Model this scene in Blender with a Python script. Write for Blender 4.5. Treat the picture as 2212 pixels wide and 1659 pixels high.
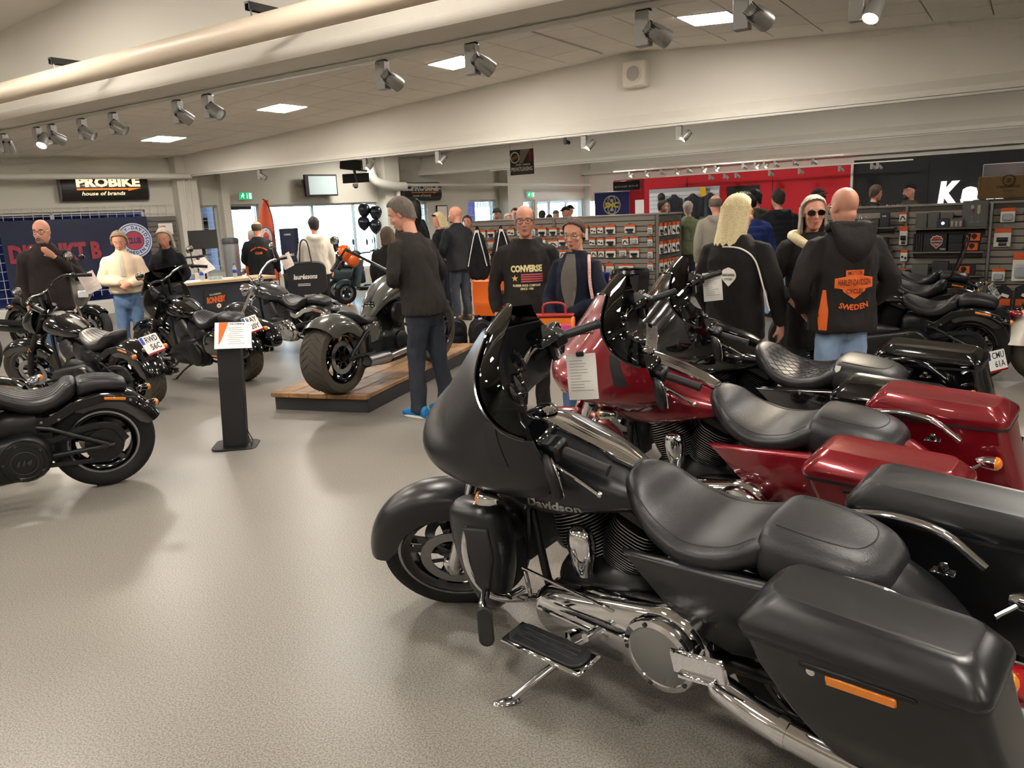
import bpy, bmesh, math, random
from mathutils import Vector, Matrix, Euler
from mathutils.bvhtree import BVHTree
R = math.radians
random.seed(7)
sc = bpy.context.scene
COL = sc.collection
for o in list(bpy.data.objects):
    bpy.data.objects.remove(o)

# ------------------------------------------------------------------ camera
FPX, CAM_H, ROLL, PITCH = 1700.0, 1.70, R(2.6), R(12.17)
_f = Vector((0, math.cos(PITCH), -math.sin(PITCH)))
_u0 = Vector((0, math.sin(PITCH), math.cos(PITCH)))
_r0 = Vector((1, 0, 0))
_r = math.cos(ROLL) * _r0 - math.sin(ROLL) * _u0
_u = math.sin(ROLL) * _r0 + math.cos(ROLL) * _u0
cam = bpy.data.cameras.new('camera')
cam.sensor_width = 36.0
cam.lens = FPX / 2212.0 * 36.0
cam.clip_start, cam.clip_end = 0.05, 300
camo = bpy.data.objects.new('camera', cam)
camo.matrix_world = Matrix(((_r.x, _u.x, -_f.x, 0), (_r.y, _u.y, -_f.y, 0), (_r.z, _u.z, -_f.z, CAM_H), (0, 0, 0, 1)))
COL.objects.link(camo)
sc.camera = camo

# ------------------------------------------------------------------ world, exposure
W = bpy.data.worlds.new('overcast_sky')
W.use_nodes = True
bg = W.node_tree.nodes['Background']
bg.inputs[0].default_value = (0.80, 0.92, 1.0, 1)
bg.inputs[1].default_value = 14.0
sc.world = W
vs = sc.view_settings
sc.display_settings.display_device = 'sRGB'
vs.view_transform = 'Standard'
vs.look = 'None'
vs.exposure = 0.95
vs.gamma = 1.0
vs.use_curve_mapping = False
try:
    sc.cycles.use_denoising = True
    sc.cycles.use_light_tree = False
    sc.cycles.use_adaptive_sampling = True
    sc.cycles.adaptive_threshold = 0.08
    sc.cycles.adaptive_min_samples = 12
    sc.cycles.max_bounces = 4
    sc.cycles.diffuse_bounces = 3
    sc.cycles.glossy_bounces = 3
    sc.cycles.transparent_max_bounces = 6
    sc.cycles.sample_clamp_indirect = 6.0
    sc.cycles.caustics_reflective = False
    sc.cycles.caustics_refractive = False
except Exception:
    pass
PANEL_POWER = 9.0
SPOT_POWER = 150.0
# ------------------------------------------------------------------ materials
def lin(c):
    if isinstance(c, str):
        c = tuple(int(c[i:i + 2], 16) / 255 for i in (0, 2, 4))
    return tuple((x / 12.92 if x <= 0.04045 else ((x + 0.055) / 1.055) ** 2.4) for x in c)

MATS = {}
def mat(name, col='808080', rough=0.5, metal=0.0, coat=0.0, noise=0.0, nscale=20.0, bump=0.0, bscale=80.0,
        emit=0.0, ecol=None, alpha=1.0, sheen=0.0, spec=0.5, col2=None, coat_rough=0.03):
    if name in MATS:
        return MATS[name]
    m = bpy.data.materials.new(name)
    m.use_nodes = True
    nt = m.node_tree
    b = nt.nodes['Principled BSDF']
    L = lin(col)
    b.inputs['Base Color'].default_value = (*L, 1)
    b.inputs['Roughness'].default_value = rough
    b.inputs['Metallic'].default_value = metal
    b.inputs['Specular IOR Level'].default_value = spec
    b.inputs['Coat Weight'].default_value = coat
    b.inputs['Coat Roughness'].default_value = coat_rough
    if sheen:
        b.inputs['Sheen Weight'].default_value = sheen
        b.inputs['Sheen Roughness'].default_value = 0.5
    if emit:
        b.inputs['Emission Color'].default_value = (*(lin(ecol) if ecol else L), 1)
        b.inputs['Emission Strength'].default_value = emit
        if name != 'led_panel_glow':
            m.cycles.emission_sampling = 'NONE'
    if alpha < 1:
        b.inputs['Alpha'].default_value = alpha
    if noise or bump or col2:
        tc = nt.nodes.new('ShaderNodeTexCoord')
    if noise or col2:
        n = nt.nodes.new('ShaderNodeTexNoise')
        n.inputs['Scale'].default_value = nscale
        n.inputs['Detail'].default_value = 4
        nt.links.new(tc.outputs['Object'], n.inputs['Vector'])
        mx = nt.nodes.new('ShaderNodeMix')
        mx.data_type = 'RGBA'
        if col2:
            L2 = lin(col2)
            mx.inputs[6].default_value = (*L, 1)
            mx.inputs[7].default_value = (*L2, 1)
            rp = nt.nodes.new('ShaderNodeMapRange')
            rp.inputs[1].default_value = 0.35
            rp.inputs[2].default_value = 0.65
            nt.links.new(n.outputs['Fac'], rp.inputs[0])
            nt.links.new(rp.outputs[0], mx.inputs[0])
        else:
            mx.inputs[6].default_value = (*[x * (1 - noise) for x in L], 1)
            mx.inputs[7].default_value = (*[min(1, x * (1 + noise)) for x in L], 1)
            nt.links.new(n.outputs['Fac'], mx.inputs[0])
        nt.links.new(mx.outputs[2], b.inputs['Base Color'])
    if bump:
        n2 = nt.nodes.new('ShaderNodeTexNoise')
        n2.inputs['Scale'].default_value = bscale
        n2.inputs['Detail'].default_value = 3
        nt.links.new(tc.outputs['Object'], n2.inputs['Vector'])
        bp = nt.nodes.new('ShaderNodeBump')
        bp.inputs['Strength'].default_value = bump
        bp.inputs['Distance'].default_value = 0.01
        nt.links.new(n2.outputs['Fac'], bp.inputs['Height'])
        nt.links.new(bp.outputs[0], b.inputs['Normal'])
    MATS[name] = m
    return m

def clear_mat(name, tint='ffffff', opacity=0.08, rough=0.02, gloss='ffffff', fres=1.45):
    """thin see-through sheet: transparent layer + fresnel gloss"""
    if name in MATS:
        return MATS[name]
    m = bpy.data.materials.new(name)
    m.use_nodes = True
    nt = m.node_tree
    for n in list(nt.nodes):
        nt.nodes.remove(n)
    out = nt.nodes.new('ShaderNodeOutputMaterial')
    tr = nt.nodes.new('ShaderNodeBsdfTransparent')
    tr.inputs[0].default_value = (*[x * (1 - opacity) for x in lin(tint)], 1)
    gl = nt.nodes.new('ShaderNodeBsdfGlossy')
    gl.inputs[0].default_value = (*lin(gloss), 1)
    gl.inputs[1].default_value = rough
    fr = nt.nodes.new('ShaderNodeFresnel')
    fr.inputs[0].default_value = fres
    mx = nt.nodes.new('ShaderNodeMixShader')
    nt.links.new(fr.outputs[0], mx.inputs[0])
    nt.links.new(tr.outputs[0], mx.inputs[1])
    nt.links.new(gl.outputs[0], mx.inputs[2])
    nt.links.new(mx.outputs[0], out.inputs[0])
    MATS[name] = m
    return m

# ------------------------------------------------------------------ mesh builder
def spl(pts, n):
    """Catmull-Rom resample of tuples to n points"""
    pts = [tuple(map(float, p)) for p in pts]
    k = len(pts)
    if k == 2:
        return [tuple(a + (b - a) * i / (n - 1) for a, b in zip(*pts)) for i in range(n)]
    out = []
    for i in range(n):
        t = i / (n - 1) * (k - 1)
        j = min(int(t), k - 2)
        u = t - j
        p1, p2 = pts[j], pts[j + 1]
        p0 = pts[j - 1] if j > 0 else tuple(2 * a - b for a, b in zip(p1, p2))
        p3 = pts[j + 2] if j + 2 < k else tuple(2 * b - a for a, b in zip(p1, p2))
        out.append(tuple(0.5 * (2 * b + (c - a) * u + (2 * a - 5 * b + 4 * c - d) * u * u + (3 * b - a - 3 * c + d) * u ** 3)
                         for a, b, c, d in zip(p0, p1, p2, p3)))
    return out

def frame_to(d, up=Vector((0, 0, 1))):
    """matrix whose z axis runs along d"""
    z = Vector(d).normalized()
    x = up.cross(z)
    if x.length < 1e-4:
        x = Vector((1, 0, 0))
    x.normalize()
    y = z.cross(x)
    return Matrix((x, y, z)).transposed()

def sgnpow(c, e):
    return math.copysign(abs(c) ** e, c)

class MB:
    def __init__(s, M=None):
        s.v, s.f, s.mi, s.cur = [], [], [], 0
        s.M = M or Matrix.Identity(4)

    def add(s, vs, fs):
        o = len(s.v)
        M = s.M
        s.v += [tuple(M @ Vector(v)) for v in vs]
        s.f += [tuple(i + o for i in f) for f in fs]
        s.mi += [s.cur] * len(fs)
        return s

    def box(s, c, d, rot=None, bev=0.0):
        hx, hy, hz = d[0] / 2, d[1] / 2, d[2] / 2
        Rm = rot if rot is not None else Matrix.Identity(3)
        c = Vector(c)
        if bev <= 0:
            vs = [(x, y, z) for x in (-hx, hx) for y in (-hy, hy) for z in (-hz, hz)]
            fs = [(0, 1, 3, 2), (4, 6, 7, 5), (0, 4, 5, 1), (2, 3, 7, 6), (0, 2, 6, 4), (1, 5, 7, 3)]
        else:
            b = min(bev, hx * .99, hy * .99, hz * .99)
            vs, idx = [], {}
            for sx in (-1, 1):
                for sy in (-1, 1):
                    for sz in (-1, 1):
                        idx[sx, sy, sz] = len(vs)
                        vs += [(sx * hx, sy * (hy - b), sz * (hz - b)), (sx * (hx - b), sy * hy, sz * (hz - b)), (sx * (hx - b), sy * (hy - b), sz * hz)]
            fs = []
            I = lambda a, k: idx[a] + k
            for sg in (-1, 1):
                q = [I((sg, -1, -1), 0), I((sg, 1, -1), 0), I((sg, 1, 1), 0), I((sg, -1, 1), 0)]
                fs.append(q if sg > 0 else q[::-1])
                q = [I((-1, sg, -1), 1), I((-1, sg, 1), 1), I((1, sg, 1), 1), I((1, sg, -1), 1)]
                fs.append(q if sg > 0 else q[::-1])
                q = [I((-1, -1, sg), 2), I((1, -1, sg), 2), I((1, 1, sg), 2), I((-1, 1, sg), 2)]
                fs.append(q if sg > 0 else q[::-1])
            def quad(a, b_, k1, k2):
                q = [I(a, k1), I(b_, k1), I(b_, k2), I(a, k2)]
                p = [Vector(vs[i]) for i in q]
                n = (p[1] - p[0]).cross(p[2] - p[0])
                fs.append(q if n.dot(sum(p, Vector())) > 0 else q[::-1])
            for a in (-1, 1):
                for b2 in (-1, 1):
                    quad((a, b2, -1), (a, b2, 1), 0, 1)
                    quad((a, -1, b2), (a, 1, b2), 0, 2)
                    quad((-1, a, b2), (1, a, b2), 1, 2)
            for k, i in idx.items():
                q = (i, i + 1, i + 2)
                p = [Vector(vs[j]) for j in q]
                n = (p[1] - p[0]).cross(p[2] - p[0])
                fs.append(q if n.dot(sum(p, Vector())) > 0 else q[::-1])
        return s.add([c + Rm @ Vector(v) for v in vs], fs)

    def loft(s, rings, cap=True, closed=True):
        n = len(rings[0])
        vs = [p for r in rings for p in r]
        fs = []
        m = n if closed else n - 1
        for i in range(len(rings) - 1):
            for j in range(m):
                k = (j + 1) % n
                fs.append((i * n + j, i * n + k, (i + 1) * n + k, (i + 1) * n + j))
        if cap and closed:
            fs.append(tuple(range(n))[::-1])
            fs.append(tuple((len(rings) - 1) * n + j for j in range(n)))
        return s.add(vs, fs)

    def tube(s, pts, r, n=10, res=0, cap=True, flat=1.0, up=None):
        if res:
            if isinstance(r, (list, tuple)):
                q = spl([(*p, rr) for p, rr in zip(pts, r)], res)
                pts, r = [a[:3] for a in q], [max(1e-4, a[3]) for a in q]
            else:
                pts = spl(pts, res)
        P = [Vector(p) for p in pts]
        rr = r if isinstance(r, (list, tuple)) else [r] * len(P)
        rings = []
        nx = None
        for i, p in enumerate(P):
            t = (P[min(i + 1, len(P) - 1)] - P[max(i - 1, 0)])
            t = t.normalized() if t.length > 1e-9 else Vector((0, 0, 1))
            if nx is None:
                ref = Vector(up) if up else (Vector((0, 0, 1)) if abs(t.z) < .9 else Vector((1, 0, 0)))
                nx = (ref - t * ref.dot(t)).normalized()
            else:
                nx = (nx - t * nx.dot(t)).normalized()
            b = t.cross(nx)
            rings.append([p + nx * (math.cos(a) * rr[i] * flat) + b * (math.sin(a) * rr[i]) for a in [2 * math.pi * j / n for j in range(n)]])
        return s.loft(rings, cap)

    def lathe(s, prof, o=(0, 0, 0), d=(0, 0, 1), n=24, cap=True, a0=0, a1=2 * math.pi):
        Fm = frame_to(d)
        o = Vector(o)
        full = abs(a1 - a0 - 2 * math.pi) < 1e-6
        k = n if full else n + 1
        rings = [[o + Fm @ Vector((math.cos(a) * r, math.sin(a) * r, h)) for a in [a0 + (a1 - a0) * j / n for j in range(k)]] for r, h in prof]
        return s.loft(rings, cap and full, full)

    def ell(s, c, d, nu=16, nv=10, rot=None, e1=1.0, e2=1.0):
        """superellipsoid, d = half sizes"""
        Rm = rot if rot is not None else Matrix.Identity(3)
        c = Vector(c)
        rings = []
        for i in range(nv + 1):
            ph = -math.pi / 2 + math.pi * i / nv
            cr, z = sgnpow(max(1e-3, math.cos(ph)), e1), sgnpow(math.sin(ph), e1)
            rings.append([c + Rm @ Vector((d[0] * cr * sgnpow(math.cos(a), e2), d[1] * cr * sgnpow(math.sin(a), e2), d[2] * z)) for a in [2 * math.pi * j / nu for j in range(nu)]])
        return s.loft(rings)

    def prism(s, outline, h, Mx=None, z0=0.0, bev=0.0):
        """polygon in local xy extruded along local z, placed by Mx"""
        Mx = Mx or Matrix.Identity(4)
        n = len(outline)
        area = sum(outline[i][0] * outline[(i + 1) % n][1] - outline[(i + 1) % n][0] * outline[i][1] for i in range(n))
        if area < 0:
            outline = outline[::-1]
        def off(d):
            out = []
            for i in range(n):
                p0, p1, p2 = Vector(outline[i - 1]), Vector(outline[i]), Vector(outline[(i + 1) % n])
                a, b = (p1 - p0), (p2 - p1)
                na = Vector((a.y, -a.x)).normalized() if a.length > 1e-9 else Vector((0, 0))
                nb = Vector((b.y, -b.x)).normalized() if b.length > 1e-9 else na
                m = na + nb
                m = m.normalized() * min(2.0, 1 / max(.3, m.normalized().dot(na))) if m.length > 1e-6 else na
                out.append(p1 - m * d)
            return out
        rings = []
        if bev:
            rings = [[Mx @ Vector((*p, z0)) for p in off(bev)], [Mx @ Vector((*p, z0 + bev)) for p in outline],
                     [Mx @ Vector((*p, z0 + h - bev)) for p in outline], [Mx @ Vector((*p, z0 + h)) for p in off(bev)]]
        else:
            rings = [[Mx @ Vector((*p, z0)) for p in outline], [Mx @ Vector((*p, z0 + h)) for p in outline]]
        return s.loft(rings)

    def sheet(s, rows, th=0.004):
        """grid of points (rows of equal length) given thickness"""
        nr, nc = len(rows), len(rows[0])
        P = [[Vector(p) for p in r] for r in rows]
        N = [[None] * nc for _ in range(nr)]
        for i in range(nr):
            for j in range(nc):
                a = P[min(i + 1, nr - 1)][j] - P[max(i - 1, 0)][j]
                b = P[i][min(j + 1, nc - 1)] - P[i][max(j - 1, 0)]
                c = a.cross(b)
                N[i][j] = c.normalized() if c.length > 1e-12 else Vector((0, 0, 1))
        top = [P[i][j] + N[i][j] * th / 2 for i in range(nr) for j in range(nc)]
        bot = [P[i][j] - N[i][j] * th / 2 for i in range(nr) for j in range(nc)]
        k = nr * nc
        fs = []
        for i in range(nr - 1):
            for j in range(nc - 1):
                a, b, c, d = i * nc + j, i * nc + j + 1, (i + 1) * nc + j + 1, (i + 1) * nc + j
                fs.append((a, d, c, b))
                fs.append((k + a, k + b, k + c, k + d))
        edge = [j for j in range(nc)] + [i * nc + nc - 1 for i in range(1, nr)] + [(nr - 1) * nc + j for j in range(nc - 2, -1, -1)] + [i * nc for i in range(nr - 2, 0, -1)]
        for q in range(len(edge)):
            a, b = edge[q], edge[(q + 1) % len(edge)]
            fs.append((a, b, k + b, k + a))
        return s.add(top + bot, fs)

    def body(s, st, res=24, n=20, cap=True):
        """hull along x: stations (x, z_mid, half_up, half_down, half_width, exponent[, y])"""
        st = [tuple(q) + ((0.0,) if len(q) == 6 else ()) for q in st]
        q = spl(st, res) if res else st
        rings = []
        for x, zm, hu, hd, hw, e, y in q:
            ring = []
            for j in range(n):
                a = 2 * math.pi * j / n
                c, sn = sgnpow(math.cos(a), 2 / e), sgnpow(math.sin(a), 2 / e)
                ring.append((x, y + max(1e-4, hw) * c, zm + (max(1e-4, hu) if sn > 0 else max(1e-4, hd)) * sn))
            rings.append(ring)
        return s.loft(rings[::-1], cap)

    def mesh(s, name, mats, angle=40):
        me = bpy.data.meshes.new(name)
        me.from_pydata(s.v, [], s.f)
        mats = mats if isinstance(mats, (list, tuple)) else [mats]
        for m in mats:
            me.materials.append(m)
        if any(s.mi):
            me.polygons.foreach_set('material_index', s.mi)
        me.polygons.foreach_set('use_smooth', [True] * len(me.polygons))
        try:
            me.set_sharp_from_angle(angle=R(angle))
        except Exception:
            pass
        me.update()
        return me

    def build(s, name, mats, parent=None, angle=40, loc=None):
        o = bpy.data.objects.new(name, s.mesh(name, mats, angle))
        COL.objects.link(o)
        if parent is not None:
            o.parent = parent
        if loc is not None:
            o.location = loc
        return o

def tag(o, label=None, cat=None, group=None, kind=None):
    if label: o['label'] = label
    if cat: o['category'] = cat
    if group: o['group'] = group
    if kind: o['kind'] = kind
    return o

def thing(name, label, cat, loc=(0, 0, 0), rz=0.0, group=None, lean=0.0):
    o = bpy.data.objects.new(name, None)
    COL.objects.link(o)
    o.location = loc
    # lean: tips the top towards the thing's own left (+y)
    o.rotation_euler = Euler((-lean, 0, rz), 'XYZ')
    return tag(o, label, cat, group)

def inst(src, name=None, parent=None, loc=None, rot=None, scale=None):
    o = src.copy()
    if name: o.name = name
    COL.objects.link(o)
    if parent is not None: o.parent = parent
    if loc is not None: o.location = loc
    if rot is not None: o.rotation_euler = rot
    if scale is not None: o.scale = scale
    return o

def dup(root, loc, rz=None, label=None, group=None):
    r = root.copy()
    COL.objects.link(r)
    r.location = loc
    if rz is not None:
        r.rotation_euler = (root.rotation_euler[0], root.rotation_euler[1], rz)
    if label: r['label'] = label
    if group: r['group'] = group
    for ch in root.children:
        c = ch.copy(); COL.objects.link(c); c.parent = r
        for g in ch.children:
            d = g.copy(); COL.objects.link(d); d.parent = c
    return r

# ------------------------------------------------------------------ lettering
TMP = bpy.data.scenes.new('workbench')
_TX = {}
def text_geo(txt, size=0.1, depth=0.002, bold=0.0, shear=0.0, sx=1.0):
    key = (txt, round(bold, 4), round(shear, 3))
    if key not in _TX:
        cu = bpy.data.curves.new('lettering', 'FONT')
        cu.body = txt
        cu.size = 1.0
        cu.align_x = 'CENTER'
        cu.align_y = 'CENTER'
        cu.offset = bold
        cu.shear = shear
        cu.resolution_u = 2
        ob = bpy.data.objects.new('lettering', cu)
        TMP.collection.objects.link(ob)
        with bpy.context.temp_override(scene=TMP, view_layer=TMP.view_layers[0]):
            dg = bpy.context.evaluated_depsgraph_get()
            dg.update()
        me = bpy.data.meshes.new_from_object(ob.evaluated_get(dg))
        vs = [tuple(v.co) for v in me.vertices]
        fs = [tuple(p.vertices) for p in me.polygons]
        bpy.data.objects.remove(ob)
        bpy.data.curves.remove(cu)
        bpy.data.meshes.remove(me)
        _TX[key] = (vs, fs)
    vs, fs = _TX[key]
    return [(x * size * sx, y * size, depth) for x, y, z in vs], list(fs)

def text_width(txt, size=0.1, bold=0.0, sx=1.0):
    vs, _ = text_geo(txt, size, 0, bold, 0, sx)
    return (max(v[0] for v in vs) - min(v[0] for v in vs)) if vs else 0

def fit_text(mb, txt, w, h, Mx, depth=0.002, bold=0.02, shear=0.0):
    """lettering scaled to exactly w by h, centred on Mx's origin, in its xy plane"""
    vs, fs = text_geo(txt, 1.0, 0, bold, shear)
    if not vs:
        return
    x0, x1 = min(v[0] for v in vs), max(v[0] for v in vs)
    y0, y1 = min(v[1] for v in vs), max(v[1] for v in vs)
    a, b = w / max(1e-6, x1 - x0), h / max(1e-6, y1 - y0)
    mb.add([Mx @ Vector(((v[0] - (x0 + x1) / 2) * a, (v[1] - (y0 + y1) / 2) * b, depth)) for v in vs], fs)

def arc_text(mb, txt, rad, size, a_mid, Mx, depth=0.002, bold=0.02, spread=None, inward=False, sx=1.0):
    """letters on a circle; a_mid in radians (pi/2 = top); spread = total angle"""
    n = len(txt)
    spread = spread or n * size * 0.72 / rad
    for i, ch in enumerate(txt):
        if ch == ' ':
            continue
        t = (i - (n - 1) / 2) / max(1, n - 1) * spread
        a = a_mid - t if not inward else a_mid + t
        vs, fs = text_geo(ch, size, 0, bold, 0, sx)
        rot = a - math.pi / 2 if not inward else a + math.pi / 2
        c, s_ = math.cos(rot), math.sin(rot)
        mb.add([Mx @ Vector((rad * math.cos(a) + v[0] * c - v[1] * s_, rad * math.sin(a) + v[0] * s_ + v[1] * c, depth)) for v in vs], fs)

def drape(mb, target_obj, direction, lift=0.003):
    """press the flat verts of mb along a direction on to another mesh (both in the same space)"""
    me = target_obj.data
    bv = BVHTree.FromPolygons([v.co for v in me.vertices], [p.vertices for p in me.polygons])
    d = Vector(direction).normalized()
    out = []
    for v in mb.v:
        p = Vector(v)
        hit, n, i, dist = bv.ray_cast(p - d * 1.0, d)
        out.append(tuple(hit - d * lift) if hit else tuple(p))
    mb.v = out
    return mb

def seam(target, pts, r, mtl, direction=(0, 0, -1), name='seam', lift=0.0):
    """thin piping that follows the surface of a mesh"""
    me = target.data
    bv = BVHTree.FromPolygons([v.co for v in me.vertices], [p.vertices for p in me.polygons])
    d = Vector(direction).normalized()
    out = []
    for p in pts:
        hit, n, i, dist = bv.ray_cast(Vector(p) - d * 1.0, d)
        if hit:
            out.append(hit - d * lift)
    if len(out) > 2:
        b = MB()
        b.tube(out, r, 5)
        return b.build(name, mtl, target)

def facing(pos, normal, up=(0, 0, 1)):
    """matrix: local z = normal, local y = up, local x = right of a viewer who faces the surface"""
    z = Vector(normal).normalized()
    u = Vector(up)
    y = (u - z * u.dot(z)).normalized()
    x = y.cross(z)
    return Matrix(((x.x, y.x, z.x, pos[0]), (x.y, y.y, z.y, pos[1]), (x.z, y.z, z.z, pos[2]), (0, 0, 0, 1)))

def rrect(w, h, r, n=4):
    pts = []
    for cx, cy, a0 in ((w / 2 - r, h / 2 - r, 0), (-w / 2 + r, h / 2 - r, 90), (-w / 2 + r, -h / 2 + r, 180), (w / 2 - r, -h / 2 + r, 270)):
        for i in range(n + 1):
            a = R(a0 + 90 * i / n)
            pts.append((cx + r * math.cos(a), cy + r * math.sin(a)))
    return pts

def ngon(r, n, a0=0.0):
    return [(r * math.cos(a0 + 2 * math.pi * i / n), r * math.sin(a0 + 2 * math.pi * i / n)) for i in range(n)]
# ------------------------------------------------------------------ motorcycles
# bike space: x forward from the rear axle, y to the rider's left, z up from the ground
CHROME = mat('chrome', 'dcdcde', 0.06, 1.0)
ALU = mat('brushed_metal', 'a8a8aa', 0.3, 1.0)
STEEL = mat('dark_steel', '55565a', 0.35, 1.0)
RUB = mat('tyre_rubber', '1b1b1c', 0.75, 0, bump=0.12, bscale=60, spec=0.35)
RUBTAN = mat('dusty_tyre_rubber', '4a443b', 0.8, 0, bump=0.15, bscale=60, spec=0.3)
LEATHER = mat('black_leather', '1f1f22', 0.42, 0, bump=0.1, bscale=140, spec=0.5)
BLKM = mat('satin_black_metal', '121214', 0.38, 0.2, spec=0.5)
BLKG = mat('gloss_black_metal', '08080a', 0.12, 0.0, coat=1.0)
BLKP = mat('black_plastic', '17171a', 0.55)
FIN = mat('fin_edges', '9a9a9c', 0.3, 0.9)
MATTE = mat('denim_black_paint', '17181b', 0.33, 0.15, coat=0.25, coat_rough=0.3)
MATTE2 = mat('satin_black_leather_paint', '1d1e21', 0.32, 0.1)
GLOSS = mat('vivid_black_paint', '070709', 0.12, 0, coat=1.0, coat_rough=0.02)
REDP = mat('deep_red_paint', '7d0f1c', 0.25, 0.35, coat=1.0, coat_rough=0.02)
GREYP = mat('grey_gloss_paint', '55554f', 0.2, 0.1, coat=1.0, coat_rough=0.02)
SILVP = mat('dark_silver_paint', '3f4144', 0.22, 0.3, coat=1.0)
WHITEP = mat('white_pearl_paint', 'd8d3c6', 0.2, 0, coat=1.0)
AMBER = mat('amber_lens', 'd87a10', 0.15, 0, coat=1.0)
REDLENS = mat('red_lens', '8e0d12', 0.15, 0, coat=1.0)
LENS = mat('clear_lens', 'd5d9dc', 0.08, 0.4, coat=1.0)
PLATE = mat('plate_white', 'e8e8e4', 0.45)
BLUE = mat('euro_blue', '1c3fae', 0.4)
INK = mat('black_ink', '0c0c0d', 0.6)
PAPER = mat('white_paper', 'f0ece6', 0.75)
PAPERPK = mat('pinkish_paper', 'ead9d2', 0.75)
SMOKE = clear_mat('smoked_screen', 'b4babd', 0.5, 0.02)
CLEARS = clear_mat('clear_screen', 'e8eef0', 0.12, 0.02)
SILVERT = mat('silver_script', 'b9b9b6', 0.3, 0.8)
ORANGE = mat('logo_orange', 'e2661e', 0.5)
GREYINK = mat('grey_print', '8a8580', 0.7)

def ring_arc(cx, cz, r, a, y=0.0):
    return (cx + r * math.cos(a), y, cz + r * math.sin(a))

def mk_wheel(t, cx, Rw, w, rim_r, M=None, spokes=5, rimmat=None, tyremat=None, disc=True, spoke_w=0.03, tread=False, disc_side=(1, -1), rimedge=None):
    M = M or Matrix.Identity(4)
    rimmat = rimmat or BLKG
    cz = Rw
    b = MB(M)
    h = w / 2
    prof = [(rim_r, -h * .72), (rim_r + .015, -h * .9), (rim_r + (Rw - rim_r) * .45, -h), (rim_r + (Rw - rim_r) * .8, -h * .9), (Rw - h * .12, -h * .6), (Rw - .004, -h * .3), (Rw, 0),
            (Rw - .004, h * .3), (Rw - h * .12, h * .6), (rim_r + (Rw - rim_r) * .8, h * .9), (rim_r + (Rw - rim_r) * .45, h), (rim_r + .015, h * .9), (rim_r, h * .72)]
    b.lathe(prof, (cx, 0, cz), (0, 1, 0), 48, cap=False)
    ty = b.build('tyre', tyremat or RUB, t, 50)
    if tread:
        g = MB(M)
        for k in range(28):
            a0 = 2 * math.pi * k / 28
            for sg in (-1, 1):
                pts = []
                for q in range(5):
                    u = q / 4
                    yy = sg * h * (.06 + .75 * u)
                    rr = Rw - (.000 if abs(yy) < h * .3 else .0) - (abs(yy) / h) ** 2.6 * h * .24
                    a = a0 + .24 * u + (0 if sg > 0 else .11)
                    pts.append((cx + rr * math.cos(a), yy, cz + rr * math.sin(a)))
                g.tube(pts, [.0022, .0035, .0035, .003, .001], 4)
        g.build('tread_groove', INK, ty)
    b = MB(M)
    lip = rim_r + .006
    b.lathe([(rim_r - .045, -h * .5), (rim_r - .02, -h * .62), (rim_r - .012, -h * .74), (lip, -h * .76), (lip, -h * .66), (rim_r - .004, 0), (lip, h * .66), (lip, h * .76), (rim_r - .012, h * .74), (rim_r - .02, h * .62), (rim_r - .045, h * .5), (rim_r - .05, 0), (rim_r - .045, -h * .5)],
            (cx, 0, cz), (0, 1, 0), 48, cap=False)
    rm = b.build('rim', rimmat, t, 40)
    if rimedge:
        for sg in (-1, 1):
            e = MB(M)
            e.lathe([(lip + .002, sg * h * .775), (lip - .012, sg * h * .785), (lip - .013, sg * h * .77), (lip + .002, sg * h * .76)], (cx, 0, cz), (0, 1, 0), 48, cap=False)
            e.build('rim_edge', rimedge, rm)
    b = MB(M)
    b.lathe([(.001, -h * .75), (.032, -h * .75), (.045, -h * .5), (.045, h * .5), (.032, h * .75), (.001, h * .75)], (cx, 0, cz), (0, 1, 0), 20)
    b.build('hub', rimmat, t)
    for k in range(spokes):
        a = 2 * math.pi * k / spokes + .3
        s_ = MB(M)
        if spoke_w > .012:
            for yy in (-h * .42, h * .42):
                dv = Vector((math.cos(a), 0, math.sin(a)))
                nv = Vector((-math.sin(a), 0, math.cos(a)))
                c0 = Vector((cx, yy * .6, cz)) + dv * .035
                c1 = Vector((cx, yy, cz)) + dv * (rim_r - .03)
                rings = []
                for u in (0, .3, .7, 1):
                    c = c0.lerp(c1, u)
                    ww = spoke_w * (1.0 - .45 * u) if u < .9 else spoke_w * .8
                    rings.append([c + nv * ww * .5 + Vector((0, .006, 0)), c - nv * ww * .5 + Vector((0, .006, 0)), c - nv * ww * .4 - Vector((0, .012, 0)), c + nv * ww * .4 - Vector((0, .012, 0))])
                s_.loft(rings)
        else:
            sg = 1 if k % 2 else -1
            s_.tube([(cx + .04 * math.cos(a + sg * .6), sg * h * .5, cz + .04 * math.sin(a + sg * .6)), (cx + (rim_r - .03) * math.cos(a), sg * h * .1, cz + (rim_r - .03) * math.sin(a))], spoke_w, 5)
        s_.build('spoke', rimmat, t, 30)
    if disc:
        for sg in disc_side:
            b = MB(M)
            y = sg * (h * .5 + .03)
            b.lathe([(.150, y - .003), (.150, y + .003), (.105, y + .003), (.105, y - .003), (.150, y - .003)], (cx, 0, cz), (0, 1, 0), 36, cap=False)
            dk = b.build('brake_disc', ALU, t)
            b = MB(M)
            for k in range(6):
                a = 2 * math.pi * k / 6
                b.box((cx + .078 * math.cos(a), y, cz + .078 * math.sin(a)), (.075, .005, .02), Matrix.Rotation(-a, 3, 'Y'))
            b.lathe([(.05, y - .005), (.05, y + .005), (.001, y + .005), (.001, y - .005)], (cx, 0, cz), (0, 1, 0), 18, cap=False)
            b.build('disc_carrier', STEEL, dk)
    return ty

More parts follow.
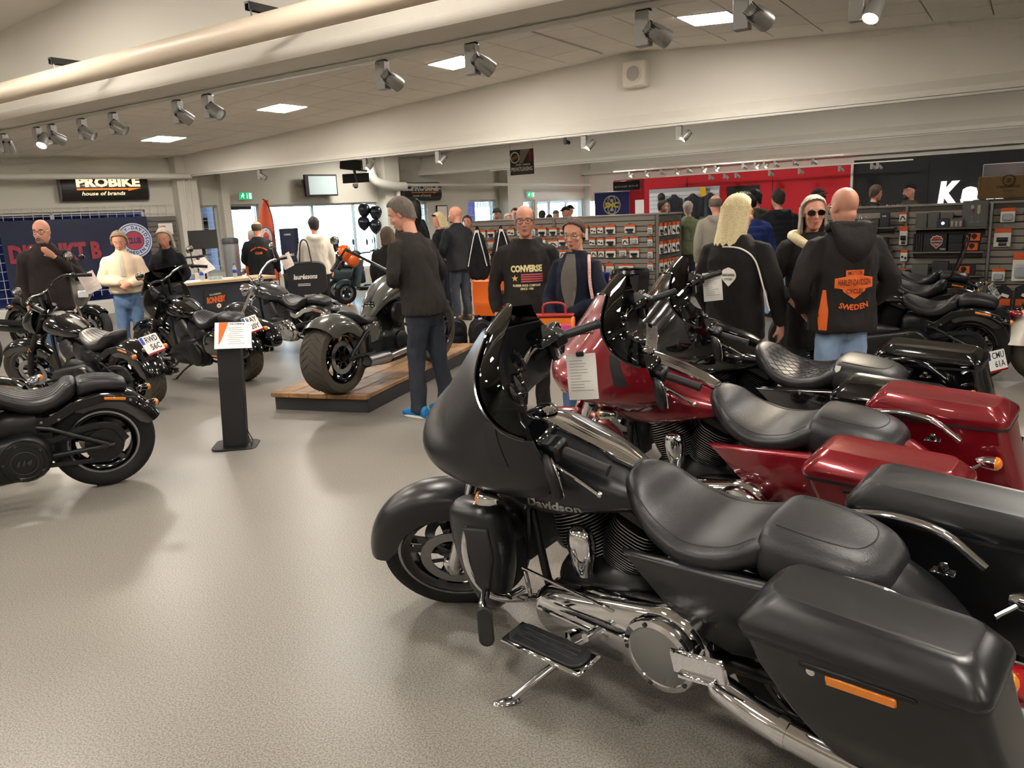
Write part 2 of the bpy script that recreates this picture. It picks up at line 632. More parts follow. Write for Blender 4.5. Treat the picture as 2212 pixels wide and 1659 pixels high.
def mk_fender(t, cx, cz, r, hw, a0, a1, mtl, M=None, name='fender', skirt=.06, th=.006, n=26, flare=0.0, tail=0.0):
    """shell over a wheel: a0..a1 degrees from forward horizontal"""
    b = MB(M)
    rows = []
    for i in range(n + 1):
        u = i / n
        a = R(a0 + (a1 - a0) * u)
        row = []
        e = min(1, min(u, 1 - u) * 7 + .45)
        for j in range(17):
            v = -1 + 2 * j / 16
            if abs(v) <= .62:
                q = v / .62
                y = hw * math.sin(q * math.pi / 2 * .97)
                rr = r - hw * .62 * (1 - math.cos(q * math.pi / 2))
            else:
                q = (abs(v) - .62) / .38
                y = math.copysign(hw * (1 + .02 * q), v)
                rr = r - hw * .62 - skirt * q * e
            rr += tail * max(0, u - .75) * 2 + flare * max(0, .2 - u)
            row.append((cx + rr * math.cos(a), y, cz + rr * math.sin(a)))
        rows.append(row)
    b.sheet(rows, th)
    return b.build(name, mtl, t, 50)

def mk_plate(t, M, line1, line2, w=.19, h=.175):
    """number plate; M: local z faces the reader"""
    b = MB(M)
    b.prism(rrect(w, h, .012), .004, bev=.001)
    p = b.build('number_plate', PLATE, t)
    e = MB(M)
    e.box((-w / 2 + .018, h * .26, .0052), (.03, h * .42, .001))
    e.build('euro_band', BLUE, p)
    e = MB(M)
    e.box((0, -h / 2 - .006, .003), (w, .018, .005))
    e.build('plate_holder', REDLENS, p)
    e = MB(M)
    fit_text(e, line1, w * .66, h * .33, Matrix.Translation((w * .09, h * .25, 0)), .0056, .012)
    fit_text(e, line2, w * .56, h * .33, Matrix.Translation((w * .12, -h * .2, 0)), .0056, .012)
    e.build('plate_lettering', INK, p)
    return p

def bullet_light(t, c, d, r=.028, L=.07, lens=None, shell=None, M=None, stalk=None):
    b = MB(M)
    d = Vector(d).normalized()
    b.lathe([(.002, -L), (r * .5, -L * .95), (r * .85, -L * .6), (r, -L * .1), (r, 0)], c, d, 16)
    if stalk:
        b.tube([Vector(c) - d * L * .5, stalk], .008, 8)
    o = b.build('turn_signal', shell or CHROME, t)
    b = MB(M)
    b.lathe([(r * .98, 0), (r * .9, .012), (r * .5, .022), (.001, .025)], c, d, 16)
    b.build('signal_lens', lens or AMBER, o)
    return o

def mk_cyl(t, base, d, s0, s1, r=.082, nfin=20, finm=None, barrel=None):
    b = MB()
    d = Vector(d).normalized()
    base = Vector(base)
    Fm = frame_to(d, Vector((0, 1, 0)))
    b.lathe([(r * .8, s0), (r * .8, s1)], base, d, 20)
    o = b.build('cylinder', barrel or BLKM, t)
    b = MB()
    for k in range(nfin):
        s_ = s0 + (s1 - s0) * (k + .5) / nfin
        rr = r * (1.0 + .16 * math.sin(math.pi * (k + .5) / nfin))
        out = [(rr * sgnpow(math.cos(a), .7), rr * 1.02 * sgnpow(math.sin(a), .7)) for a in [2 * math.pi * j / 24 for j in range(24)]]
        Mx = Matrix.Translation(base + d * s_) @ Fm.to_4x4()
        b.prism(out, (s1 - s0) / nfin * .34, Mx)
        b.mi[-2:] = [1, 1]
    b.build('cooling_fins', [FIN if finm is None else finm, BLKM], o, 30)
    return o

def steer_M(deg, o=(1.20, 0, .90), rake=26):
    ax = Vector((-math.sin(R(rake)), 0, math.cos(R(rake))))
    o = Vector(o)
    return Matrix.Translation(o) @ Matrix.Rotation(R(deg), 4, ax) @ Matrix.Translation(-o)

def mk_vtwin(t, cx=.78, cz=.36, ang=22.5, side_chrome=True, primary=None, derby=None, cover=None, s0=.12, s1=.33, fins=None, horn=True, head=None, ncx=0):
    pm = primary or CHROME
    b = MB()
    b.body([(cx - .24, cz - .02, .05, .08, .07, 3), (cx - .2, cz, .12, .12, .13, 3), (cx, cz, .16, .15, .15, 3), (cx + .17, cz - .01, .12, .12, .13, 3), (cx + .22, cz - .02, .05, .07, .07, 3)], 14, 16)
    b.box((cx - .38, 0, cz + .02), (.32, .24, .24), bev=.03)
    b.build('crankcase', BLKM, t)
    for sg, nm in ((1, 'f'), (-1, 'r')):
        d = (sg * math.sin(R(ang)), 0, math.cos(R(ang)))
        c = mk_cyl(t, (cx + sg * .02, 0, cz), d, s0, s1, .095, 18, fins)
        b = MB()
        Fm = frame_to(d, Vector((0, 1, 0)))
        D = Vector(d)
        o = Vector((cx + sg * .02, 0, cz))
        b.box(o + D * (s1 + .035), (.18, .16, .07), Fm, .02)
        b.build('cylinder_head', BLKM, t)
        b = MB()
        b.box(o + D * (s1 + .09), (.17, .15, .05), Fm, .018)
        b.box(o + D * (s1 + .118), (.12, .12, .02), Fm, .009)
        b.build('rocker_cover', head or pm, t)
        b = MB()
        for q in (-.022, .022):
            b.tube([o + Vector((-sg * .10 + q, -.10, .12)), o + D * (s1 + .03) + Vector((q - sg * .02, -.09, 0))], .011, 8)
        b.build('pushrod_tube', pm, t)
    # left side: primary cover with derby cover
    b = MB()
    Mx = Matrix(((1, 0, 0, 0), (0, 0, -1, .13), (0, 1, 0, 0), (0, 0, 0, 1)))
    out = []
    for c0, r0, a0, a1 in (((cx - .34, cz - .01), .155, 70, 290), ((cx + .13, cz - .05), .105, -80, 80)):
        for k in range(13):
            a = R(a0 + (a1 - a0) * k / 12)
            out.append((c0[0] + r0 * math.cos(a), c0[1] + r0 * math.sin(a)))
    Mx = Matrix(((1, 0, 0, 0), (0, 0, 1, .12), (0, 1, 0, 0), (0, 0, 0, 1)))
    b.prism(out, .13, Mx, bev=.03)
    pc = b.build('primary_cover', pm, t, 50)
    b = MB()
    b.lathe([(.135, -.01), (.135, .015), (.128, .026), (.108, .03), (.104, .026)], (cx - .34, .25, cz - .01), (0, 1, 0), 32)
    b.build('derby_ring', pm, pc)
    b = MB()
    b.lathe([(.106, 0), (.106, .026), (.09, .031), (.001, .038)], (cx - .34, .25, cz - .01), (0, 1, 0), 32)
    dc = b.build('derby_cover', derby or pm, pc)
    for k in range(5):
        a = 2 * math.pi * k / 5
        b = MB()
        b.lathe([(.008, 0), (.008, .006), (.001, .008)], (cx - .34 + .115 * math.cos(a), .276, cz - .01 + .115 * math.sin(a)), (0, 1, 0), 8)
        b.build('bolt', STEEL, pc)
    # right side: cam cover and air cleaner
    b = MB()
    b.lathe([(.10, 0), (.10, .03), (.08, .045), (.001, .05)], (cx + .03, -.14, cz), (0, -1, 0), 24)
    b.build('cam_cover', pm, t)
    b = MB()
    b.lathe([(.06, 0), (.105, .02), (.11, .05), (.095, .075), (.001, .085)], (cx - .01, -.12, cz + .28), (0, -1, 0), 28)
    b.build('air_cleaner', cover or pm, t)
    if horn:
        b = MB()
        b.body([(0, 0, .005, .005, .02, 2), (.02, 0, .03, .03, .045, 2.3), (.06, .0, .04, .035, .055, 2.5), (.11, -.0, .04, .03, .05, 2.5), (.16, 0, .035, .02, .035, 2.5), (.19, 0, .03, .01, .03, 3)], 14, 14)
        # stand the teardrop upright on the left flank
        Mx = Matrix(((0, 1, 0, cx + .03), (0, 0, 1, .15), (-1, 0, 0, cz + .30), (0, 0, 0, 1)))
        b.v = [tuple(Mx @ Vector(v)) for v in b.v]
        b.build('horn_cover', pm, t, 60)
    return pc

def clip_paper(t, M, w=.15, h=.21, pm=None, lines=True):
    b = MB(M)
    rows = [[((i / 6 - .5) * w, (j / 6 - .5) * h, .006 * math.sin(i / 6 * 3) + .004 * math.sin(j)) for i in range(7)] for j in range(7)]
    b.sheet(rows, .0012)
    p = b.build('info_sheet', pm or PAPERPK, t)
    if lines:
        e = MB(M)
        rnd = random.Random(3)
        for k in range(11):
            ww = w * rnd.uniform(.35, .75)
            e.box((-w * .38 + ww / 2, h * .36 - k * h * .065, .013), (ww, .0022, .0006))
        e.build('printed_lines', GREYINK, p)
    e = MB(M)
    e.box((0, h / 2, .006), (.035, .022, .016), bev=.004)
    e.build('paper_clip', BLKP, p)
    return p

# ---- the fairing skin of the touring bikes
FZ = [.765, .82, .88, .95, 1.01, 1.07, 1.13, 1.20, 1.27, 1.34, 1.40]
FW = [.20, .305, .375, .42, .43, .42, .395, .36, .32, .275, .24]
FN = [1.30, 1.385, 1.475, 1.545, 1.53, 1.455, 1.395, 1.33, 1.265, 1.185, 1.10]
FB = [1.22, 1.13, 1.08, 1.05, 1.04, 1.045, 1.06, 1.065, 1.06, 1.04, 1.02]
def fair_pt(z, th, inset=0.0, pw=1.35):
    t_ = (z - FZ[0])
    j = 0
    while j < len(FZ) - 2 and z > FZ[j + 1]:
        j += 1
    u = (z - FZ[j]) / (FZ[j + 1] - FZ[j])
    def cr(A):
        p1, p2 = A[j], A[j + 1]
        p0 = A[j - 1] if j else 2 * p1 - p2
        p3 = A[j + 2] if j + 2 < len(A) else 2 * p2 - p1
        return .5 * (2 * p1 + (p2 - p0) * u + (2 * p0 - 5 * p1 + 4 * p2 - p3) * u * u + (3 * p1 - p0 - 3 * p2 + p3) * u ** 3)
    w, xn, xb = cr(FW) - inset, cr(FN) - inset, cr(FB)
    c = max(0, math.cos(th))
    # headlamp bulge in the middle, wings swept back at the sides
    return (xb + (xn - xb) * c ** pw, w * sgnpow(math.sin(th), .92), z)

def mk_touring(name, label, loc, yaw, lean, paint, steer=40, lowers=False, console=CHROME, seat_quilt=False, plate=None, tank_text=None, tank_badge=False,
               guard=True, bag_accent=None, screenmat=None, engine_chrome=True, paper=None, kick=True, fender_skin=None, group=None):
    t = thing(name, label, 'motorcycle', loc, yaw, group, lean)
    S = steer_M(steer)
    ax = Vector((-math.sin(R(26)), 0, math.cos(R(26))))
    # wheels
    mk_wheel(t, 1.62, .325, .13, .245, S, 5, BLKG, RUB, rimedge=ALU, spoke_w=.05)
    mk_wheel(t, 0, .32, .18, .215, None, 5, BLKG, RUB)
    mk_fender(t, 1.62, .325, .372, .086, 14, 165, paint, S, 'front_fender', skirt=.07)
    mk_fender(t, -.02, .33, .43, .125, 60, 190, paint, None, 'rear_fender', skirt=.10, tail=.05)
    # fork
    for sg in (1, -1):
        b = MB(S)
        b.tube([(1.62, sg * .105, .325), (1.50, sg * .105, .57)], .03, 14)
        b.tube([(1.50, sg * .105, .57), (1.24, sg * .105, 1.1)], .024, 14)
        b.box((1.625, sg * .105, .325), (.07, .05, .09), bev=.015)
        b.build('fork_leg', CHROME if engine_chrome else BLKM, t)
    b = MB(S)
    b.box((1.27, 0, .98), (.07, .28, .05), bev=.012)
    b.box((1.36, 0, .80), (.07, .28, .05), bev=.012)
    b.build('triple_clamp', BLKM, t)
    # fairing: outer skin, screen, inner side
    N = 44
    ths = [R(-90 + 180 * i / N) for i in range(N + 1)]
    zb = lambda th: 1.335 - .195 * abs(math.sin(th)) ** 1.3
    zbot = lambda th: .80 - .03 * abs(math.sin(th)) + .10 * abs(math.sin(th)) ** 6 + .05 * math.exp(-(math.sin(th) / .25) ** 2)
    ztop = lambda th: 1.41 - .17 * abs(math.sin(th)) ** 2.2
    b = MB(S)
    rows = []
    for k in range(27):
        u = k / 26
        rows.append([fair_pt(zbot(th) + (zb(th) - zbot(th)) * u, th) for th in ths])
    b.sheet(rows, .006)
    fr = b.build('fairing', paint, t, 60)
    b = MB(S)
    b.sheet([[fair_pt(zb(th) - .02 + (ztop(th) - zb(th) + .02) * u, th, .006) for th in ths] for u in [k / 8 for k in range(9)]], .003)
    b.build('windscreen', screenmat or SMOKE, t, 60)
    b = MB(S)
    for dz, rr in ((0, .006),):
        b.tube([Vector(fair_pt(zb(th) + .004, th, -.004)) for th in ths[2:-2]], rr, 6)
    b.build('screen_trim', BLKG if engine_chrome is False else BLKG, fr)
    b = MB(S)
    rows = []
    for k in range(13):
        u = k / 12
        row = []
        for th in ths[::2]:
            p = fair_pt(zbot(th) + .012 + (zb(th) - zbot(th) - .02) * u, th, .012)
            back = 1.10 + .05 * math.cos(th)
            q = abs(math.sin(th))
            row.append((min(p[0], p[0] * q ** 3 + (1 - q ** 3) * min(p[0] - .03, back + .06)), p[1], p[2]))
        rows.append(row)
    b.sheet(rows, .008)
    b.build('inner_fairing', BLKP, t, 60)
    for k, yy in enumerate((-.11, 0.0, .11)):
        b = MB(S)
        b.lathe([(.001, .004), (.04, .004), (.046, .012), (.05, 0)], (1.14, yy, 1.10 if k == 1 else 1.13), (-1, 0, .35), 18, cap=False)
        b.build('gauge', BLKG, t)
    for sg in (1, -1):
        b = MB(S)
        rows = []
        for i in range(6):
            row = []
            for j in range(9):
                z = 1.055 + .13 * j / 8
                th = sg * R(58 + 9 * i / 5 - 8 * j / 8)
                row.append(fair_pt(z, th, -.005))
            rows.append(row)
        b.sheet(rows, .004)
        b.build('fairing_vent', BLKP, fr)
        # mirror on a short arm behind the wing
        b = MB(S)
        b.ell((1.03, sg * .42, 1.0), (.022, .062, .085), 16, 10, Matrix.Rotation(R(sg * 18), 3, 'Z'), .8, .8)
        b.tube([(1.07, sg * .39, .99), (1.12, sg * .37, .97)], .02, 8)
        m_ = b.build('mirror', BLKP, t)
        b = MB(S)
        b.ell((1.013, sg * .423, 1.0), (.008, .055, .077), 16, 8, Matrix.Rotation(R(sg * 18), 3, 'Z'), .6, .8)
        b.build('mirror_glass', CHROME, m_)
    b = MB(S)
    b.lathe([(.095, 0), (.10, .03), (.092, .05)], (1.47, 0, .93), (1, 0, 0), 28, cap=False)
    hl = b.build('headlamp_ring', CHROME if engine_chrome else BLKG, t)
    b = MB(S)
    b.lathe([(.09, .04), (.06, .055), (.001, .06)], (1.48, 0, .93), (1, 0, 0), 28)
    b.build('headlamp_lens', LENS, hl)
    # handlebar, grips, controls
    b = MB(S)
    b.tube([(.985, .36, 1.055), (1.10, .27, 1.08), (1.16, .1, 1.06), (1.17, 0, 1.055), (1.16, -.1, 1.06), (1.10, -.27, 1.08), (.985, -.36, 1.055)], .0145, 12, 30)
    b.build('handlebar', CHROME, t)
    for sg in (1, -1):
        b = MB(S)
        b.tube([(.975, sg * .365, 1.053), (.84, sg * .455, 1.02)], .0185, 14)
        b.tube([(.848, sg * .45, 1.022), (.838, sg * .456, 1.019)], .0205, 14)
        b.build('grip', BLKP, t)
        b = MB(S)
        b.box((1.005, sg * .345, 1.06), (.07, .075, .065), Matrix.Rotation(R(-sg * 34), 3, 'Z'), .012)
        b.build('switch_housing', BLKM, t)
        b = MB(S)
        b.box((1.055, sg * .305, 1.10), (.10, .11, .045), Matrix.Rotation(R(-sg * 34), 3, 'Z'), .012)
        b.build('fluid_reservoir', BLKG, t)
        b = MB(S)
        b.tube([(1.055, sg * .325, 1.06), (1.02, sg * .39, 1.035), (.94, sg * .45, .995), (.885, sg * .495, .965)], [.008, .009, .0075, .007], 8, 14)
        b.ell((.88, sg * .498, .963), (.011, .011, .011), 10, 6)
        b.build('lever', CHROME, t)
    # tank and console
    b = MB()
    b.body([(.53, .77, .02, .02, .05, 2.2), (.60, .77, .06, .05, .10, 2.3), (.74, .77, .125, .075, .165, 2.4), (.90, .775, .18, .12, .20, 2.45), (1.04, .785, .20, .135, .205, 2.45), (1.14, .805, .175, .13, .18, 2.4), (1.20, .83, .115, .085, .13, 2.2), (1.225, .85, .03, .03, .05, 2)], 30, 32)
    tk = b.build('tank', paint, t, 60)
    if console:
        b = MB()
        b.body([(.64, .872, .012, .02, .03, 3), (.72, .905, .014, .03, .045, 3), (.85, .942, .016, .03, .05, 3), (.97, .975, .018, .03, .058, 3), (1.06, .988, .018, .03, .062, 2.6), (1.12, .982, .01, .03, .045, 2.3), (1.135, .975, .004, .02, .02, 2)], 22, 18)
        cs = b.build('tank_console', console, t, 60)
        b = MB()
        b.lathe([(.045, 0), (.045, .012), (.035, .02), (.001, .022)], (1.03, 0, 1.002), (0, 0, 1), 22)
        b.build('filler_cap', console, cs)
        for yy in (-.02, -.007, .007, .02):
            b = MB()
            b.tube([(.73, yy, .919), (.85, yy, .958), (.95, yy, .985)], .0025, 6)
            b.build('console_rib', BLKM, cs)
    if tank_text:
        e = MB()
        for txt, x, z, w_, h_ in tank_text:
            fit_text(e, txt, w_, h_, facing((x, .4, z), (0, 1, 0)), 0, .03, .25)
        drape(e, tk, (0, -1, 0), .003)
        e.build('tank_lettering', SILVERT, tk)
    if tank_badge:
        e = MB()
        e.prism([(-.035, .01), (-.03, .03), (-.012, .034), (0, .042), (.012, .034), (.03, .03), (.035, .01), (.034, -.012), (.02, -.028), (0, -.04), (-.02, -.028), (-.034, -.012)], .004, facing((1.10, .3, .86), (0, 1, .1)))
        drape(e, tk, (0, -1, 0), .004)
        e.build('tank_badge', SILVERT, tk)
        e = MB()
        fit_text(e, 'HARLEY-DAVIDSON', .06, .012, facing((1.10, .3, .865), (0, 1, 0)), 0, .02)
        fit_text(e, 'CYCLES', .035, .01, facing((1.10, .3, .847), (0, 1, 0)), 0, .02)
        drape(e, tk, (0, -1, 0), .007)
        e.build('badge_lettering', INK, tk)
    # seat
    b = MB()
    b.body([(.655, .83, .015, .04, .04, 2.4), (.635, .815, .055, .085, .09, 2.5), (.575, .785, .058, .085, .14, 2.6), (.50, .735, .04, .075, .175, 2.7), (.38, .70, .03, .075, .20, 2.8), (.25, .71, .035, .07, .195, 2.8), (.165, .745, .045, .08, .175, 2.7), (.13, .765, .035, .09, .16, 2.6), (.12, .76, .02, .05, .12, 2.4)], 40, 28)
    st_ = b.build('seat', LEATHER if not seat_quilt else LEATHER, t, 60)
    b = MB()
    b.body([(.15, .72, .09, .06, .13, 2.5), (.135, .725, .105, .09, .165, 2.8), (.04, .722, .102, .09, .17, 2.9), (-.07, .716, .09, .085, .16, 2.8), (-.145, .71, .075, .075, .135, 2.6), (-.19, .705, .05, .055, .09, 2.4), (-.205, .70, .015, .03, .04, 2)], 30, 28)
    ps = b.build('passenger_pad', LEATHER, t, 60)
    e = MB()
    pts = [(.11, .095), (.03, .098), (-.05, .09), (-.11, .065), (-.13, 0), (-.11, -.065), (-.05, -.09), (.03, -.098), (.11, -.095)]
    seam(ps, spl([(x, y, 1.0) for x, y in pts], 60), .0022, BLKP)
    for sg in (1, -1):
        sp = spl([(.62, sg * .105, .9), (.5, sg * .14, .9), (.38, sg * .155, .9), (.25, sg * .15, .9), (.16, sg * .13, .9)], 40)
        seam(st_, sp, .002, BLKP)
    if seat_quilt:
        for k in range(-7, 12):
            for s2 in (1, -1):
                pts = []
                for q in range(15):
                    u = q / 14
                    x = .58 - .42 * u
                    y = s2 * (-.16 + .05 * k + .30 * u)
                    if abs(y) < .155:
                        pts.append((x, y, 1.0))
                if len(pts) > 2:
                    seam(st_, pts, .0022, BLKP, name='quilt_stitch')
        e = MB()
        e.prism([(-.017, .02), (.017, .02), (.017, -.005), (0, -.022), (-.017, -.005)], .003, facing((.11, .16, .80), (.2, .8, .5)))
        e.build('seat_badge', SILVERT, ps)
    # bolt behind the seat
    b = MB()
    b.box((-.30, 0, .745), (.06, .03, .008), bev=.003)
    b.lathe([(.013, 0), (.013, .015), (.009, .022), (.001, .024)], (-.30, 0, .748), (0, 0, 1), 12)
    b.build('seat_screw', BLKG, t)
    # side covers
    for sg in (1, -1):
        b = MB()
        Mx = Matrix(((1, 0, 0, 0), (0, 0, sg, sg * .165), (0, 1, 0, 0), (0, 0, 0, 1)))
        b.prism([(.60, .655), (.10, .69), (.02, .70), (-.08, .56), (.02, .44), (.22, .40), (.38, .44)], .05, Mx, bev=.018)
        b.build('side_cover', paint, t, 50)
    # saddlebags
    for sg in (1, -1):
        def ring(z, x0, x1, y0, y1, r=.04):
            o = rrect(x1 - x0, y1 - y0, r, 4)
            return [((x0 + x1) / 2 + p[0], sg * ((y0 + y1) / 2 + p[1]), z) for p in o]
        b = MB()
        def zr(z, f, bk):
            return z
        b.loft([ring(.37, -.56, -.17, .25, .37, .03), ring(.385, -.59, -.14, .24, .395, .04), ring(.50, -.57, -.06, .235, .43), ring(.63, -.53, .01, .23, .455), ring(.725, -.51, .045, .23, .462)])
        bag = b.build('saddlebag', paint, t, 50)
        b = MB()
        def sl(ringpts, k):
            return [(p[0], p[1], p[2] + k * (p[0] + .25) * .12) for p in ringpts]
        b.loft([sl(ring(.725, -.515, .05, .227, .468), 0), sl(ring(.742, -.52, .055, .225, .473), 0), sl(ring(.76, -.515, .05, .227, .468), 0), sl(ring(.805, -.48, .01, .245, .43, .05), .2), sl(ring(.819, -.465, -.015, .255, .41, .04), .4), sl(ring(.817, -.455, -.03, .265, .40, .03), .4)])
        b.build('lid', paint, bag, 38)
        b = MB()
        b.loft([ring(.715, -.515, .048, .226, .469), ring(.727, -.515, .048, .226, .469)])
        b.build('lid_seam', BLKP, bag)
        b = MB()
        b.box((-.245, sg * .458, .692), (.27, .012, .02), Matrix.Rotation(R(2), 3, 'Y'), .005)
        b.build('bag_latch', BLKM, bag)
        b = MB()
        b.box((-.255, sg * .458, .67), (.16, .012, .028), Matrix.Rotation(R(2), 3, 'Y'), .004)
        b.build('reflector', AMBER, bag)
        b = MB()
        b.lathe([(.011, 0), (.011, .008), (.001, .009)], (-.14, sg * .452, .674), (0, sg, 0), 12)
        b.build('bag_lock', CHROME, bag)
        # chrome rail between fender and bag, fender strut
        b = MB()
        b.tube([(.02, sg * .20, .74), (-.12, sg * .19, .765), (-.25, sg * .18, .75), (-.36, sg * .17, .68)], .014, 10, 20)
        b.build('bag_rail', CHROME if engine_chrome else BLKG, t)
        b = MB()
        b.tube([(.24, sg * .24, .32), (.21, sg * .265, .315), (-.05, sg * .31, .30), (-.72, sg * .33, .28)], [.03, .045, .045, .045], 16, 24)
        b.tube([(.02, sg * .302, .304), (-.01, sg * .305, .302)], .05, 16)
        b.build('muffler', CHROME if engine_chrome else BLKG, t)
        bullet_light(t, (-.49, sg * .175, .60), (-1, 0, 0), .03, .075, AMBER, CHROME, stalk=(-.40, sg * .10, .58))
        bullet_light(t, (1.12 if sg > 0 else 1.36, .30 if sg > 0 else -.16, .765), (1, .2, 0), .03, .075, AMBER, CHROME, None, stalk=(1.12 if sg > 0 else 1.3, sg * .14, .79))
    # rear light and plate
    b = MB()
    b.body([(-.44, .47, .03, .03, .05, 3), (-.48, .465, .035, .04, .06, 3), (-.51, .46, .03, .035, .055, 3)], 8, 14)
    b.build('tail_light', REDLENS, t)
    if plate:
        mk_plate(t, facing((-.56, 0, .36), (-1, 0, .35)), *plate, w=.19, h=.17)
    # engine
    mk_vtwin(t, .78, .36, side_chrome=engine_chrome, primary=CHROME if engine_chrome else BLKG, derby=mat('cast_cover', '8d8d8c', .5, .7) if engine_chrome else BLKM, fins=None if engine_chrome else BLKM, head=CHROME if engine_chrome else BLKG)
    # frame
    for sg in (1, -1):
        b = MB()
        b.tube([(1.16, sg * .03, .86), (1.12, sg * .06, .70), (1.02, sg * .12, .30), (.90, sg * .13, .20), (.40, sg * .13, .20), (.25, sg * .14, .30)], .017, 10, 30)
        b.build('frame_tube', BLKM, t)
        b = MB()
        b.tube([(.32, sg * .13, .30), (0, sg * .13, .32)], .028, 10)
        b.build('swingarm', BLKM, t)
        b = MB()
        b.tube([(.93, sg * .15, .235), (.80, sg * .30, .27)], .012, 8)
        b.box((.82, sg * .375, .295), (.36, .125, .018), bev=.008)
        fb = b.build('footboard', CHROME, t)
        b = MB()
        b.prism(rrect(.33, .105, .045), .012, Matrix.Translation((.82, sg * .375, .303)), bev=.004)
        b.build('footboard_pad', BLKP, fb)
        for q in (-.022, 0, .022):
            b = MB()
            b.box((.82, sg * .375 + q, .316), (.25, .005, .003))
            b.build('pad_strip', ALU, fb)
        b = MB()
        b.box((.26, sg * .325, .425), (.19, .02, .085), Matrix.Rotation(R(8), 3, 'Y'), .009)
        b.box((.26, sg * .34, .39), (.13, .02, .02), Matrix.Rotation(R(8), 3, 'Y'), .006)
        b.tube([(.33, sg * .16, .40), (.30, sg * .31, .41)], .012, 8)
        b.build('passenger_board', CHROME, t)
        if guard:
            b = MB()
            b.tube([(1.15, sg * .05, .78), (1.20, sg * .22, .72), (1.22, sg * .32, .60), (1.20, sg * .345, .46), (1.15, sg * .29, .34), (1.06, sg * .13, .27)], .0165, 12, 36)
            b.build('engine_guard', CHROME, t)
    b = MB()
    b.tube([(1.19, 0, .90), (.95, 0, .84), (.5, 0, .66), (.2, 0, .60)], .03, 12, 20)
    b.tube([(1.28, 0, .76), (1.17, 0, 1.0)], .036, 12)
    b.build('backbone', BLKM, t)
    b = MB()
    b.tube([(1.00, .27, .50), (.62, .25, .44)], .006, 8)
    b.tube([(.97, .28, .40), (.99, .27, .49)], .008, 8)
    b.tube([(.97, .29, .385), (.985, .34, .43)], .009, 8)
    b.tube([(.98, .30, .435), (.985, .37, .44)], .014, 10)
    b.tube([(.93, .29, .37), (.68, .30, .37)], .008, 8)
    b.tube([(.67, .28, .37), (.67, .35, .38)], .015, 10)
    b.build('shift_linkage', CHROME, t)
    b = MB()
    b.box((1.12, 0, .52), (.03, .22, .24), Matrix.Rotation(R(-8), 3, 'Y'), .008)
    b.build('oil_cooler', BLKM, t)
    if lowers:
        for sg in (1, -1):
            b = MB()
            b.body([(.0, 0, .09, .09, .05, 2.6), (.04, -.0, .12, .12, .075, 2.8), (.16, 0, .125, .125, .085, 3), (.30, .01, .10, .10, .08, 3), (.42, .02, .055, .055, .05, 2.6), (.45, .02, .02, .02, .02, 2)], 24, 24)
            # hull runs down from the fork area
            Mx = Matrix.Translation((1.235, sg * .24, .70)) @ Matrix.Rotation(R(6), 4, 'Y') @ Matrix(((0, 0, 1, 0), (0, 1, 0, 0), (-1, 0, 0, 0), (0, 0, 0, 1)))
            b.v = [tuple(Mx @ Vector(v)) for v in b.v]
            lw = b.build('lower_fairing', paint, t, 60)
            b = MB()
            b.prism([(-.05, .12), (.05, .12), (.06, .0), (.02, -.16), (-.03, -.10)], .02, facing((1.165, sg * .318, .52), (-.35, sg * .9, .1)), bev=.008)
            b.build('glove_box_door', BLKP, lw, 50)
        b = MB()
        b.tube([(1.17, .30, .40), (1.10, .40, .40), (1.04, .44, .385)], .013, 10, 10)
        hp = b.build('highway_peg', CHROME, t)
        b = MB()
        b.prism(rrect(.055, .14, .025), .02, facing((1.03, .46, .36), (-.55, .8, .3), (0, 0, 1)), bev=.006)
        b.build('peg_pad', BLKP, hp)
    if kick:
        b = MB()
        b.tube([(.80, .16, .21), (.87, .30, .16), (.95, .46, .085)], [.016, .014, .013], 10, 12)
        b.ell((.965, .485, .078), (.05, .022, .012), 14, 6, Matrix.Rotation(R(50), 3, 'Z'))
        b.build('side_stand', CHROME, t)
    if bag_accent:
        for sg in (1, -1):
            b = MB()
            b.tube([(.0, sg * .16, .70), (-.14, sg * .165, .70)], .03, 12)
            b.tube([(-.14, sg * .165, .70), (-.18, sg * .165, .69)], .034, 12)
            q = b.build('grab_strap', BLKM, t)
            b = MB()
            b.prism([(-.03, .02), (.03, .02), (.012, -.006), (.0, -.022), (-.012, -.006)], .002, facing((-.08, sg * .165, .731), (0, 0, 1), (0, -sg, 0)))
            b.build('strap_emblem', bag_accent, q)
    if paper:
        clip_paper(t, facing(*paper[:2]), .13, .20, PAPER)
    return t
# ------------------------------------------------------------------ the hall
# hall frame: x = b (along the beams), y = t (across them)
HA = R(-33.8)
HM = Matrix.Rotation(HA, 4, 'Z')
def hp(b, t, z=0.0):
    return HM @ Vector((b, t, z))
def ceil_z(b):
    return 3.87 - .06 * abs(b + 5.2)
# facade frame: x = s along the window wall, y outwards
FA = R(90 - 48.5)
FK = 1.08
FM = Matrix.Translation((-3.6 * FK, 19.5 * FK, 1.7 - 1.7 * FK)) @ Matrix.Rotation(FA, 4, 'Z') @ Matrix.Diagonal((FK, 1, FK, 1))
def fthing(name, label, cat, s, y, z=0.0, group=None):
    o = thing(name, label, cat, (0, 0, 0), 0, group)
    o.matrix_world = FM @ Matrix.Translation((s, y, z))
    return o

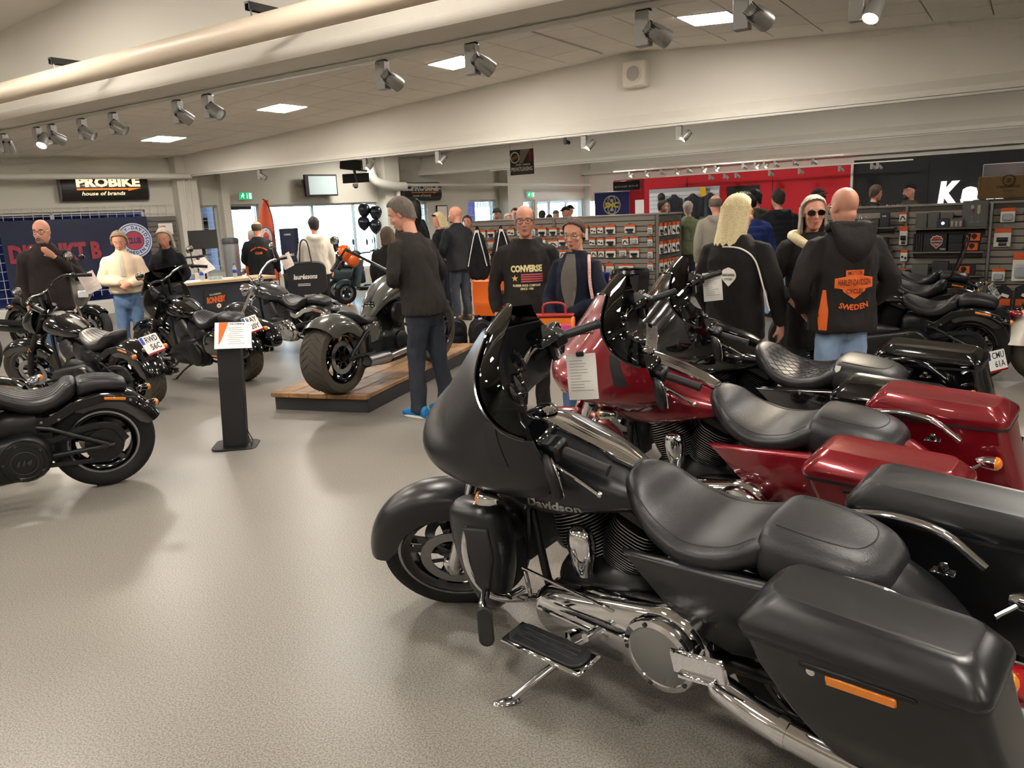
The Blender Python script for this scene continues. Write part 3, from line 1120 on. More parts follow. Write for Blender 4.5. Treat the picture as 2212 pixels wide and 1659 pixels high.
def floor_mat():
    m = bpy.data.materials.new('speckled_floor')
    m.use_nodes = True
    nt = m.node_tree
    b = nt.nodes['Principled BSDF']
    tc = nt.nodes.new('ShaderNodeTexCoord')
    def noise(sc_, det=2):
        n = nt.nodes.new('ShaderNodeTexNoise'); n.inputs['Scale'].default_value = sc_; n.inputs['Detail'].default_value = det
        nt.links.new(tc.outputs['Object'], n.inputs['Vector']); return n
    n1, n2 = noise(150, 3), noise(.5, 4)
    cr = nt.nodes.new('ShaderNodeValToRGB')
    cr.color_ramp.elements[0].position = .36; cr.color_ramp.elements[0].color = (*lin('66635e'), 1)
    cr.color_ramp.elements[1].position = .62; cr.color_ramp.elements[1].color = (*lin('989289'), 1)
    nt.links.new(n1.outputs['Fac'], cr.inputs[0])
    mx = nt.nodes.new('ShaderNodeMix'); mx.data_type = 'RGBA'; mx.blend_type = 'MULTIPLY'; mx.inputs[0].default_value = .25
    nt.links.new(cr.outputs[0], mx.inputs[6]); nt.links.new(n2.outputs['Color'], mx.inputs[7])
    cr2 = nt.nodes.new('ShaderNodeValToRGB')
    cr2.color_ramp.elements[0].position = .3; cr2.color_ramp.elements[0].color = (.75, .75, .75, 1)
    cr2.color_ramp.elements[1].position = .7; cr2.color_ramp.elements[1].color = (1, 1, 1, 1)
    nt.links.new(n2.outputs['Fac'], cr2.inputs[0]); nt.links.new(cr2.outputs[0], mx.inputs[7])
    mx.inputs[0].default_value = .5
    nt.links.new(mx.outputs[2], b.inputs['Base Color'])
    b.inputs['Roughness'].default_value = .33
    b.inputs['Specular IOR Level'].default_value = .45
    bp = nt.nodes.new('ShaderNodeBump'); bp.inputs['Strength'].default_value = .06; bp.inputs['Distance'].default_value = .002
    nt.links.new(n1.outputs['Fac'], bp.inputs['Height']); nt.links.new(bp.outputs[0], b.inputs['Normal'])
    return m

WALLP = mat('wall_paint', 'd6d3c8', .8, noise=.03, nscale=3)
BEAMP = mat('beam_paint', 'ded9cf', .75, noise=.03, nscale=2)
CEILP = mat('ceiling_tile', 'e2ded6', .85, noise=.03, nscale=30)
WHITEM = mat('white_metal', 'd8d5cd', .4)
GREYLAMP = mat('lamp_grey_metal', '9b9a96', .4, .4)
DARKGREY = mat('dark_grey_panel', '2b2c2f', .6)
REDW = mat('red_wall_paint', 'c01425', .7, noise=.05, nscale=2)
BLKW = mat('black_wall_paint', '16171a', .7)
FRAMEW = mat('window_frame_white', 'd5d8d6', .5)
PANE = clear_mat('window_glass', 'f2fbff', .06, .01, fres=1.3)
GLOW = mat('led_panel_glow', 'ffffff', .5, emit=PANEL_POWER * 4, ecol='fff6ea')
LAMPON = mat('lamp_glow', 'ffffff', .5, emit=60, ecol='ffe2b8')
SLATM = mat('slat_taupe', '8c857c', .5, noise=.04, nscale=6)
SLATD = mat('slat_groove_dark', '4b4640', .7)

def struct(b, name, m, parent=None, angle=30):
    o = b.build(name, m, parent, angle)
    if parent is None:
        o['kind'] = 'structure'
    return o

def build_room():
    b = MB(HM); b.box((-6, 8, -.1), (36, 42, .2)); struct(b, 'floor', floor_mat())
    # ---- ceiling: two slopes per bay, tiles under the visible bay
    b = MB(HM)
    for b0, b1 in ((-24, -5.2), (-5.2, 14)):
        for t0, t1 in ((-9, 27),):
            z0, z1 = ceil_z(b0) + .03, ceil_z(b1) + .03
            vs = [(b0, t0, z0), (b1, t0, z1), (b1, t1, z1), (b0, t1, z0)]
            b.add(vs + [(x, y, z + .08) for x, y, z in vs], [(0, 1, 2, 3), (7, 6, 5, 4), (0, 4, 5, 1), (1, 5, 6, 2), (2, 6, 7, 3), (3, 7, 4, 0)])
    ce = struct(b, 'ceiling', mat('ceiling_grid_white', 'dedad2', .6))
    tile = MB(); tile.box((0, 0, 0), (.588, .588, .018), bev=.004)
    tm = tile.mesh('ceiling_tile', CEILP)
    panels = {(-3.3, 9.3), (-6.9, 9.3), (-10.5, 9.3), (-13.8, 9.3)}
    ang = math.atan(.06)
    for i in range(27):
        bb = -15.9 + .6 * i
        for k in range(7):
            tt = 6.9 + .6 * k
            if any(abs(bb - p) < .3 and abs(tt - q) < .3 for p, q in panels):
                continue
            sl = -ang if bb < -5.2 else ang
            o = bpy.data.objects.new('ceiling_tile', tm); COL.objects.link(o); o.parent = ce
            o.matrix_local = HM @ Matrix.Translation((bb, tt, ceil_z(bb) + .018)) @ Matrix.Rotation(sl, 4, 'Y')
    # ---- beams
    for n, tc in enumerate((-2.0, 4.35, 11.2, 17.55, 23.9)):
        b = MB(HM)
        def ring(bb, web):
            zt = ceil_z(bb) + .05
            return [(bb, tc + q, z) for q, z in ((-.2, 2.85), (.2, 2.85), (.2, 2.92), (web, 3.03), (web, zt), (-web, zt), (-web, 3.03), (-.2, 2.92))]
        st = [-17.5, -14.95, -14.9, -14.7, -5.2, 9.0]
        b.loft([ring(x, .2 if x < -14.85 else .09) for x in st])
        struct(b, 'trim_%d' % (n + 1), BEAMP)
    # ---- facade with openings: (s0, s1, z0, z1)
    ops = [(-9.5, -4.85, .35, 2.12), (-3.72, -3.36, .75, 2.17), (-3.08, -2.42, 0, 2.17), (-2.25, .62, .55, 2.14), (1.35, 2.15, .7, 2.10), (3.5, 4.5, .9, 2.12), (5.55, 6.02, 0, 2.08), (6.12, 8.1, .7, 2.07), (8.3, 10.6, .7, 2.05)]
    edges = sorted({-24.0, 11.2} | {o[0] for o in ops} | {o[1] for o in ops})
    b = MB(FM)
    for a, c in zip(edges, edges[1:]):
        op = [o for o in ops if o[0] <= a + 1e-6 and o[1] >= c - 1e-6]
        if not op:
            b.box(((a + c) / 2, .15, 2.1), (c - a, .3, 4.2))
        else:
            z0, z1 = op[0][2], op[0][3]
            if z0 > 0: b.box(((a + c) / 2, .15, z0 / 2 + .06), (c - a, .3, z0 - .12))
            b.box(((a + c) / 2, .15, (z1 + 4.2) / 2), (c - a, .3, 4.2 - z1))
    struct(b, 'wall_facade', WALLP)
    b = MB(FM); b.box((9.7, -.012, 2.27), (2.8, .02, .50)); struct(b, 'wall_facade_red_band', REDW)
    n = 0
    for s0, s1, z0, z1 in ops:
        door = z0 == 0
        n += 1
        w = thing('door_%d' % n if door else 'window_%d' % n, None, None)
        w['kind'] = 'structure'
        b = MB(FM)
        fw = .05
        for c, d in ((((s0 + s1) / 2, .1, z1 - fw / 2), (s1 - s0, .08, fw)), (((s0 + s1) / 2, .1, z0 + fw / 2), (s1 - s0, .08, fw)), ((s0 + fw / 2, .1, (z0 + z1) / 2), (fw, .08, z1 - z0)), ((s1 - fw / 2, .1, (z0 + z1) / 2), (fw, .08, z1 - z0))):
            b.box(c, d)
        b.build('door_frame' if door else 'window_frame', FRAMEW, w)
        mull = {(-2.25, .62): [0.0, -1.1], (6.12, 8.1): [6.67, 7.4], (-9.5, -4.85): [-8, -6.5]}.get((s0, s1), [])
        xs = [s0 + fw] + mull + [s1 - fw]
        for m_ in mull:
            b = MB(FM); b.box((m_, .1, (z0 + z1) / 2), (.06, .08, z1 - z0)); b.build('mullion', FRAMEW, w)
        for a, c in zip(xs, xs[1:]):
            b = MB(FM); b.box(((a + c) / 2, .1, (z0 + z1) / 2), (c - a, .008, z1 - z0 - .08)); b.build('pane', PANE, w)
        if door:
            b = MB(FM); b.box((s1 - .12, .05, 1.05), (.03, .05, .4), bev=.01); b.build('door_handle', BLKM, w)
        if door and s0 < 0:
            b = MB(FM); b.box(((s0 + s1) / 2 - .1, .02, 2.09), (.5, .07, .07), bev=.01); b.build('door_closer', DARKGREY, w)
    # pillars on the facade
    for k, (s0, s1, dp) in enumerate(((-4.25, -3.85, .35), (-3.30, -3.14, .2), (.68, 1.1, .4), (4.65, 5.2, .4), (8.12, 8.28, .25))):
        b = MB(FM); b.box(((s0 + s1) / 2, -dp / 2, 1.8), (s1 - s0, dp, 3.4)); struct(b, 'trim_%d' % (10 + k), WALLP)
    # other walls
    b = MB(HM); b.box((-7.9, 23.6, 1.3), (7.1, .3, 2.6)); struct(b, 'wall_red', REDW)
    b = MB(HM); b.box((-10.7, 23.6, 1.3), (.6, .3, 2.6)); struct(b, 'wall_red_corner', REDW)
    b = MB(HM); b.box((-4.33, 23.42, 1.3), (.06, .1, 2.6)); struct(b, 'trim_20', WHITEM)
    b = MB(HM); b.box((2.9, 23.6, 1.35), (14.4, .3, 2.7)); struct(b, 'wall_black', BLKW)
    b = MB(HM); b.box((-6, 24.0, 3.1), (34, .3, 2.2)); struct(b, 'wall_end_upper', BEAMP)
    b = MB(HM); b.box((10.3, 8, 2.0), (.3, 34, 4.0)); struct(b, 'wall_right', WALLP)
    b = MB(HM); b.box((-6, -8, 2.1), (34, .3, 4.2)); struct(b, 'wall_back', WALLP)
    # joints on the red and black walls
    for bb, m_ in ((-6.45, mat('red_joint', '6d0d16', .8)), (-9.0, mat('red_joint', '6d0d16', .8)), (-2.5, BLKP), (-1.2, BLKP), (.6, BLKP)):
        b = MB(HM); b.box((bb, 23.44, 1.3), (.015, .02, 2.5)); struct(b, 'trim_30', m_)
    # outside: yard, blue neighbour wall, hedge
    b = MB(FM); b.box((-4, 13, -.02), (60, 25, .1)); struct(b, 'ground_yard', mat('yard_paving', 'c4c6c4', .9))
    b = MB(FM)
    b.box((-7.5, 1.9, 1.6), (8.0, .3, 3.2)); 
    struct(b, 'outside_blue_hall', mat('blue_hall_paint', '25348e', .5, noise=.4, nscale=.8))
    b = MB(FM); b.box((4.2, 2.2, 1.5), (2.2, .3, 3.0)); struct(b, 'outside_violet_hall', mat('violet_hall_paint', '4a4a9c', .5, noise=.3, nscale=1.2))
    # loose outside hoarding seen through the big window
    # ---- pipes
    def pipe(name, pts, r, lb, m_=None, M=HM, res=0, group=None):
        b = MB(M); b.tube(pts, r, 14, res); return tag(b.build(name, m_ or WHITEM, None, 40), lb, 'pipe', group)
    pipe('air_duct', [(-16.6, 3.80, 2.98), (8, 3.80, 2.98)], .085, 'long cream round duct hung along the first ceiling beam', mat('cream_duct', 'dccdb8', .45))
    pipe('heating_pipe', [(-12, -.5, 2.74), (-4.0, -.5, 2.74)], .055, 'white horizontal pipe above the lit sign on the window wall', None, FM)
    pipe('heating_pipe', [(.2, -.5, 2.95), (.35, -.5, 2.62), (.75, -.5, 2.5), (1.2, -.5, 2.48)], .11, 'thick white elbow pipe beside the column near the projector', None, FM, 16)
    pipe('heating_pipe', [(1.15, -.4, 2.52), (5.0, -.4, 2.50), (8.0, -.4, 2.47)], .04, 'thin white pipe crossing above the second sign', None, FM)
    pipe('heating_pipe', [(1.0, -.45, .0), (1.0, -.45, 2.45)], .06, 'white vertical pipe beside the column', None, FM)
    for k, s in enumerate((-4.12, -4.02)):
        pipe('conduit_pipe', [(s, -.38, 0), (s, -.38, 2.72)], .016, 'thin conduit on the corner pillar, %s of two' % ('outer', 'inner')[k], None, FM)
    # ---- duct brackets
    for bb, lb in ((-6.95, 'steel channel bracket above the duct, far one'), (-4.45, 'steel channel bracket above the duct, near one')):
        t = thing('duct_bracket', lb, 'bracket', hp(bb, 3.99, 3.13), HA, 'duct brackets')
        b = MB(); b.box((0, 0, 0), (.045, .52, .012)); b.box((-.02, 0, -.02), (.006, .52, .05)); b.box((.02, 0, -.02), (.006, .52, .05)); b.build('channel', STEEL, t)
        b = MB(); b.box((0, .26, .03), (.05, .01, .10), bev=.003); b.build('wall_plate', ALU, t)
        for yy in (-.23, -.02):
            b = MB(); b.tube([(0, yy, 0), (0, yy, -.11)], .006, 8); b.build('hanger_rod', ALU, t)
    # ---- ceiling lights
    def panel_light(bb, tt, k, lb):
        sl = -ang if bb < -5.2 else ang
        t = thing('ceiling_light', lb, 'ceiling light', (0, 0, 0), 0, 'square ceiling panel lights')
        t.matrix_world = HM @ Matrix.Translation((bb, tt, ceil_z(bb) + .012)) @ Matrix.Rotation(sl, 4, 'Y')
        b = MB(); b.box((0, 0, 0), (.594, .594, .02), bev=.004); b.build('frame', WHITEM, t)
        b = MB(); b.box((0, 0, -.011), (.56, .56, .004)); b.build('diffuser', GLOW, t)
    lbs = ['lit square ceiling panel nearest the loudspeaker', 'lit square ceiling panel behind the middle track lamp', 'lit square ceiling panel third from the loudspeaker', 'lit square ceiling panel closest to the window wall']
    for (bb, tt), lb in zip(((-3.3, 9.3), (-6.9, 9.3), (-10.5, 9.3), (-13.8, 9.3)), lbs):
        panel_light(bb, tt, 0, lb)
    k = 0
    for tt in (6.2, 2.6, -.2, -5.0, 14.6, 20.8):  # extra panels added in the other bays to light the hall, mostly unseen
        for bb in (.3, -3.3, -6.9, -10.5, -13.8, 3.9):
            if tt > 12 and bb > 2: continue
            k += 1
            panel_light(bb, tt, 0, 'added square ceiling panel lighting the hall from a neighbouring bay')
    # ---- tracks and lamps
    def rail(tt, z, b0, b1, lb):
        b = MB(HM); b.box(((b0 + b1) / 2, tt, z), (b1 - b0, .035, .034), bev=.006)
        tag(b.build('lamp_track', WHITEM), lb, 'lamp track')
    rail(4.50, 2.825, -16, 6, 'white lamp track under the first beam')
    rail(11.0, 2.825, -15.6, 6, 'white lamp track under the second beam')
    rail(17.35, 2.825, -12, 4, 'grey lamp track under the third beam')
    rail(21.5, 2.77, -10.5, -4.2, 'upper lamp track before the red wall')
    rail(22.9, 2.60, -9.5, -2.8, 'lower lamp track on the red wall')
    def lamp(bb, tt, z, dirv, on, lb, grp, size=1.0, m_=None):
        m_ = m_ or GREYLAMP
        t = thing('track_spotlight', lb, 'spotlight', hp(bb, tt, z), HA, grp)
        k = size
        b = MB(); b.box((0, 0, -.006), (.09 * k, .03 * k, .016), bev=.003); b.build('track_adapter', BLKP, t)
        b = MB(); b.box((.0, 0, -.105 * k), (.085 * k, .065 * k, .19 * k), bev=.004); b.build('driver_box', m_, t)
        d = Vector(dirv).normalized()
        c = Vector((.095 * k, 0, -.15 * k))
        b = MB(); b.lathe([(.001, -.095 * k), (.03 * k, -.09 * k), (.046 * k, -.06 * k), (.052 * k, .0), (.052 * k, .06 * k), (.047 * k, .062 * k), (.044 * k, .045 * k)], c, d, 20, cap=False)
        hd = b.build('lamp_head', m_, t)
        u = d.orthogonal().normalized()
        w = d.cross(u)
        if k > .8:
            for q in range(-3, 4):
                b = MB(); b.box(c - d * .062 * k + Vector((0, 0, 0)) + u * (q * .011), (.004, .07, .05), Matrix((u, w, d)).transposed(), .001); b.build('cooling_slot', BLKP, hd)
        b = MB(); b.lathe([(.046 * k, .05 * k), (.001, .055 * k)], c, d, 18, cap=False); b.build('lamp_lens', LAMPON if on else LENS, hd)
        if on:
            l = bpy.data.lights.new('spot_beam', 'SPOT'); l.energy = SPOT_POWER * (1.0 if k > .8 else .8); l.spot_size = R(70); l.spot_blend = .6; l.color = (1, .86, .66); l.shadow_soft_size = .04
            lo = bpy.data.objects.new('spot_beam', l); COL.objects.link(lo); lo.parent = t
            lo.location = c + d * .075 * k
            lo.rotation_euler = d.to_track_quat('-Z', 'Y').to_euler()
    G1 = 'track spotlights under the first beam'
    for bb, dv, on, lb in ((-9.58, (-.5, .4, -.8), 1, 'lit track spotlight at the frame edge'), (-8.85, (.3, -.6, -.8), 1, 'lit track spotlight beside the frame edge one'), (-8.55, (0, .9, -.4), 0, 'unlit track spotlight seen edge on behind the lit one'),
                           (-7.98, (.8, .5, -.6), 0, 'unlit track spotlight third from the window wall end'), (-7.43, (.8, .5, -.6), 0, 'unlit track spotlight fourth from the window wall end'), (-6.42, (.1, .8, -.5), 0, 'unlit track spotlight with louvres facing the viewer, farther of a pair'),
                           (-5.99, (.8, .1, -.5), 0, 'unlit track spotlight turned sideways, nearer of a pair'), (-4.0, (.05, .9, -.4), 0, 'unlit track spotlight over the wall screen'), (-3.21, (.4, .8, -.5), 0, 'unlit track spotlight before a lit ceiling panel'),
                           (-1.99, (.5, .8, -.4), 0, 'unlit track spotlight left of the corner ceiling panel'), (-1.42, (.3, .9, -.3), 0, 'unlit track spotlight right of the corner ceiling panel')):
        lamp(bb, 4.50, 2.81, dv, on, lb, G1)
    lamp(-1.35, 7.2, 3.34, (-.2, -.5, -.8), 1, 'lit round spotlight near the upper right corner', G1, 1.3)
    G2 = 'track spotlights under the second beam'
    for bb, dv, on, lb in ((-13.27, (.6, .5, -.6), 0, 'unlit spotlight on the second track near the exit sign'), (-10.36, (-.3, -.6, -.7), 1, 'lit spotlight beside the projector'), (-8.67, (-.5, -.5, -.7), 1, 'lit spotlight on the pale green beam'),
                           (-5.85, (-.5, -.5, -.7), 1, 'lit spotlight next to a tiny black lamp'), (-4.34, (-.6, -.4, -.7), 1, 'lit spotlight right of the privatleasing sign')):
        lamp(bb, 11.0, 2.81, dv, on, lb, G2, 1.0)
    lamp(-6.18, 11.0, 2.81, (0, 1, -.2), 0, 'tiny black lamp on the second track', G2, .5, BLKP)
    G3 = 'small track spotlights before the red wall'
    for i, (bb, on) in enumerate(((-9.99, 1), (-9.48, 1), (-9.02, 0), (-8.58, 1), (-8.23, 0), (-7.81, 1), (-7.46, 1), (-6.70, 0), (-6.38, 1), (-6.15, 1), (-5.87, 0), (-5.38, 0), (-4.93, 0))):
        lamp(bb, 21.5, 2.755, (-.4, -.5, -.7) if on else (.5, .6, -.5), on, 'small %s spotlight on the upper track before the red wall, %s from the corner' % ('lit' if on else 'unlit', ORD[min(11, i)] if i < 12 else 'last'), G3, .8)
    for i, bb in enumerate((-8.1, -7.67, -7.34, -6.39, -5.59, -4.56, -3.77, -3.63)):
        lamp(bb, 22.9, 2.585, (.4, .6, -.6), 0, 'small unlit spotlight on the lower wall track, %s from the corner' % ORD[i], 'small spotlights on the wall track', .8)
    # ---- loudspeaker on the second beam
    t = thing('loudspeaker', 'white square loudspeaker on the second beam', 'loudspeaker', hp(-5.0, 11.02, 3.58), HA)
    b = MB(); b.box((0, -.0, 0), (.36, .18, .36), bev=.02); b.build('cabinet', mat('speaker_white', 'dcd5c8', .5), t)
    b = MB(); b.lathe([(.125, 0), (.125, .01), (.11, .014), (.10, .008)], (0, -.09, 0), (0, -1, 0), 28, cap=False); b.build('trim_ring', mat('speaker_white', 'dcd5c8', .5), t)
    b = MB(); b.lathe([(.10, .008), (.05, .016), (.001, .018)], (0, -.09, 0), (0, -1, 0), 28); b.build('speaker_grille', mat('speaker_grille_grey', 'a9a298', .7), t)
# ------------------------------------------------------------------ shop fittings and goods
ORD = ['first', 'second', 'third', 'fourth', 'fifth', 'sixth', 'seventh', 'eighth', 'ninth', 'tenth', 'eleventh', 'twelfth']
RW = ['top', 'second', 'third', 'fourth', 'bottom']
WOOD = mat('worn_oak', 'a97c4a', .38, 0, coat=.3, coat_rough=.15, col2='71502e', nscale=5, bump=.15, bscale=30)
CARD = mat('pack_card_white', 'e4e0d8', .5)
PKOR = mat('pack_orange', 'd9591c', .5)
PKBLK = mat('pack_item_black', '16161a', .35)
PKCLR = mat('pack_blister', 'aeb4b8', .15, coat=1)
KRAFT = mat('kraft_card', '9a7f55', .8, noise=.08)
GREYBOX = mat('grey_gift_box', '5a5a58', .6)
TSH = Matrix.Translation

def text_on(parent, M, txt, w, h, m_, name='lettering', depth=.001, bold=.02, shear=0.0):
    b = MB()
    fit_text(b, txt, w, h, M, depth, bold, shear)
    return b.build(name, m_, parent)

def flat(parent, M, pts, m_, name, th=.003):
    b = MB(); b.prism(pts, th, M); return b.build(name, m_, parent)

def rect(w, h):
    return [(-w / 2, -h / 2), (w / 2, -h / 2), (w / 2, h / 2), (-w / 2, h / 2)]

def build_shop():
    BLKT, WHT_T = INK, mat('white_lettering', 'e8e6e0', .5)
    # ---- podium with planks
    A0 = Vector((-1.28, 6.87, 0)); yaw = R(90 - 18.4)
    t = thing('podium', 'low wooden podium with dark base under the grey chopper', 'podium', A0, yaw)
    b = MB(); b.box((1.45, .53, .065), (2.82, .98, .13), bev=.004); b.build('base', mat('podium_base', '2b2b2d', .6), t)
    pl = MB(); pl.box((0, 0, 0), (2.74, .196, .04), bev=.005); pm = pl.mesh('plank', WOOD)
    rnd = random.Random(2)
    for k in range(5):
        o = bpy.data.objects.new('plank', pm); COL.objects.link(o); o.parent = t
        o.location = (1.45 + rnd.uniform(-.004, .004), .13 + .2 * k, .15 + rnd.uniform(0, .002))
    for k in range(5):
        b = MB(); b.box((.035, .13 + .2 * k, .15), (.085, .197, .043), bev=.005); b.build('edge_plank', WOOD, t)
    text_on(t, Matrix.Translation((1.2, .93, .1715)) @ Matrix.Rotation(R(180), 4, 'Z'), 'RIGSTOVE', .75, .07, mat('branded_wood', '4a3018', .6), 'branded_lettering')
    # ---- info stand
    t = thing('info_stand', 'black pillar stand with tilted info sheet in the open floor', 'sign stand', (-2.21, 6.03, 0), R(8))
    t.rotation_euler = (0, R(3), R(8))
    b = MB(); b.prism(rrect(.34, .30, .06), .012, bev=.003); b.build('base_plate', BLKM, t)
    b = MB(); b.box((0, 0, .42), (.175, .12, .82), bev=.004); b.build('column', mat('stand_black', '151517', .55), t)
    b = MB(); b.tube([(.09, -.02, .14), (.12, .05, .03), (.13, -.08, .03), (.09, -.03, .13)], .004, 6); b.build('cable_loop', BLKM, t)
    Mp = TSH((.03, -.0, .885)) @ Matrix.Rotation(R(8), 4, 'Z') @ Matrix.Rotation(R(36), 4, 'X')
    b = MB(Mp); b.box((0, 0, 0), (.27, .29, .004), bev=.001); sh = b.build('info_sheet', PAPER, t)
    flat(sh, Mp @ TSH((-.075, .05, .003)), [(-.03, .09), (.04, .09), (-.015, -.12), (-.03, -.16)], ORANGE, 'orange_wedge', .001)
    text_on(sh, Mp @ TSH((.03, .122, .003)), 'PROBIKE', .11, .016, INK, 'sheet_title')
    b = MB(Mp)
    for k in range(9): b.box((.005 + .01 * (k % 3), .08 - .022 * k, .003), (.12 - .012 * (k % 4), .0035, .001))
    b.build('sheet_lines', GREYINK, sh)
    # ---- counter, bottles, papers
    ca = R(39.4)
    t = thing('counter', 'dark blue counter with light wood top and orange lettered logo board', 'counter', (-4.95, 11.63, 0), ca)
    b = MB(); b.box((.8, .28, .435), (1.56, .5, .87), bev=.006); b.build('body', mat('navy_counter', '1c2231', .6), t)
    b = MB(); b.box((.8, .28, .892), (1.66, .60, .045), bev=.006); b.build('top', mat('light_oak_top', 'b79f7c', .45, noise=.1, nscale=8), t)
    Ms = facing((.66, .024, .62), (0, -1, 0))
    b = MB(Ms); b.prism(rrect(.36, .32, .03), .006, bev=.002); bd = b.build('logo_board', BLKP, t)
    text_on(bd, Ms @ Matrix.Rotation(R(4), 4, 'Z') @ TSH((0, .01, .006)), 'RONNEBY', .29, .10, ORANGE, 'logo_lettering', .001, .04, .2)
    text_on(bd, Ms @ Matrix.Rotation(R(4), 4, 'Z') @ TSH((0, .09, .006)), 'CLASSIC', .18, .025, WHT_T, 'logo_lettering')
    flat(bd, Ms @ TSH((.03, -.09, .006)), ngon(.035, 20), WHT_T, 'logo_wheel', .001)
    flat(bd, Ms @ TSH((.03, -.09, .0075)), ngon(.015, 16), ORANGE, 'logo_hub', .001)
    cm = Matrix.Translation((-4.95, 11.63, -.08)) @ Matrix.Rotation(ca, 4, 'Z')
    for k, (x, y) in enumerate(((.62, .42), (1.12, .36))):
        o = thing('water_bottle', 'clear water bottle on the counter, %s of two' % ('farther', 'nearer')[k], 'bottle', cm @ Vector((x, y, .995)), 0, 'water bottles on the counter')
        b = MB(); b.lathe([(.001, 0), (.03, 0), (.032, .02), (.03, .07), (.032, .12), (.03, .15), (.014, .185), (.013, .2)], n=16); b.build('bottle', mat('bottle_clear', 'b8d0dc', .1, alpha=.45), o)
        b = MB(); b.lathe([(.032, .07), (.033, .075), (.033, .115), (.032, .12)], n=16, cap=False); b.build('bottle_label', BLUE, o)
        b = MB(); b.lathe([(.014, .195), (.015, .215), (.001, .217)], n=12); b.build('cap', BLUE, o)
    for k, (x, y, w, h, r) in enumerate(((.25, .2, .21, .3, 10), (.42, .28, .22, .3, -25), (.95, .3, .2, .14, 30))):
        b = MB(cm @ TSH((x, y, .998)) @ Matrix.Rotation(R(r), 4, 'Z')); b.box((0, 0, 0), (w, h, .005)); tag(b.build('leaflet', PAPER), ['white leaflet at the end of the counter', 'white leaflet crossing another on the counter', 'small leaflet beside the water bottle'][k], 'leaflet', 'papers on the counter')
    for k, (x, y) in enumerate(((.70, .25), (.78, .30), (.82, .2))):
        b = MB(cm @ TSH((x, y, .995))); b.lathe([(.001, 0), (.035, 0), (.042, .05), (.04, .05), (.034, .004), (.001, .004)], n=16); tag(b.build('glass_bowl', mat('bottle_clear', 'b8d0dc', .1, alpha=.45)), '%s small glass bowl in the cluster on the counter' % ORD[k], 'bowl', 'glass bowls on the counter')
    # ---- black open shelf by the pillar
    t = thing('open_shelf', 'black open metal shelf beside the corner pillar', 'shelf', (-5.55, 13.75, 0), FA)
    for z in (.25, .72, 1.22):
        b = MB(); b.box((0, 0, z), (.62, .34, .03), bev=.004); b.build('shelf_board', BLKM, t)
    for x in (-.29, .29):
        for y in (-.15, .15):
            b = MB(); b.box((x, y, .61), (.025, .025, 1.22)); b.build('post', BLKM, t)
    sm = Matrix.Translation((-5.55, 13.75, 0)) @ Matrix.Rotation(FA, 4, 'Z')
    for k, (x, w, h, c, lb, nm) in enumerate(((-.22, .05, .30, '8fc04a', 'green folder on the black shelf', 'folder'), (-.14, .04, .28, 'd8d8d2', 'white folder on the black shelf', 'folder'), (.04, .12, .12, '3d6ea8', 'blue carton on the black shelf', 'carton'), (.18, .14, .2, 'd9cfc4', 'white mug box on the black shelf', 'carton'))):
        b = MB(sm); b.box((x, -.02, .735 + h / 2), (w, .2, h), bev=.003); tag(b.build(nm, mat('shelf_' + c, c, .5)), lb, nm)
    t = thing('desk_monitor', 'black flat monitor in front of the small grid window', 'monitor', (-5.25, 13.95, 1.235), FA)
    b = MB(); b.box((0, 0, .27), (.5, .03, .32), bev=.006); b.build('screen', BLKP, t)
    b = MB(); b.box((0, .03, .06), (.05, .03, .12)); b.prism(rrect(.2, .15, .03), .012); b.build('foot', BLKM, t)
    # ---- litter bin, tower banner, feather flag near the door
    t = thing('litter_bin', 'tall grey round bin beside the bright door', 'bin', (-5.35, 15.6, 0))
    b = MB(); b.lathe([(.001, 0), (.15, 0), (.155, .1), (.155, 1.38), (.15, 1.4)], n=28); b.build('body', mat('bin_grey', '8d8f92', .4, .5), t)
    b = MB(); b.lathe([(.16, 1.38), (.16, 1.46), (.14, 1.49), (.001, 1.5)], n=28); b.build('lid', mat('bin_dark', '4a4c50', .4, .3), t)
    t = thing('tower_banner', 'dark blue oval tower banner with white lettering', 'banner', (-4.36, 16.2, 0))
    b = MB(); b.loft([[(.19 * math.cos(a), .12 * math.sin(a), z) for a in [2 * math.pi * k / 28 for k in range(28)]] for z in (0, .4, .8, 1.2, 1.62)]); tb = b.build('tower', mat('tower_blue', '1c2740', .4), t, 60)
    b = MB()
    Mt = facing((0, -.3, 0), (0, -1, 0))
    for txt, z, w, h in (('COMX', 1.50, .14, .035), ('COMX', 1.10, .2, .05), ('SPIRIT', .62, .14, .03), ('RIDE MORE', .28, .2, .03)):
        fit_text(b, txt, w, h, Mt @ TSH((.0, z, 0)), 0, .03)
    drape(b, tb, (0, 1, 0), .004); b.build('tower_lettering', WHT_T, tb)
    t = thing('feather_flag', 'orange feather flag with round club emblem by the window', 'flag', (-4.98, 16.75, 0), R(12))
    b = MB(); b.tube([(.16, 0, 0), (.17, 0, 1.4), (.15, 0, 1.9), (.06, 0, 2.18), (0, 0, 2.23)], .01, 8, 20); b.box((.16, 0, .01), (.4, .4, .02)); b.build('pole', BLKM, t)
    rows = []
    for i in range(21):
        u = i / 20
        w = .34 * math.sin(math.pi * (.12 + .80 * u)) ** .8
        rows.append([(.16 - w * q / 6 - .10 * max(0, u - .75) * 2.0, .02 * math.sin(q), .55 + 1.66 * u) for q in range(7)])
    b = MB(); b.sheet(rows, .004); fl = b.build('flag_cloth', mat('flag_orange', 'cf5a3c', .7), t, 60)
    Me = facing((.0, -.03, 1.45), (0, -1, 0))
    sc_ = Matrix.Diagonal((.75, 1.3, 1, 1))
    flat(fl, Me @ sc_, ngon(.165, 32), mat('flag_blue', '2a4a7c', .7), 'emblem_ring', .003)
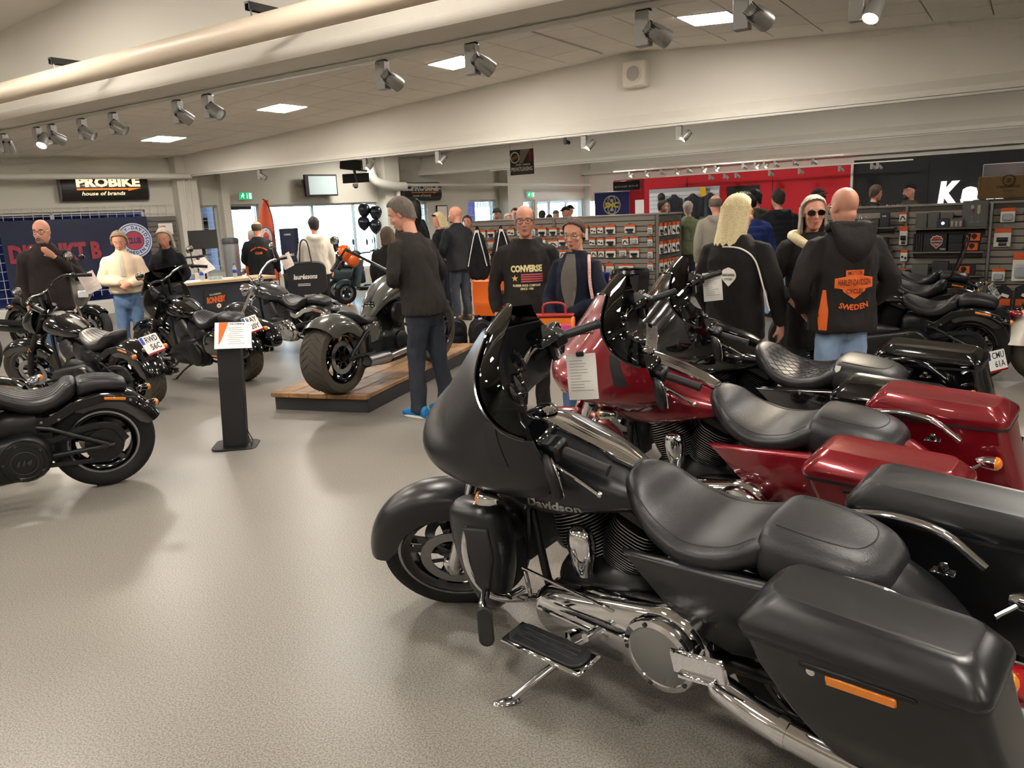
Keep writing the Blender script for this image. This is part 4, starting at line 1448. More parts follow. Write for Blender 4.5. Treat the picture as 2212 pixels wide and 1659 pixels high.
    flat(fl, Me @ sc_ @ TSH((0, 0, .004)), ngon(.15, 32), mat('flag_white', 'dfe2e6', .7), 'emblem_disc', .003)
    flat(fl, Me @ sc_ @ TSH((0, 0, .008)), ngon(.085, 32), mat('flag_red', 'c8502f', .7), 'emblem_centre', .003)
    b = MB(); arc_text(b, 'HARLEY-DAVIDSON', .116, .035, math.pi / 2, Me @ sc_, .013, .03, spread=3.6); arc_text(b, 'SWEDEN', .116, .035, -math.pi / 2, Me @ sc_, .013, .03, spread=1.3, inward=True)
    fit_text(b, 'CLUB', .10, .05, Me @ sc_, .013, .04); b.build('emblem_lettering', mat('flag_blue', '2a4a7c', .7), fl)
    # ---- balloons
    BB = mat('balloon_black', '1d2430', .25, coat=.6); BO = mat('balloon_orange', 'e8671c', .25, coat=.5)
    def balloon(p, m_, lb, r=.15, tilt=0):
        t = thing('balloon', lb, 'balloon', p, 0, 'party balloons')
        t.rotation_euler = (R(tilt), 0, 0)
        b = MB(); b.lathe([(.004, -r * 1.28), (r * .25, -r * 1.15), (r * .7, -r * .75), (r * .97, -r * .15), (r, .1 * r), (r * .85, r * .6), (r * .5, r * .93), (.002, r * 1.03)], n=22); b.build('skin', m_, t, 80)
        b = MB(); b.lathe([(.002, -r * 1.26), (.016, -r * 1.36), (.012, -r * 1.38), (.002, -r * 1.36)], n=10); b.build('knot', m_, t)
    import itertools
    for p, lb in (((-3.05, 17.6, 1.93), 'upper black balloon of the four at the window, scooter side'), ((-2.80, 17.6, 1.87), 'upper black balloon of the four at the window, column side'), ((-3.08, 17.6, 1.66), 'lower black balloon of the four at the window, scooter side'), ((-2.83, 17.6, 1.58), 'lower black balloon of the four at the window, column side')):
        balloon(p, BB, lb, .14)
    for p, m_, lb, tl in (((-3.52, 16.2, 1.24), BB, 'black balloon above the yellow-panel scooter, upper one', 30), ((-3.40, 16.1, .92), BB, 'black balloon above the yellow-panel scooter, lower one', 20), ((-3.22, 15.9, 1.10), BO, 'orange balloon in front of another orange one', 10), ((-3.08, 16.0, .95), BO, 'orange balloon behind the front orange one', 40)):
        balloon(p, m_, lb, .15, tl)
    # ---- signs on the window wall
    def probike(s0, s1, z0, z1, dp, lb, lit):
        t = fthing('wall_sign', lb, 'sign', (s0 + s1) / 2, 0, 0)
        w, h = s1 - s0, z1 - z0
        prof = [(0, z0), (-dp * .6, z0 + h * .03), (-dp * .92, z0 + h * .16), (-dp, z0 + h * .3), (-dp, z1 - h * .3), (-dp * .92, z1 - h * .16), (-dp * .6, z1 - h * .03), (0, z1)]
        b = MB(); b.loft([[(x, y, z) for y, z in prof] for x in (-w / 2, w / 2)]); bx = b.build('sign_body', mat('sign_black', '15130f', .3, coat=.5), t, 30)
        for sg in (-1, 1):
            b = MB(); b.loft([[(sg * x, y * .97, z) for y, z in prof] for x in (w / 2, w / 2 + .02)]); b.build('end_cap', mat('sign_grey', '77787a', .5), t)
        lm = mat('sign_cream_lit' if lit else 'sign_cream', 'f0cfa0' if lit else 'c9c6bd', .5, emit=.9 if lit else .0)
        om = mat('sign_orange_lit' if lit else 'sign_orange', 'e8701e', .5, emit=.7 if lit else 0)
        Mx = facing((0, -dp - .001, (z0 + z1) / 2), (0, -1, 0))
        text_on(bx, Mx @ TSH((.06, h * .20, 0)), 'PROBIKE', w * .74, h * .36, lm, 'sign_lettering', .002, .05)
        flat(bx, Mx @ TSH((.06, -h * .06, 0)), [(-w * .37, -.02 * h), (-w * .37, .035 * h), (w * .37, .035 * h), (w * .37, .03 * h), (w * .22, -.07 * h), (w * .22, -.02 * h)], om, 'sign_arrow')
        b = MB(); fit_text(b, 'house of brands', w * .50, h * .14, Mx @ TSH((-.05, -h * .21, 0)), .002, .012, .25); b.build('sign_slogan', lm, bx)
    probike(-6.33, -4.78, 2.29, 2.80, .2, 'lit black wall sign with cream lettering near the corner pillar', True)
    probike(1.35, 2.5, 2.13, 2.60, .2, 'unlit black wall sign with grey lettering right of the column', False)
    def exit_sign(s, z, lb):
        t = fthing('exit_sign', lb, 'exit sign', s, -.1, z)
        b = MB(); b.box((0, 0, 0), (.30, .05, .17), bev=.006); b.build('case', mat('exit_case_white', 'dfe5e2', .5), t)
        Mx = facing((0, -.028, 0), (0, -1, 0))
        f = flat(t, Mx, rect(.28, .15), mat('exit_green', '0f9a62', .5, emit=.6), 'green_face', .002)
        w = mat('exit_white', 'eefaf4', .5, emit=.7)
        flat(f, Mx @ TSH((.10, 0, .003)), rect(.055, .12), w, 'door_symbol', .001)
        flat(f, Mx @ TSH((.03, 0, .003)), rect(.012, .11), w, 'arrow_symbol', .001)
        b = MB(Mx @ TSH((-.07, 0, .004)))
        b.prism(ngon(.014, 12), .001, TSH((.012, .05, 0)))
        for q in ([(.0, .035), (.025, .03), (.01, -.005), (-.015, 0)], [(.02, .03), (.045, .015), (.04, .008), (.018, .02)], [(.002, .03), (-.03, .02), (-.035, .005), (-.028, .003), (-.022, .014), (.0, .02)], [(.008, .0), (.03, -.02), (.02, -.05), (.01, -.05), (.016, -.022), (-.006, -.004)], [(-.012, .002), (-.018, -.025), (-.045, -.04), (-.048, -.032), (-.028, -.02), (-.02, .0)]):
            b.prism(q, .001)
        b.build('running_figure', w, f)
    exit_sign(-2.75, 2.34, 'green exit sign above the bright door')
    exit_sign(5.75, 2.22, 'small green exit sign near the far door')
    t = fthing('television', 'wall mounted television with blank pale screen', 'television', -.98, -.25, 2.54)
    b = MB(); b.box((0, 0, 0), (.82, .08, .48), bev=.008); b.build('casing', BLKP, t)
    b = MB(); b.box((.03, -.042, 0), (.70, .004, .41)); b.build('screen', mat('pale_screen', 'aebfc0', .3, emit=.15, ecol='c8dcdc'), t)
    b = MB(); b.box((-.1, .14, 0), (.12, .2, .12)); b.build('wall_arm', BLKM, t)
    # projector on the ceiling
    t = thing('projector', 'black projector and plate hanging under the second bay ceiling', 'projector', hp(-12.2, 12.6, 2.86), HA + R(20))
    b = MB(); b.box((0, 0, 0), (.48, .38, .22), Matrix.Rotation(R(8), 3, 'Y'), .02); b.build('projector_body', BLKP, t)
    b = MB(); b.box((.02, 0, -.27), (.60, .03, .19), bev=.005); b.build('plate', BLKP, t)
    b = MB(); b.tube([(0, 0, -.1), (.04, 0, -.36)], .03, 10); b.tube([(0, 0, .1), (0, 0, .7)], .025, 10); b.build('ceiling_mount', STEEL, t)
    t = thing('dome_camera', 'small white dome camera below the projector', 'camera', hp(-12.15, 12.55, 2.42), HA)
    b = MB(); b.lathe([(.06, .06), (.065, .0), (.055, -.01)], n=20); b.build('housing', WHITEM, t)
    b = MB(); b.lathe([(.05, -.005), (.04, -.035), (.001, -.05)], n=20); b.build('dome', BLKG, t)
    # hanging leasing sign
    Mx = facing(hp(-8.25, 13.0, 2.65), HM.to_3x3() @ Vector((0, -1, 0)))
    t = thing('hanging_sign', 'hanging dark PRIVATLEASING sign under the ceiling', 'sign', (0, 0, 0))
    b = MB(Mx); b.box((0, 0, 0), (.52, .46, .02)); bd = b.build('board', mat('leasing_dark', '2a2624', .4), t)
    b = MB(Mx); b.prism([(-.02, .23), (.2, .23), (.02, -.02), (-.06, -.02)], .001, TSH((0, 0, .010))); b.build('light_beam_print', mat('leasing_grey', '8a857c', .5), bd)
    b = MB(Mx); b.box((.19, .10, .0105), (.05, .2, .001)); b.build('red_light_print', mat('leasing_red', '8e2420', .5), bd)
    b = MB(Mx); b.lathe([(.10, .0105), (.105, .012), (.088, .012), (.085, .0105)], (-.15, .09, 0), (0, 0, 1), 28, cap=False); b.build('ring_print', WHT_T, bd)
    text_on(bd, Mx @ TSH((-.15, .085, .012)) @ Matrix.Rotation(R(20), 4, 'Z'), 'NYHET', .17, .055, mat('leasing_gold', 'd08a2c', .5), 'sign_lettering', .002, .03)
    text_on(bd, Mx @ TSH((.03, -.045, .011)), 'FÖRST I SVERIGE', .32, .04, WHT_T, 'sign_lettering', .001, .02)
    text_on(bd, Mx @ TSH((0, -.125, .011)), 'PRIVATLEASING', .47, .075, WHT_T, 'sign_lettering', .001, .02)
    for x in (-.25, .25):
        b = MB(Mx); b.tube([(x, .23, 0), (x, .95, 0)], .002, 5); b.build('hanging_wire', STEEL, t)
    # ---- grid panels, club banner, slat panel by the left wall
    WIRE = mat('wire_white', 'cfcfca', .4)
    def grid(s0, s1, z0, z1, lb, dy=-.06, pv=.16, ph=.16, r=.006):
        t = fthing('wire_grid_panel', lb, 'wire grid', s0, dy, 0)
        vb = MB(); vb.tube([(0, 0, z0), (0, 0, z1)], r, 5); vm = vb.mesh('wire', WIRE)
        hb = MB(); hb.tube([(0, 0, 0), (s1 - s0, 0, 0)], r, 5); hm_ = hb.mesh('cross_wire', WIRE)
        x = 0
        while x <= s1 - s0 + 1e-6:
            o = bpy.data.objects.new('wire', vm); COL.objects.link(o); o.parent = t; o.location = (x, 0, 0); x += pv
        z = z1
        while z >= z0 - 1e-6:
            o = bpy.data.objects.new('cross_wire', hm_); COL.objects.link(o); o.parent = t; o.location = (0, -.008, z); z -= ph
    grid(-8.6, -4.3, .5, 2.20, 'white wire grid across the blue window behind the banner')
    grid(-3.73, -3.36, .8, 2.17, 'white wire grid in the narrow window beside the door', pv=.12)
    grid(-2.25, .62, .6, 2.15, 'white wire grid across the big bright window', pv=.15, r=.004)
    grid(1.36, 2.14, .8, 2.10, 'white wire grid in the narrow bright window under the second sign', pv=.15)
    grid(3.5, 4.5, .9, 2.12, 'white wire grid in the violet window', pv=.1, ph=.2)
    grid(6.12, 8.1, 1.6, 2.07, 'white wire grid along the far window tops', pv=.1, ph=.25, r=.004)
    t = fthing('club_banner', 'dark blue DISTRIKT B banner with round club emblem', 'banner', -6.15, -.14, 0)
    rows = [[(x * 2.55 - 1.27, .012 * math.sin(x * 9 + z * 3), .72 + 1.26 * z) for x in [q / 24 for q in range(25)]] for z in [k / 12 for k in range(13)]]
    b = MB(); b.sheet(rows, .004); cl = b.build('banner_cloth', mat('banner_navy', '101a3d', .5), t, 60)
    Mb = facing((0, -.022, 0), (0, -1, 0))
    text_on(cl, Mb @ TSH((-.42, 1.38, 0)), 'DISTRIKT B', 1.55, .34, mat('banner_red', '9a3340', .6), 'banner_lettering', .001, .06)
    Mc = Mb @ TSH((.98, 1.52, 0))
    flat(cl, Mc, ngon(.34, 40), mat('emblem_white', 'c9d2e6', .6), 'emblem_disc', .002)
    flat(cl, Mc @ TSH((0, 0, .003)), ngon(.315, 40), mat('emblem_blue', '24366e', .6), 'emblem_ring', .002)
    flat(cl, Mc @ TSH((0, 0, .006)), ngon(.30, 40), mat('emblem_white', 'c9d2e6', .6), 'emblem_disc', .002)
    flat(cl, Mc @ TSH((0, 0, .009)), ngon(.19, 40), mat('emblem_blue', '24366e', .6), 'emblem_ring', .002)
    flat(cl, Mc @ TSH((0, 0, .012)), ngon(.175, 40), mat('emblem_red', 'b0404c', .6), 'emblem_centre', .002)
    b = MB(); arc_text(b, 'HARLEY-DAVIDSON', .245, .085, math.pi / 2, Mc, .013, .03, spread=4.0); arc_text(b, 'SWEDEN', .245, .085, -math.pi / 2, Mc, .013, .03, spread=1.4, inward=True); fit_text(b, 'CLUB', .26, .12, Mc, .017, .04); b.build('emblem_lettering', mat('emblem_blue', '24366e', .6), cl)
    t = fthing('slat_panel', 'grey slat panel beside the corner pillar', 'slat panel', -4.58, -.10, 0)
    sl = MB(); sl.box((0, 0, 0), (.58, .02, .092), bev=.004); slm = sl.mesh('slat', mat('slat_dark_grey', '6e6963', .6))
    for k in range(18):
        o = bpy.data.objects.new('slat', slm); COL.objects.link(o); o.parent = t; o.location = (0, 0, .22 + .1 * k)
    b = MB(); b.box((0, .015, 1.07), (.58, .01, 1.8)); b.build('backing', SLATD, t)
    Mn = facing(FM @ Vector((-4.52, -.13, 1.72)), FM.to_3x3() @ Vector((0, -1, 0)))
    b = MB(Mn); b.box((0, 0, 0), (.30, .24, .002)); nt_ = tag(b.build('notice', PAPER), 'white ten percent notice on the slat panel', 'notice')
    text_on(nt_, Mn @ TSH((-.06, .05, .002)), '10%', .13, .05, mat('notice_red', 'c22a2a', .6), 'notice_lettering', .001, .03)
    # letters outside the narrow window
    b = MB(FM); b.box((-3.54, .5, 1.45), (.5, .04, 1.5)); bo = tag(b.build('outdoor_board', mat('outdoor_pale', 'aab8e8', .6)), 'pale board with dark block letters outside the narrow window', 'sign')
    b = MB()
    for z in (1.78, 1.42): fit_text(b, 'E', .26, .30, facing(FM @ Vector((-3.54, .47, z)), FM.to_3x3() @ Vector((0, -1, 0))), .002, .10)
    b.build('board_lettering', INK, bo)
    # framed print
    t = fthing('picture_frame', 'small black framed print beside the far window', 'picture', 2.6, -.03, 1.80)
    b = MB(); b.box((0, 0, 0), (.36, .03, .42), bev=.004); b.build('frame', BLKP, t)
    b = MB(); b.box((0, -.017, 0), (.31, .004, .37)); b.build('print', PAPER, t)
    # ---- mannequin with backpack
    t = thing('mannequin', 'black jacket mannequin with black backpack on a stand', 'mannequin', (-1.74, 15.0, 0), R(100))
    b = MB(); b.lathe([(.18, 0), (.18, .02), (.02, .03), (.02, 1.1)], n=20); b.build('stand', BLKM, t)
    b = MB()
    rings = [[(dx * math.cos(a), wy * math.sin(a), z) for a in [2 * math.pi * k / 22 for k in range(22)]] for z, dx, wy in ((1.05, .13, .19), (1.25, .13, .19), (1.5, .14, .22), (1.68, .12, .2), (1.76, .07, .09), (1.80, .06, .06))]
    b.loft(rings)
    for sg in (1, -1): b.tube([(0, sg * .18, 1.66), (-.02, sg * .27, 1.4), (.04, sg * .28, 1.12)], [.07, .06, .05], 12, 10)
    place(remesh(b, .02, 4), 'jacket', mat('mannequin_black', '14161b', .6), t)
    b = MB(); b.ell((.0, 0, 1.92), (.11, .09, .13), 18, 14); b.build('head', BLKP, t)
    b = MB(); b.ell((-.2, 0, 1.83), (.12, .19, .25), 20, 16, None, .7, .7); bp = b.build('backpack', mat('backpack_black', '17171a', .5), t)
    b = MB(); b.tube([(-.31, .12, 1.75), (-.325, .0, 1.95), (-.30, -.13, 1.78)], .006, 6, 14); b.build('backpack_seam', STEEL, bp)
    # ---- tote bag, paper cup, handbag
    t = thing('tote_bag', 'black tote bag with white lettering on the woman in white', 'bag', (-3.30, 13.1, .55), R(-90 + 12))
    b = MB(); b.body([(-.02, .27, .25, .25, .30, 5), (.0, .27, .27, .27, .32, 5), (.07, .26, .26, .26, .31, 5)], 0, 28); b.v = [(y, x, z) if False else (x, y, z + .0) for x, y, z in b.v]
    tb = b.build('bag_body', mat('tote_black', '17181d', .7, bump=.2, bscale=12), t)
    Mx = facing((.073, 0, 0), (1, 0, 0))
    text_on(tb, Mx @ TSH((-.02, .30, 0)), 'lauréssons', .38, .085, WHT_T, 'bag_lettering', .003, .03, .15)
    flat(tb, Mx @ TSH((-.05, .18, 0)), rect(.2, .01), WHT_T, 'bag_line'); flat(tb, Mx @ TSH((-.05, .155, 0)), rect(.2, .01), WHT_T, 'bag_line')
    for dx in (.0, .07):
        b = MB(); b.tube([(dx, -.10, .5), (dx * .5 - .05, -.05, .85), (dx * .5 - .05, .05, .85), (dx, .10, .5)], .012, 6, 14); b.build('bag_handle', mat('tote_black', '17181d', .7), t)
    t = thing('paper_cup', 'dark paper coffee cup in the club jacket man\'s hand', 'cup', (-3.79, 13.60, .76))
    b = MB(); b.lathe([(.001, 0), (.028, 0), (.038, .1), (.036, .1), (.027, .004), (.001, .004)], n=18); b.build('cup', mat('cup_brown', '3a2a22', .6), t)
    b = MB(); b.lathe([(.039, .1), (.039, .108), (.001, .11)], n=18); b.build('lid', BLKP, t)
    t = thing('handbag', 'small rainbow leather handbag with green, pink, blue and yellow pockets', 'handbag', (.35, 5.98, .66), R(-14))
    b = MB(); b.box((0, 0, .14), (.30, .10, .26), bev=.02); b.build('bag_body', mat('bag_orange', 'e0761c', .45), t)
    for x, c1, c2 in ((-.075, '2f7ab5', '2f7a3f'), (.075, 'd8b81c', 'd6478c')):
        b = MB(); b.box((x, -.06, .11), (.12, .03, .17), bev=.008); pk = b.build('pocket', mat('bag_' + c1, c1, .45), t)
        b = MB(); b.box((x, -.075, .175), (.13, .012, .07), bev=.005); b.build('pocket_flap', mat('bag_' + c2, c2, .45), pk)
    b = MB(); b.box((0, -.02, .275), (.30, .09, .02), bev=.006); b.build('bag_trim', mat('bag_red', 'a31f22', .45), t)
    b = MB(); b.tube([(-.09, -.02, .28), (-.07, -.02, .36), (.07, -.02, .36), (.09, -.02, .28)], .009, 8, 14); b.build('bag_handle', mat('bag_red', 'a31f22', .45), t)
    # ---- oil drum and rucksacks
    t = thing('oil_drum', 'orange and black oil drum display under hanging rucksacks', 'drum', (-.18, 10.25, 0))
    b = MB(); b.lathe([(.001, 0), (.285, 0), (.29, .02), (.29, .28), (.297, .3), (.29, .32), (.29, .45)], n=36); b.build('lower_shell', BLKG, t)
    b = MB(); b.lathe([(.29, .45), (.29, .58), (.297, .6), (.29, .62), (.29, .86), (.297, .88), (.285, .885), (.28, .87), (.001, .865)], n=36); ds = b.build('upper_shell', mat('drum_orange', 'e56a14', .3, coat=.6), t)
    b = MB(); fit_text(b, 'OIL', .16, .09, facing((.10, -.5, .72), (0, -1, 0)), 0, .03); drape(b, ds, (0, 1, 0), .004); b.build('drum_lettering', INK, ds)
    BPM = cloth('rucksack_nylon', '17171a')
    def rucksack(p, rz, lb, h=.46, logo=False, hang=False):
        t = thing('rucksack', lb, 'rucksack', p, R(rz))
        b = MB(); b.body([(-.09, h * .5, h * .42, h * .48, .12, 3), (-.05, h * .5, h * .5, h * .5, .15, 3), (.05, h * .46, h * .48, h * .45, .15, 2.8), (.10, h * .40, h * .34, h * .38, .12, 2.8), (.12, h * .38, h * .25, h * .3, .09, 2.6)], 14, 22)
        if h > .5:
            b.v = [(x * (1 - .35 * z / h), y * (1.05 - .62 * max(0, z / h - .25)), z) for x, y, z in b.v]
        me = remesh(b, .014, 2, folds(.016, 14, h)); bo_ = place(me, 'pack_body', BPM, t)
        if h < .5:
            b = MB(); b.body([(.08, h * .3, h * .2, h * .22, .09, 3), (.13, h * .3, h * .19, h * .2, .085, 3), (.15, h * .28, h * .14, h * .15, .06, 2.6)], 8, 16); b.build('front_pocket', BPM, t, 60)
            b = MB(); b.tube([(.085, .12, h * .35), (.095, .11, h * .75), (.09, 0, h * .93), (.095, -.11, h * .75), (.085, -.12, h * .35)], .004, 6, 20); b.build('zip', STEEL, t)
        else:
            for sg in (1, -1):
                b = MB(); b.tube([(.02, sg * .02, h * .98), (.07, sg * .05, h * .8), (.10, sg * .12, h * .3)], .006, 6, 14); b.build('draw_cord', PAPER, t)
        b = MB(); b.tube([(-.07, .03, h * .97), (-.06, 0, h * 1.08), (-.07, -.03, h * .97)], .01, 8, 10); b.build('carry_loop', BPM, t)
        for sg in (1, -1):
            b = MB(); b.tube([(-.09, sg * .06, h * .92), (-.15, sg * .08, h * .6), (-.10, sg * .10, h * .15)], .016, 8, 14, flat=.5); b.build('shoulder_strap', BPM, t)
        b = MB(); b.box((.0, .0, h * 1.0), (.005, .05, .03)); b.build('price_tag', PAPER, t)
        if logo:
            b = MB(); Mx = facing((.4, 0, h * .45), (1, 0, 0))
            for q in (1.0, .55):
                o = [(.045 * q * x, .06 * q * y) for x, y in ((0, 1), (.9, .5), (.9, -.5), (0, -1), (-.9, -.5), (-.9, .5))]
                b.tube([Mx @ Vector((*p_, 0)) for p_ in o + [o[0]]], .003, 5)
            drape(b, bo_, (-1, 0, 0), .003); b.build('logo', mat('logo_orange', 'e2661e', .5), bo_)
            b = MB(); b.tube([(.085, .13, h * .75), (.10, .135, h * .5), (.09, .13, h * .15)], .005, 6, 12); b.build('orange_piping', mat('logo_orange', 'e2661e', .5), bo_)
    rucksack((-.70, 10.0, 0), -70, 'plain black rucksack standing on the floor', .44)
    rucksack((-.36, 9.78, 0), -75, 'black rucksack with orange emblem on the floor', .44, True)
    rucksack((-.36, 10.2, .885), -95, 'black drawstring rucksack on the drum, nearer the bald man', .62)
    rucksack((-.05, 10.25, .885), -85, 'black drawstring rucksack on the drum, nearer the hoodie man', .62)
    # ---- accessory rack
    def slatwall(t, w, h, x0, y, pitch=.0925, mats_=None):
        sb_ = MB(); sb_.box((0, 0, 0), (w, .018, pitch * .88), bev=.004); m_ = sb_.mesh('slat', mats_ or SLATM)
        n_ = int(h / pitch)
        for k in range(n_):
            o = bpy.data.objects.new('slat', m_); COL.objects.link(o); o.parent = t; o.location = (x0 + w / 2, y, pitch * (k + .5) + .10)
    t = thing('display_rack', 'long grey slat rack hung with accessory packs', 'display rack', hp(0, 0), HA)
    b = MB(); b.box((-7.55, 13.5, .80), (4.1, 1.1, 1.54)); b.box((-7.55, 13.5, .04), (4.1, 1.2, .08)); b.build('core', SLATD, t)
    slatwall(t, 2.02, 1.50, -9.6, 12.94); slatwall(t, 2.02, 1.50, -7.56, 12.94)
    b = MB(); b.box((-7.55, 13.5, 1.585), (4.14, 1.16, .03), bev=.006); b.build('top_cap', mat('rack_cap', '7d7771', .5), t)
    for x in (-9.6, -7.55, -5.5):
        b = MB(); b.box((x, 12.94, .8), (.05, .05, 1.56), bev=.006); b.build('post', mat('rack_cap', '7d7771', .5), t)
    # packs: header, card, goods; meshes shared
    hd = MB(); hd.box((0, -.012, .052), (.15, .02, .036), bev=.003)
    cd = MB(); cd.box((0, -.010, -.02), (.15, .016, .11), bev=.003)
    hdm, cdm = hd.mesh('pack_header', PKOR), cd.mesh('pack_card', CARD)
    goods = []
    g = MB(); g.tube([(-.05, -.03, -.02), (.05, -.03, -.02)], .018, 10); g.tube([(-.03, -.03, -.055), (.04, -.03, -.055)], .012, 8); goods.append(g.mesh('pack_goods', PKBLK))
    g = MB(); g.ell((-.03, -.025, -.02), (.025, .014, .016)); g.ell((.035, -.025, -.035), (.022, .014, .018)); goods.append(g.mesh('pack_goods', PKBLK))
    g = MB(); g.tube([(-.05, -.025, -.05), (-.02, -.025, .0), (.02, -.025, -.01), (.05, -.025, -.05)], .01, 8, 12); goods.append(g.mesh('pack_goods', PKBLK))
    g = MB(); g.box((0, -.03, -.025), (.11, .03, .07), bev=.012); goods.append(g.mesh('pack_goods', PKCLR))
    g = MB(); g.ell((-.02, -.022, .01), (.03, .008, .02)); g.tube([(-.01, -.022, .0), (.02, -.022, -.05)], .006, 6); g.ell((.02, -.022, -.06), (.02, .01, .012)); goods.append(g.mesh('pack_goods', PKBLK))
    hk = MB(); hk.tube([(0, .02, .085), (0, -.06, .085), (0, -.065, .095)], .004, 5); hkm = hk.mesh('hook', ALU)
    rn = random.Random(11)
    cnt = [0]
    def pack(M, sx, sz, gi, lb, grp, nocard=False):
        t = thing('accessory_pack', lb, 'accessory pack', (0, 0, 0), 0, grp)
        t.matrix_world = M @ Matrix.Diagonal((sx, 1.0, sz, 1))
        for nm, me in (('pack_header', hdm), ('pack_card', cdm), ('pack_goods', goods[gi]), ('hook', hkm)):
            o = bpy.data.objects.new(nm, me); COL.objects.link(o); o.parent = t
    GA = 'accessory packs on the long rack'
    rows_ = [1.36, 1.15, .94, .70, .47]
    for r_, z in enumerate(rows_):
        xs = [-9.45 + .235 * k for k in range(10)] if r_ < 5 else []
        for k, x in enumerate(xs):
            pack(HM @ TSH((x + rn.uniform(-.02, .02), 12.91, z + rn.uniform(-.02, .02))), rn.uniform(1.0, 1.35), rn.uniform(.95, 1.15), rn.randrange(5), 'orange-topped pack on the crowded rack half, %s row, %s from the far end' % (RW[r_], ORD[k]), GA)
    special = [(-6.93, 1.32, 1.4, 1.9, 4), (-6.72, 1.36, .75, .9, 1), (-6.58, 1.36, .75, .9, 1), (-6.38, 1.36, 1.3, 1.1, 0), (-6.0, 1.36, 1.35, 1.0, 0), (-6.75, 1.15, .75, .9, 1), (-6.58, 1.15, .8, .9, 1), (-6.38, 1.15, 1.3, 1.05, 0), (-6.09, 1.15, .8, 1.0, 2), (-5.92, 1.16, 1.0, .9, 3),
               (-6.72, .94, .75, .9, 2), (-6.57, .94, .75, .9, 2), (-6.38, .94, 1.3, 1.1, 0), (-6.14, .95, .9, .9, 3), (-5.92, .94, 1.2, 1.1, 0), (-6.62, .68, 1.3, 1.0, 2), (-6.40, .66, 1.0, 1.35, 3), (-6.08, .68, 1.9, .9, 2), (-6.60, .45, 1.2, 1.0, 1), (-6.38, .45, .9, 1.0, 2),
               (-5.62, 1.33, .6, 1.0, 3), (-5.62, 1.13, .6, 1.0, 3), (-5.62, .92, .6, 1.0, 3), (-5.62, .70, .7, 1.0, 3)]
    for i, (x, z, sx, sz, gi) in enumerate(special):
        rw = min(range(5), key=lambda q: abs(rows_[q] - z))
        kk = 1 + sum(1 for q in special[:i] if min(range(5), key=lambda w: abs(rows_[w] - q[1])) == rw)
        pack(HM @ TSH((x, 12.91, z)), sx, sz, gi, ('large mirror pack with white card on the rack beside the navy blazer' if i == 0 else 'white-carded pack on the open rack half, %s row, %s along' % (RW[rw], ORD[kk - 1])), GA)
    EM = HM @ TSH((-5.48, 0, 0)) @ Matrix.Rotation(R(90), 4, 'Z')
    for r_, z in enumerate((1.33, 1.02, .70)):
        for k in range(5):
            pack(EM @ TSH((13.02 + .19 * k, 0, z)), .95, 1.5, (0, 2, 4, 1, 2)[k], 'dark pack on the rack end, %s row, %s from the corner' % (RW[r_], ORD[k]), 'packs on the rack end')
    # bins beside the rack
    t = thing('rubbish_bin', 'black square bin with bag liner at the end of the rack', 'bin', hp(-5.75, 12.35), HA)
    b = MB(); b.loft([[(w * x, w * y, z) for x, y in ((-1, -1), (1, -1), (1, 1), (-1, 1))] for z, w in ((0, .2), (.62, .25))]); b.build('body', BLKP, t)
    b = MB(); b.lathe([(.30, .60), (.33, .64), (.30, .70), (.24, .68)], n=18, cap=False); b.build('bag_liner', mat('bin_liner', '101013', .25), t)
    t = thing('rubbish_bin', 'slim blue bin beside the black bin', 'bin', hp(-6.42, 12.4), HA)
    b = MB(); b.loft([[(w * x, w * y, z) for x, y in ((-1, -1), (1, -1), (1, 1), (-1, 1))] for z, w in ((0, .13), (.60, .17))]); b.build('body', mat('bin_blue', '1e3fa0', .4), t)
    b = MB(); b.box((0, 0, .61), (.36, .36, .03), bev=.01); b.build('rim', mat('bin_blue', '1e3fa0', .4), t)
    # ---- shelf wall on the right
    t = thing('shelf_wall', 'taupe slat shelf wall with gift boxes beside the black cruisers', 'shelf wall', hp(0, 0), HA)
    b = MB(); b.box((.5, 12.68, .80), (6.3, .12, 1.5)); b.build('core', SLATD, t)
    for x0, w in ((-2.65, 1.06), (-1.57, 1.0), (-.53, 1.2), (.70, 1.4), (2.12, 1.5)):
        slatwall(t, w, 1.46, x0, 12.60)
    b = MB(); b.box((.5, 12.68, 1.565), (6.3, .16, .03), bev=.004); b.build('top_cap', SLATM, t)
    for x in (-2.66, -1.58, -.55, .68, 2.1, 3.64):
        b = MB(); b.box((x, 12.59, .8), (.035, .03, 1.54), bev=.003); b.build('upright', ALU if x > -1 else SLATM, t)
    b = MB(); b.box((.5, 12.45, .08), (6.3, .35, .16), bev=.01); b.build('plinth', SLATM, t)
    for x0, x1, z, nm in ((-1.46, -.58, 1.245, 'a'), (-1.48, -.59, .925, 'b'), (-2.4, -1.70, 1.275, 'c'), (-2.4, -1.72, .95, 'd'), (-1.46, -.60, .60, 'e')):
        b = MB(); b.box(((x0 + x1) / 2, 12.47, z), (x1 - x0, .24, .02), bev=.003)
        sh_ = b.build('shelf', mat('shelf_grey', '6b6762', .4), t)
        for x in (x0 + .03, x1 - .03):
            b = MB(); b.prism([(0, 0), (.2, 0), (0, -.09)], .006, HM.inverted() @ HM @ Matrix(((0, 0, 1, x), (-1, 0, 0, 12.58), (0, 1, 0, z - .01), (0, 0, 0, 1)))); b.build('bracket', STEEL, sh_)
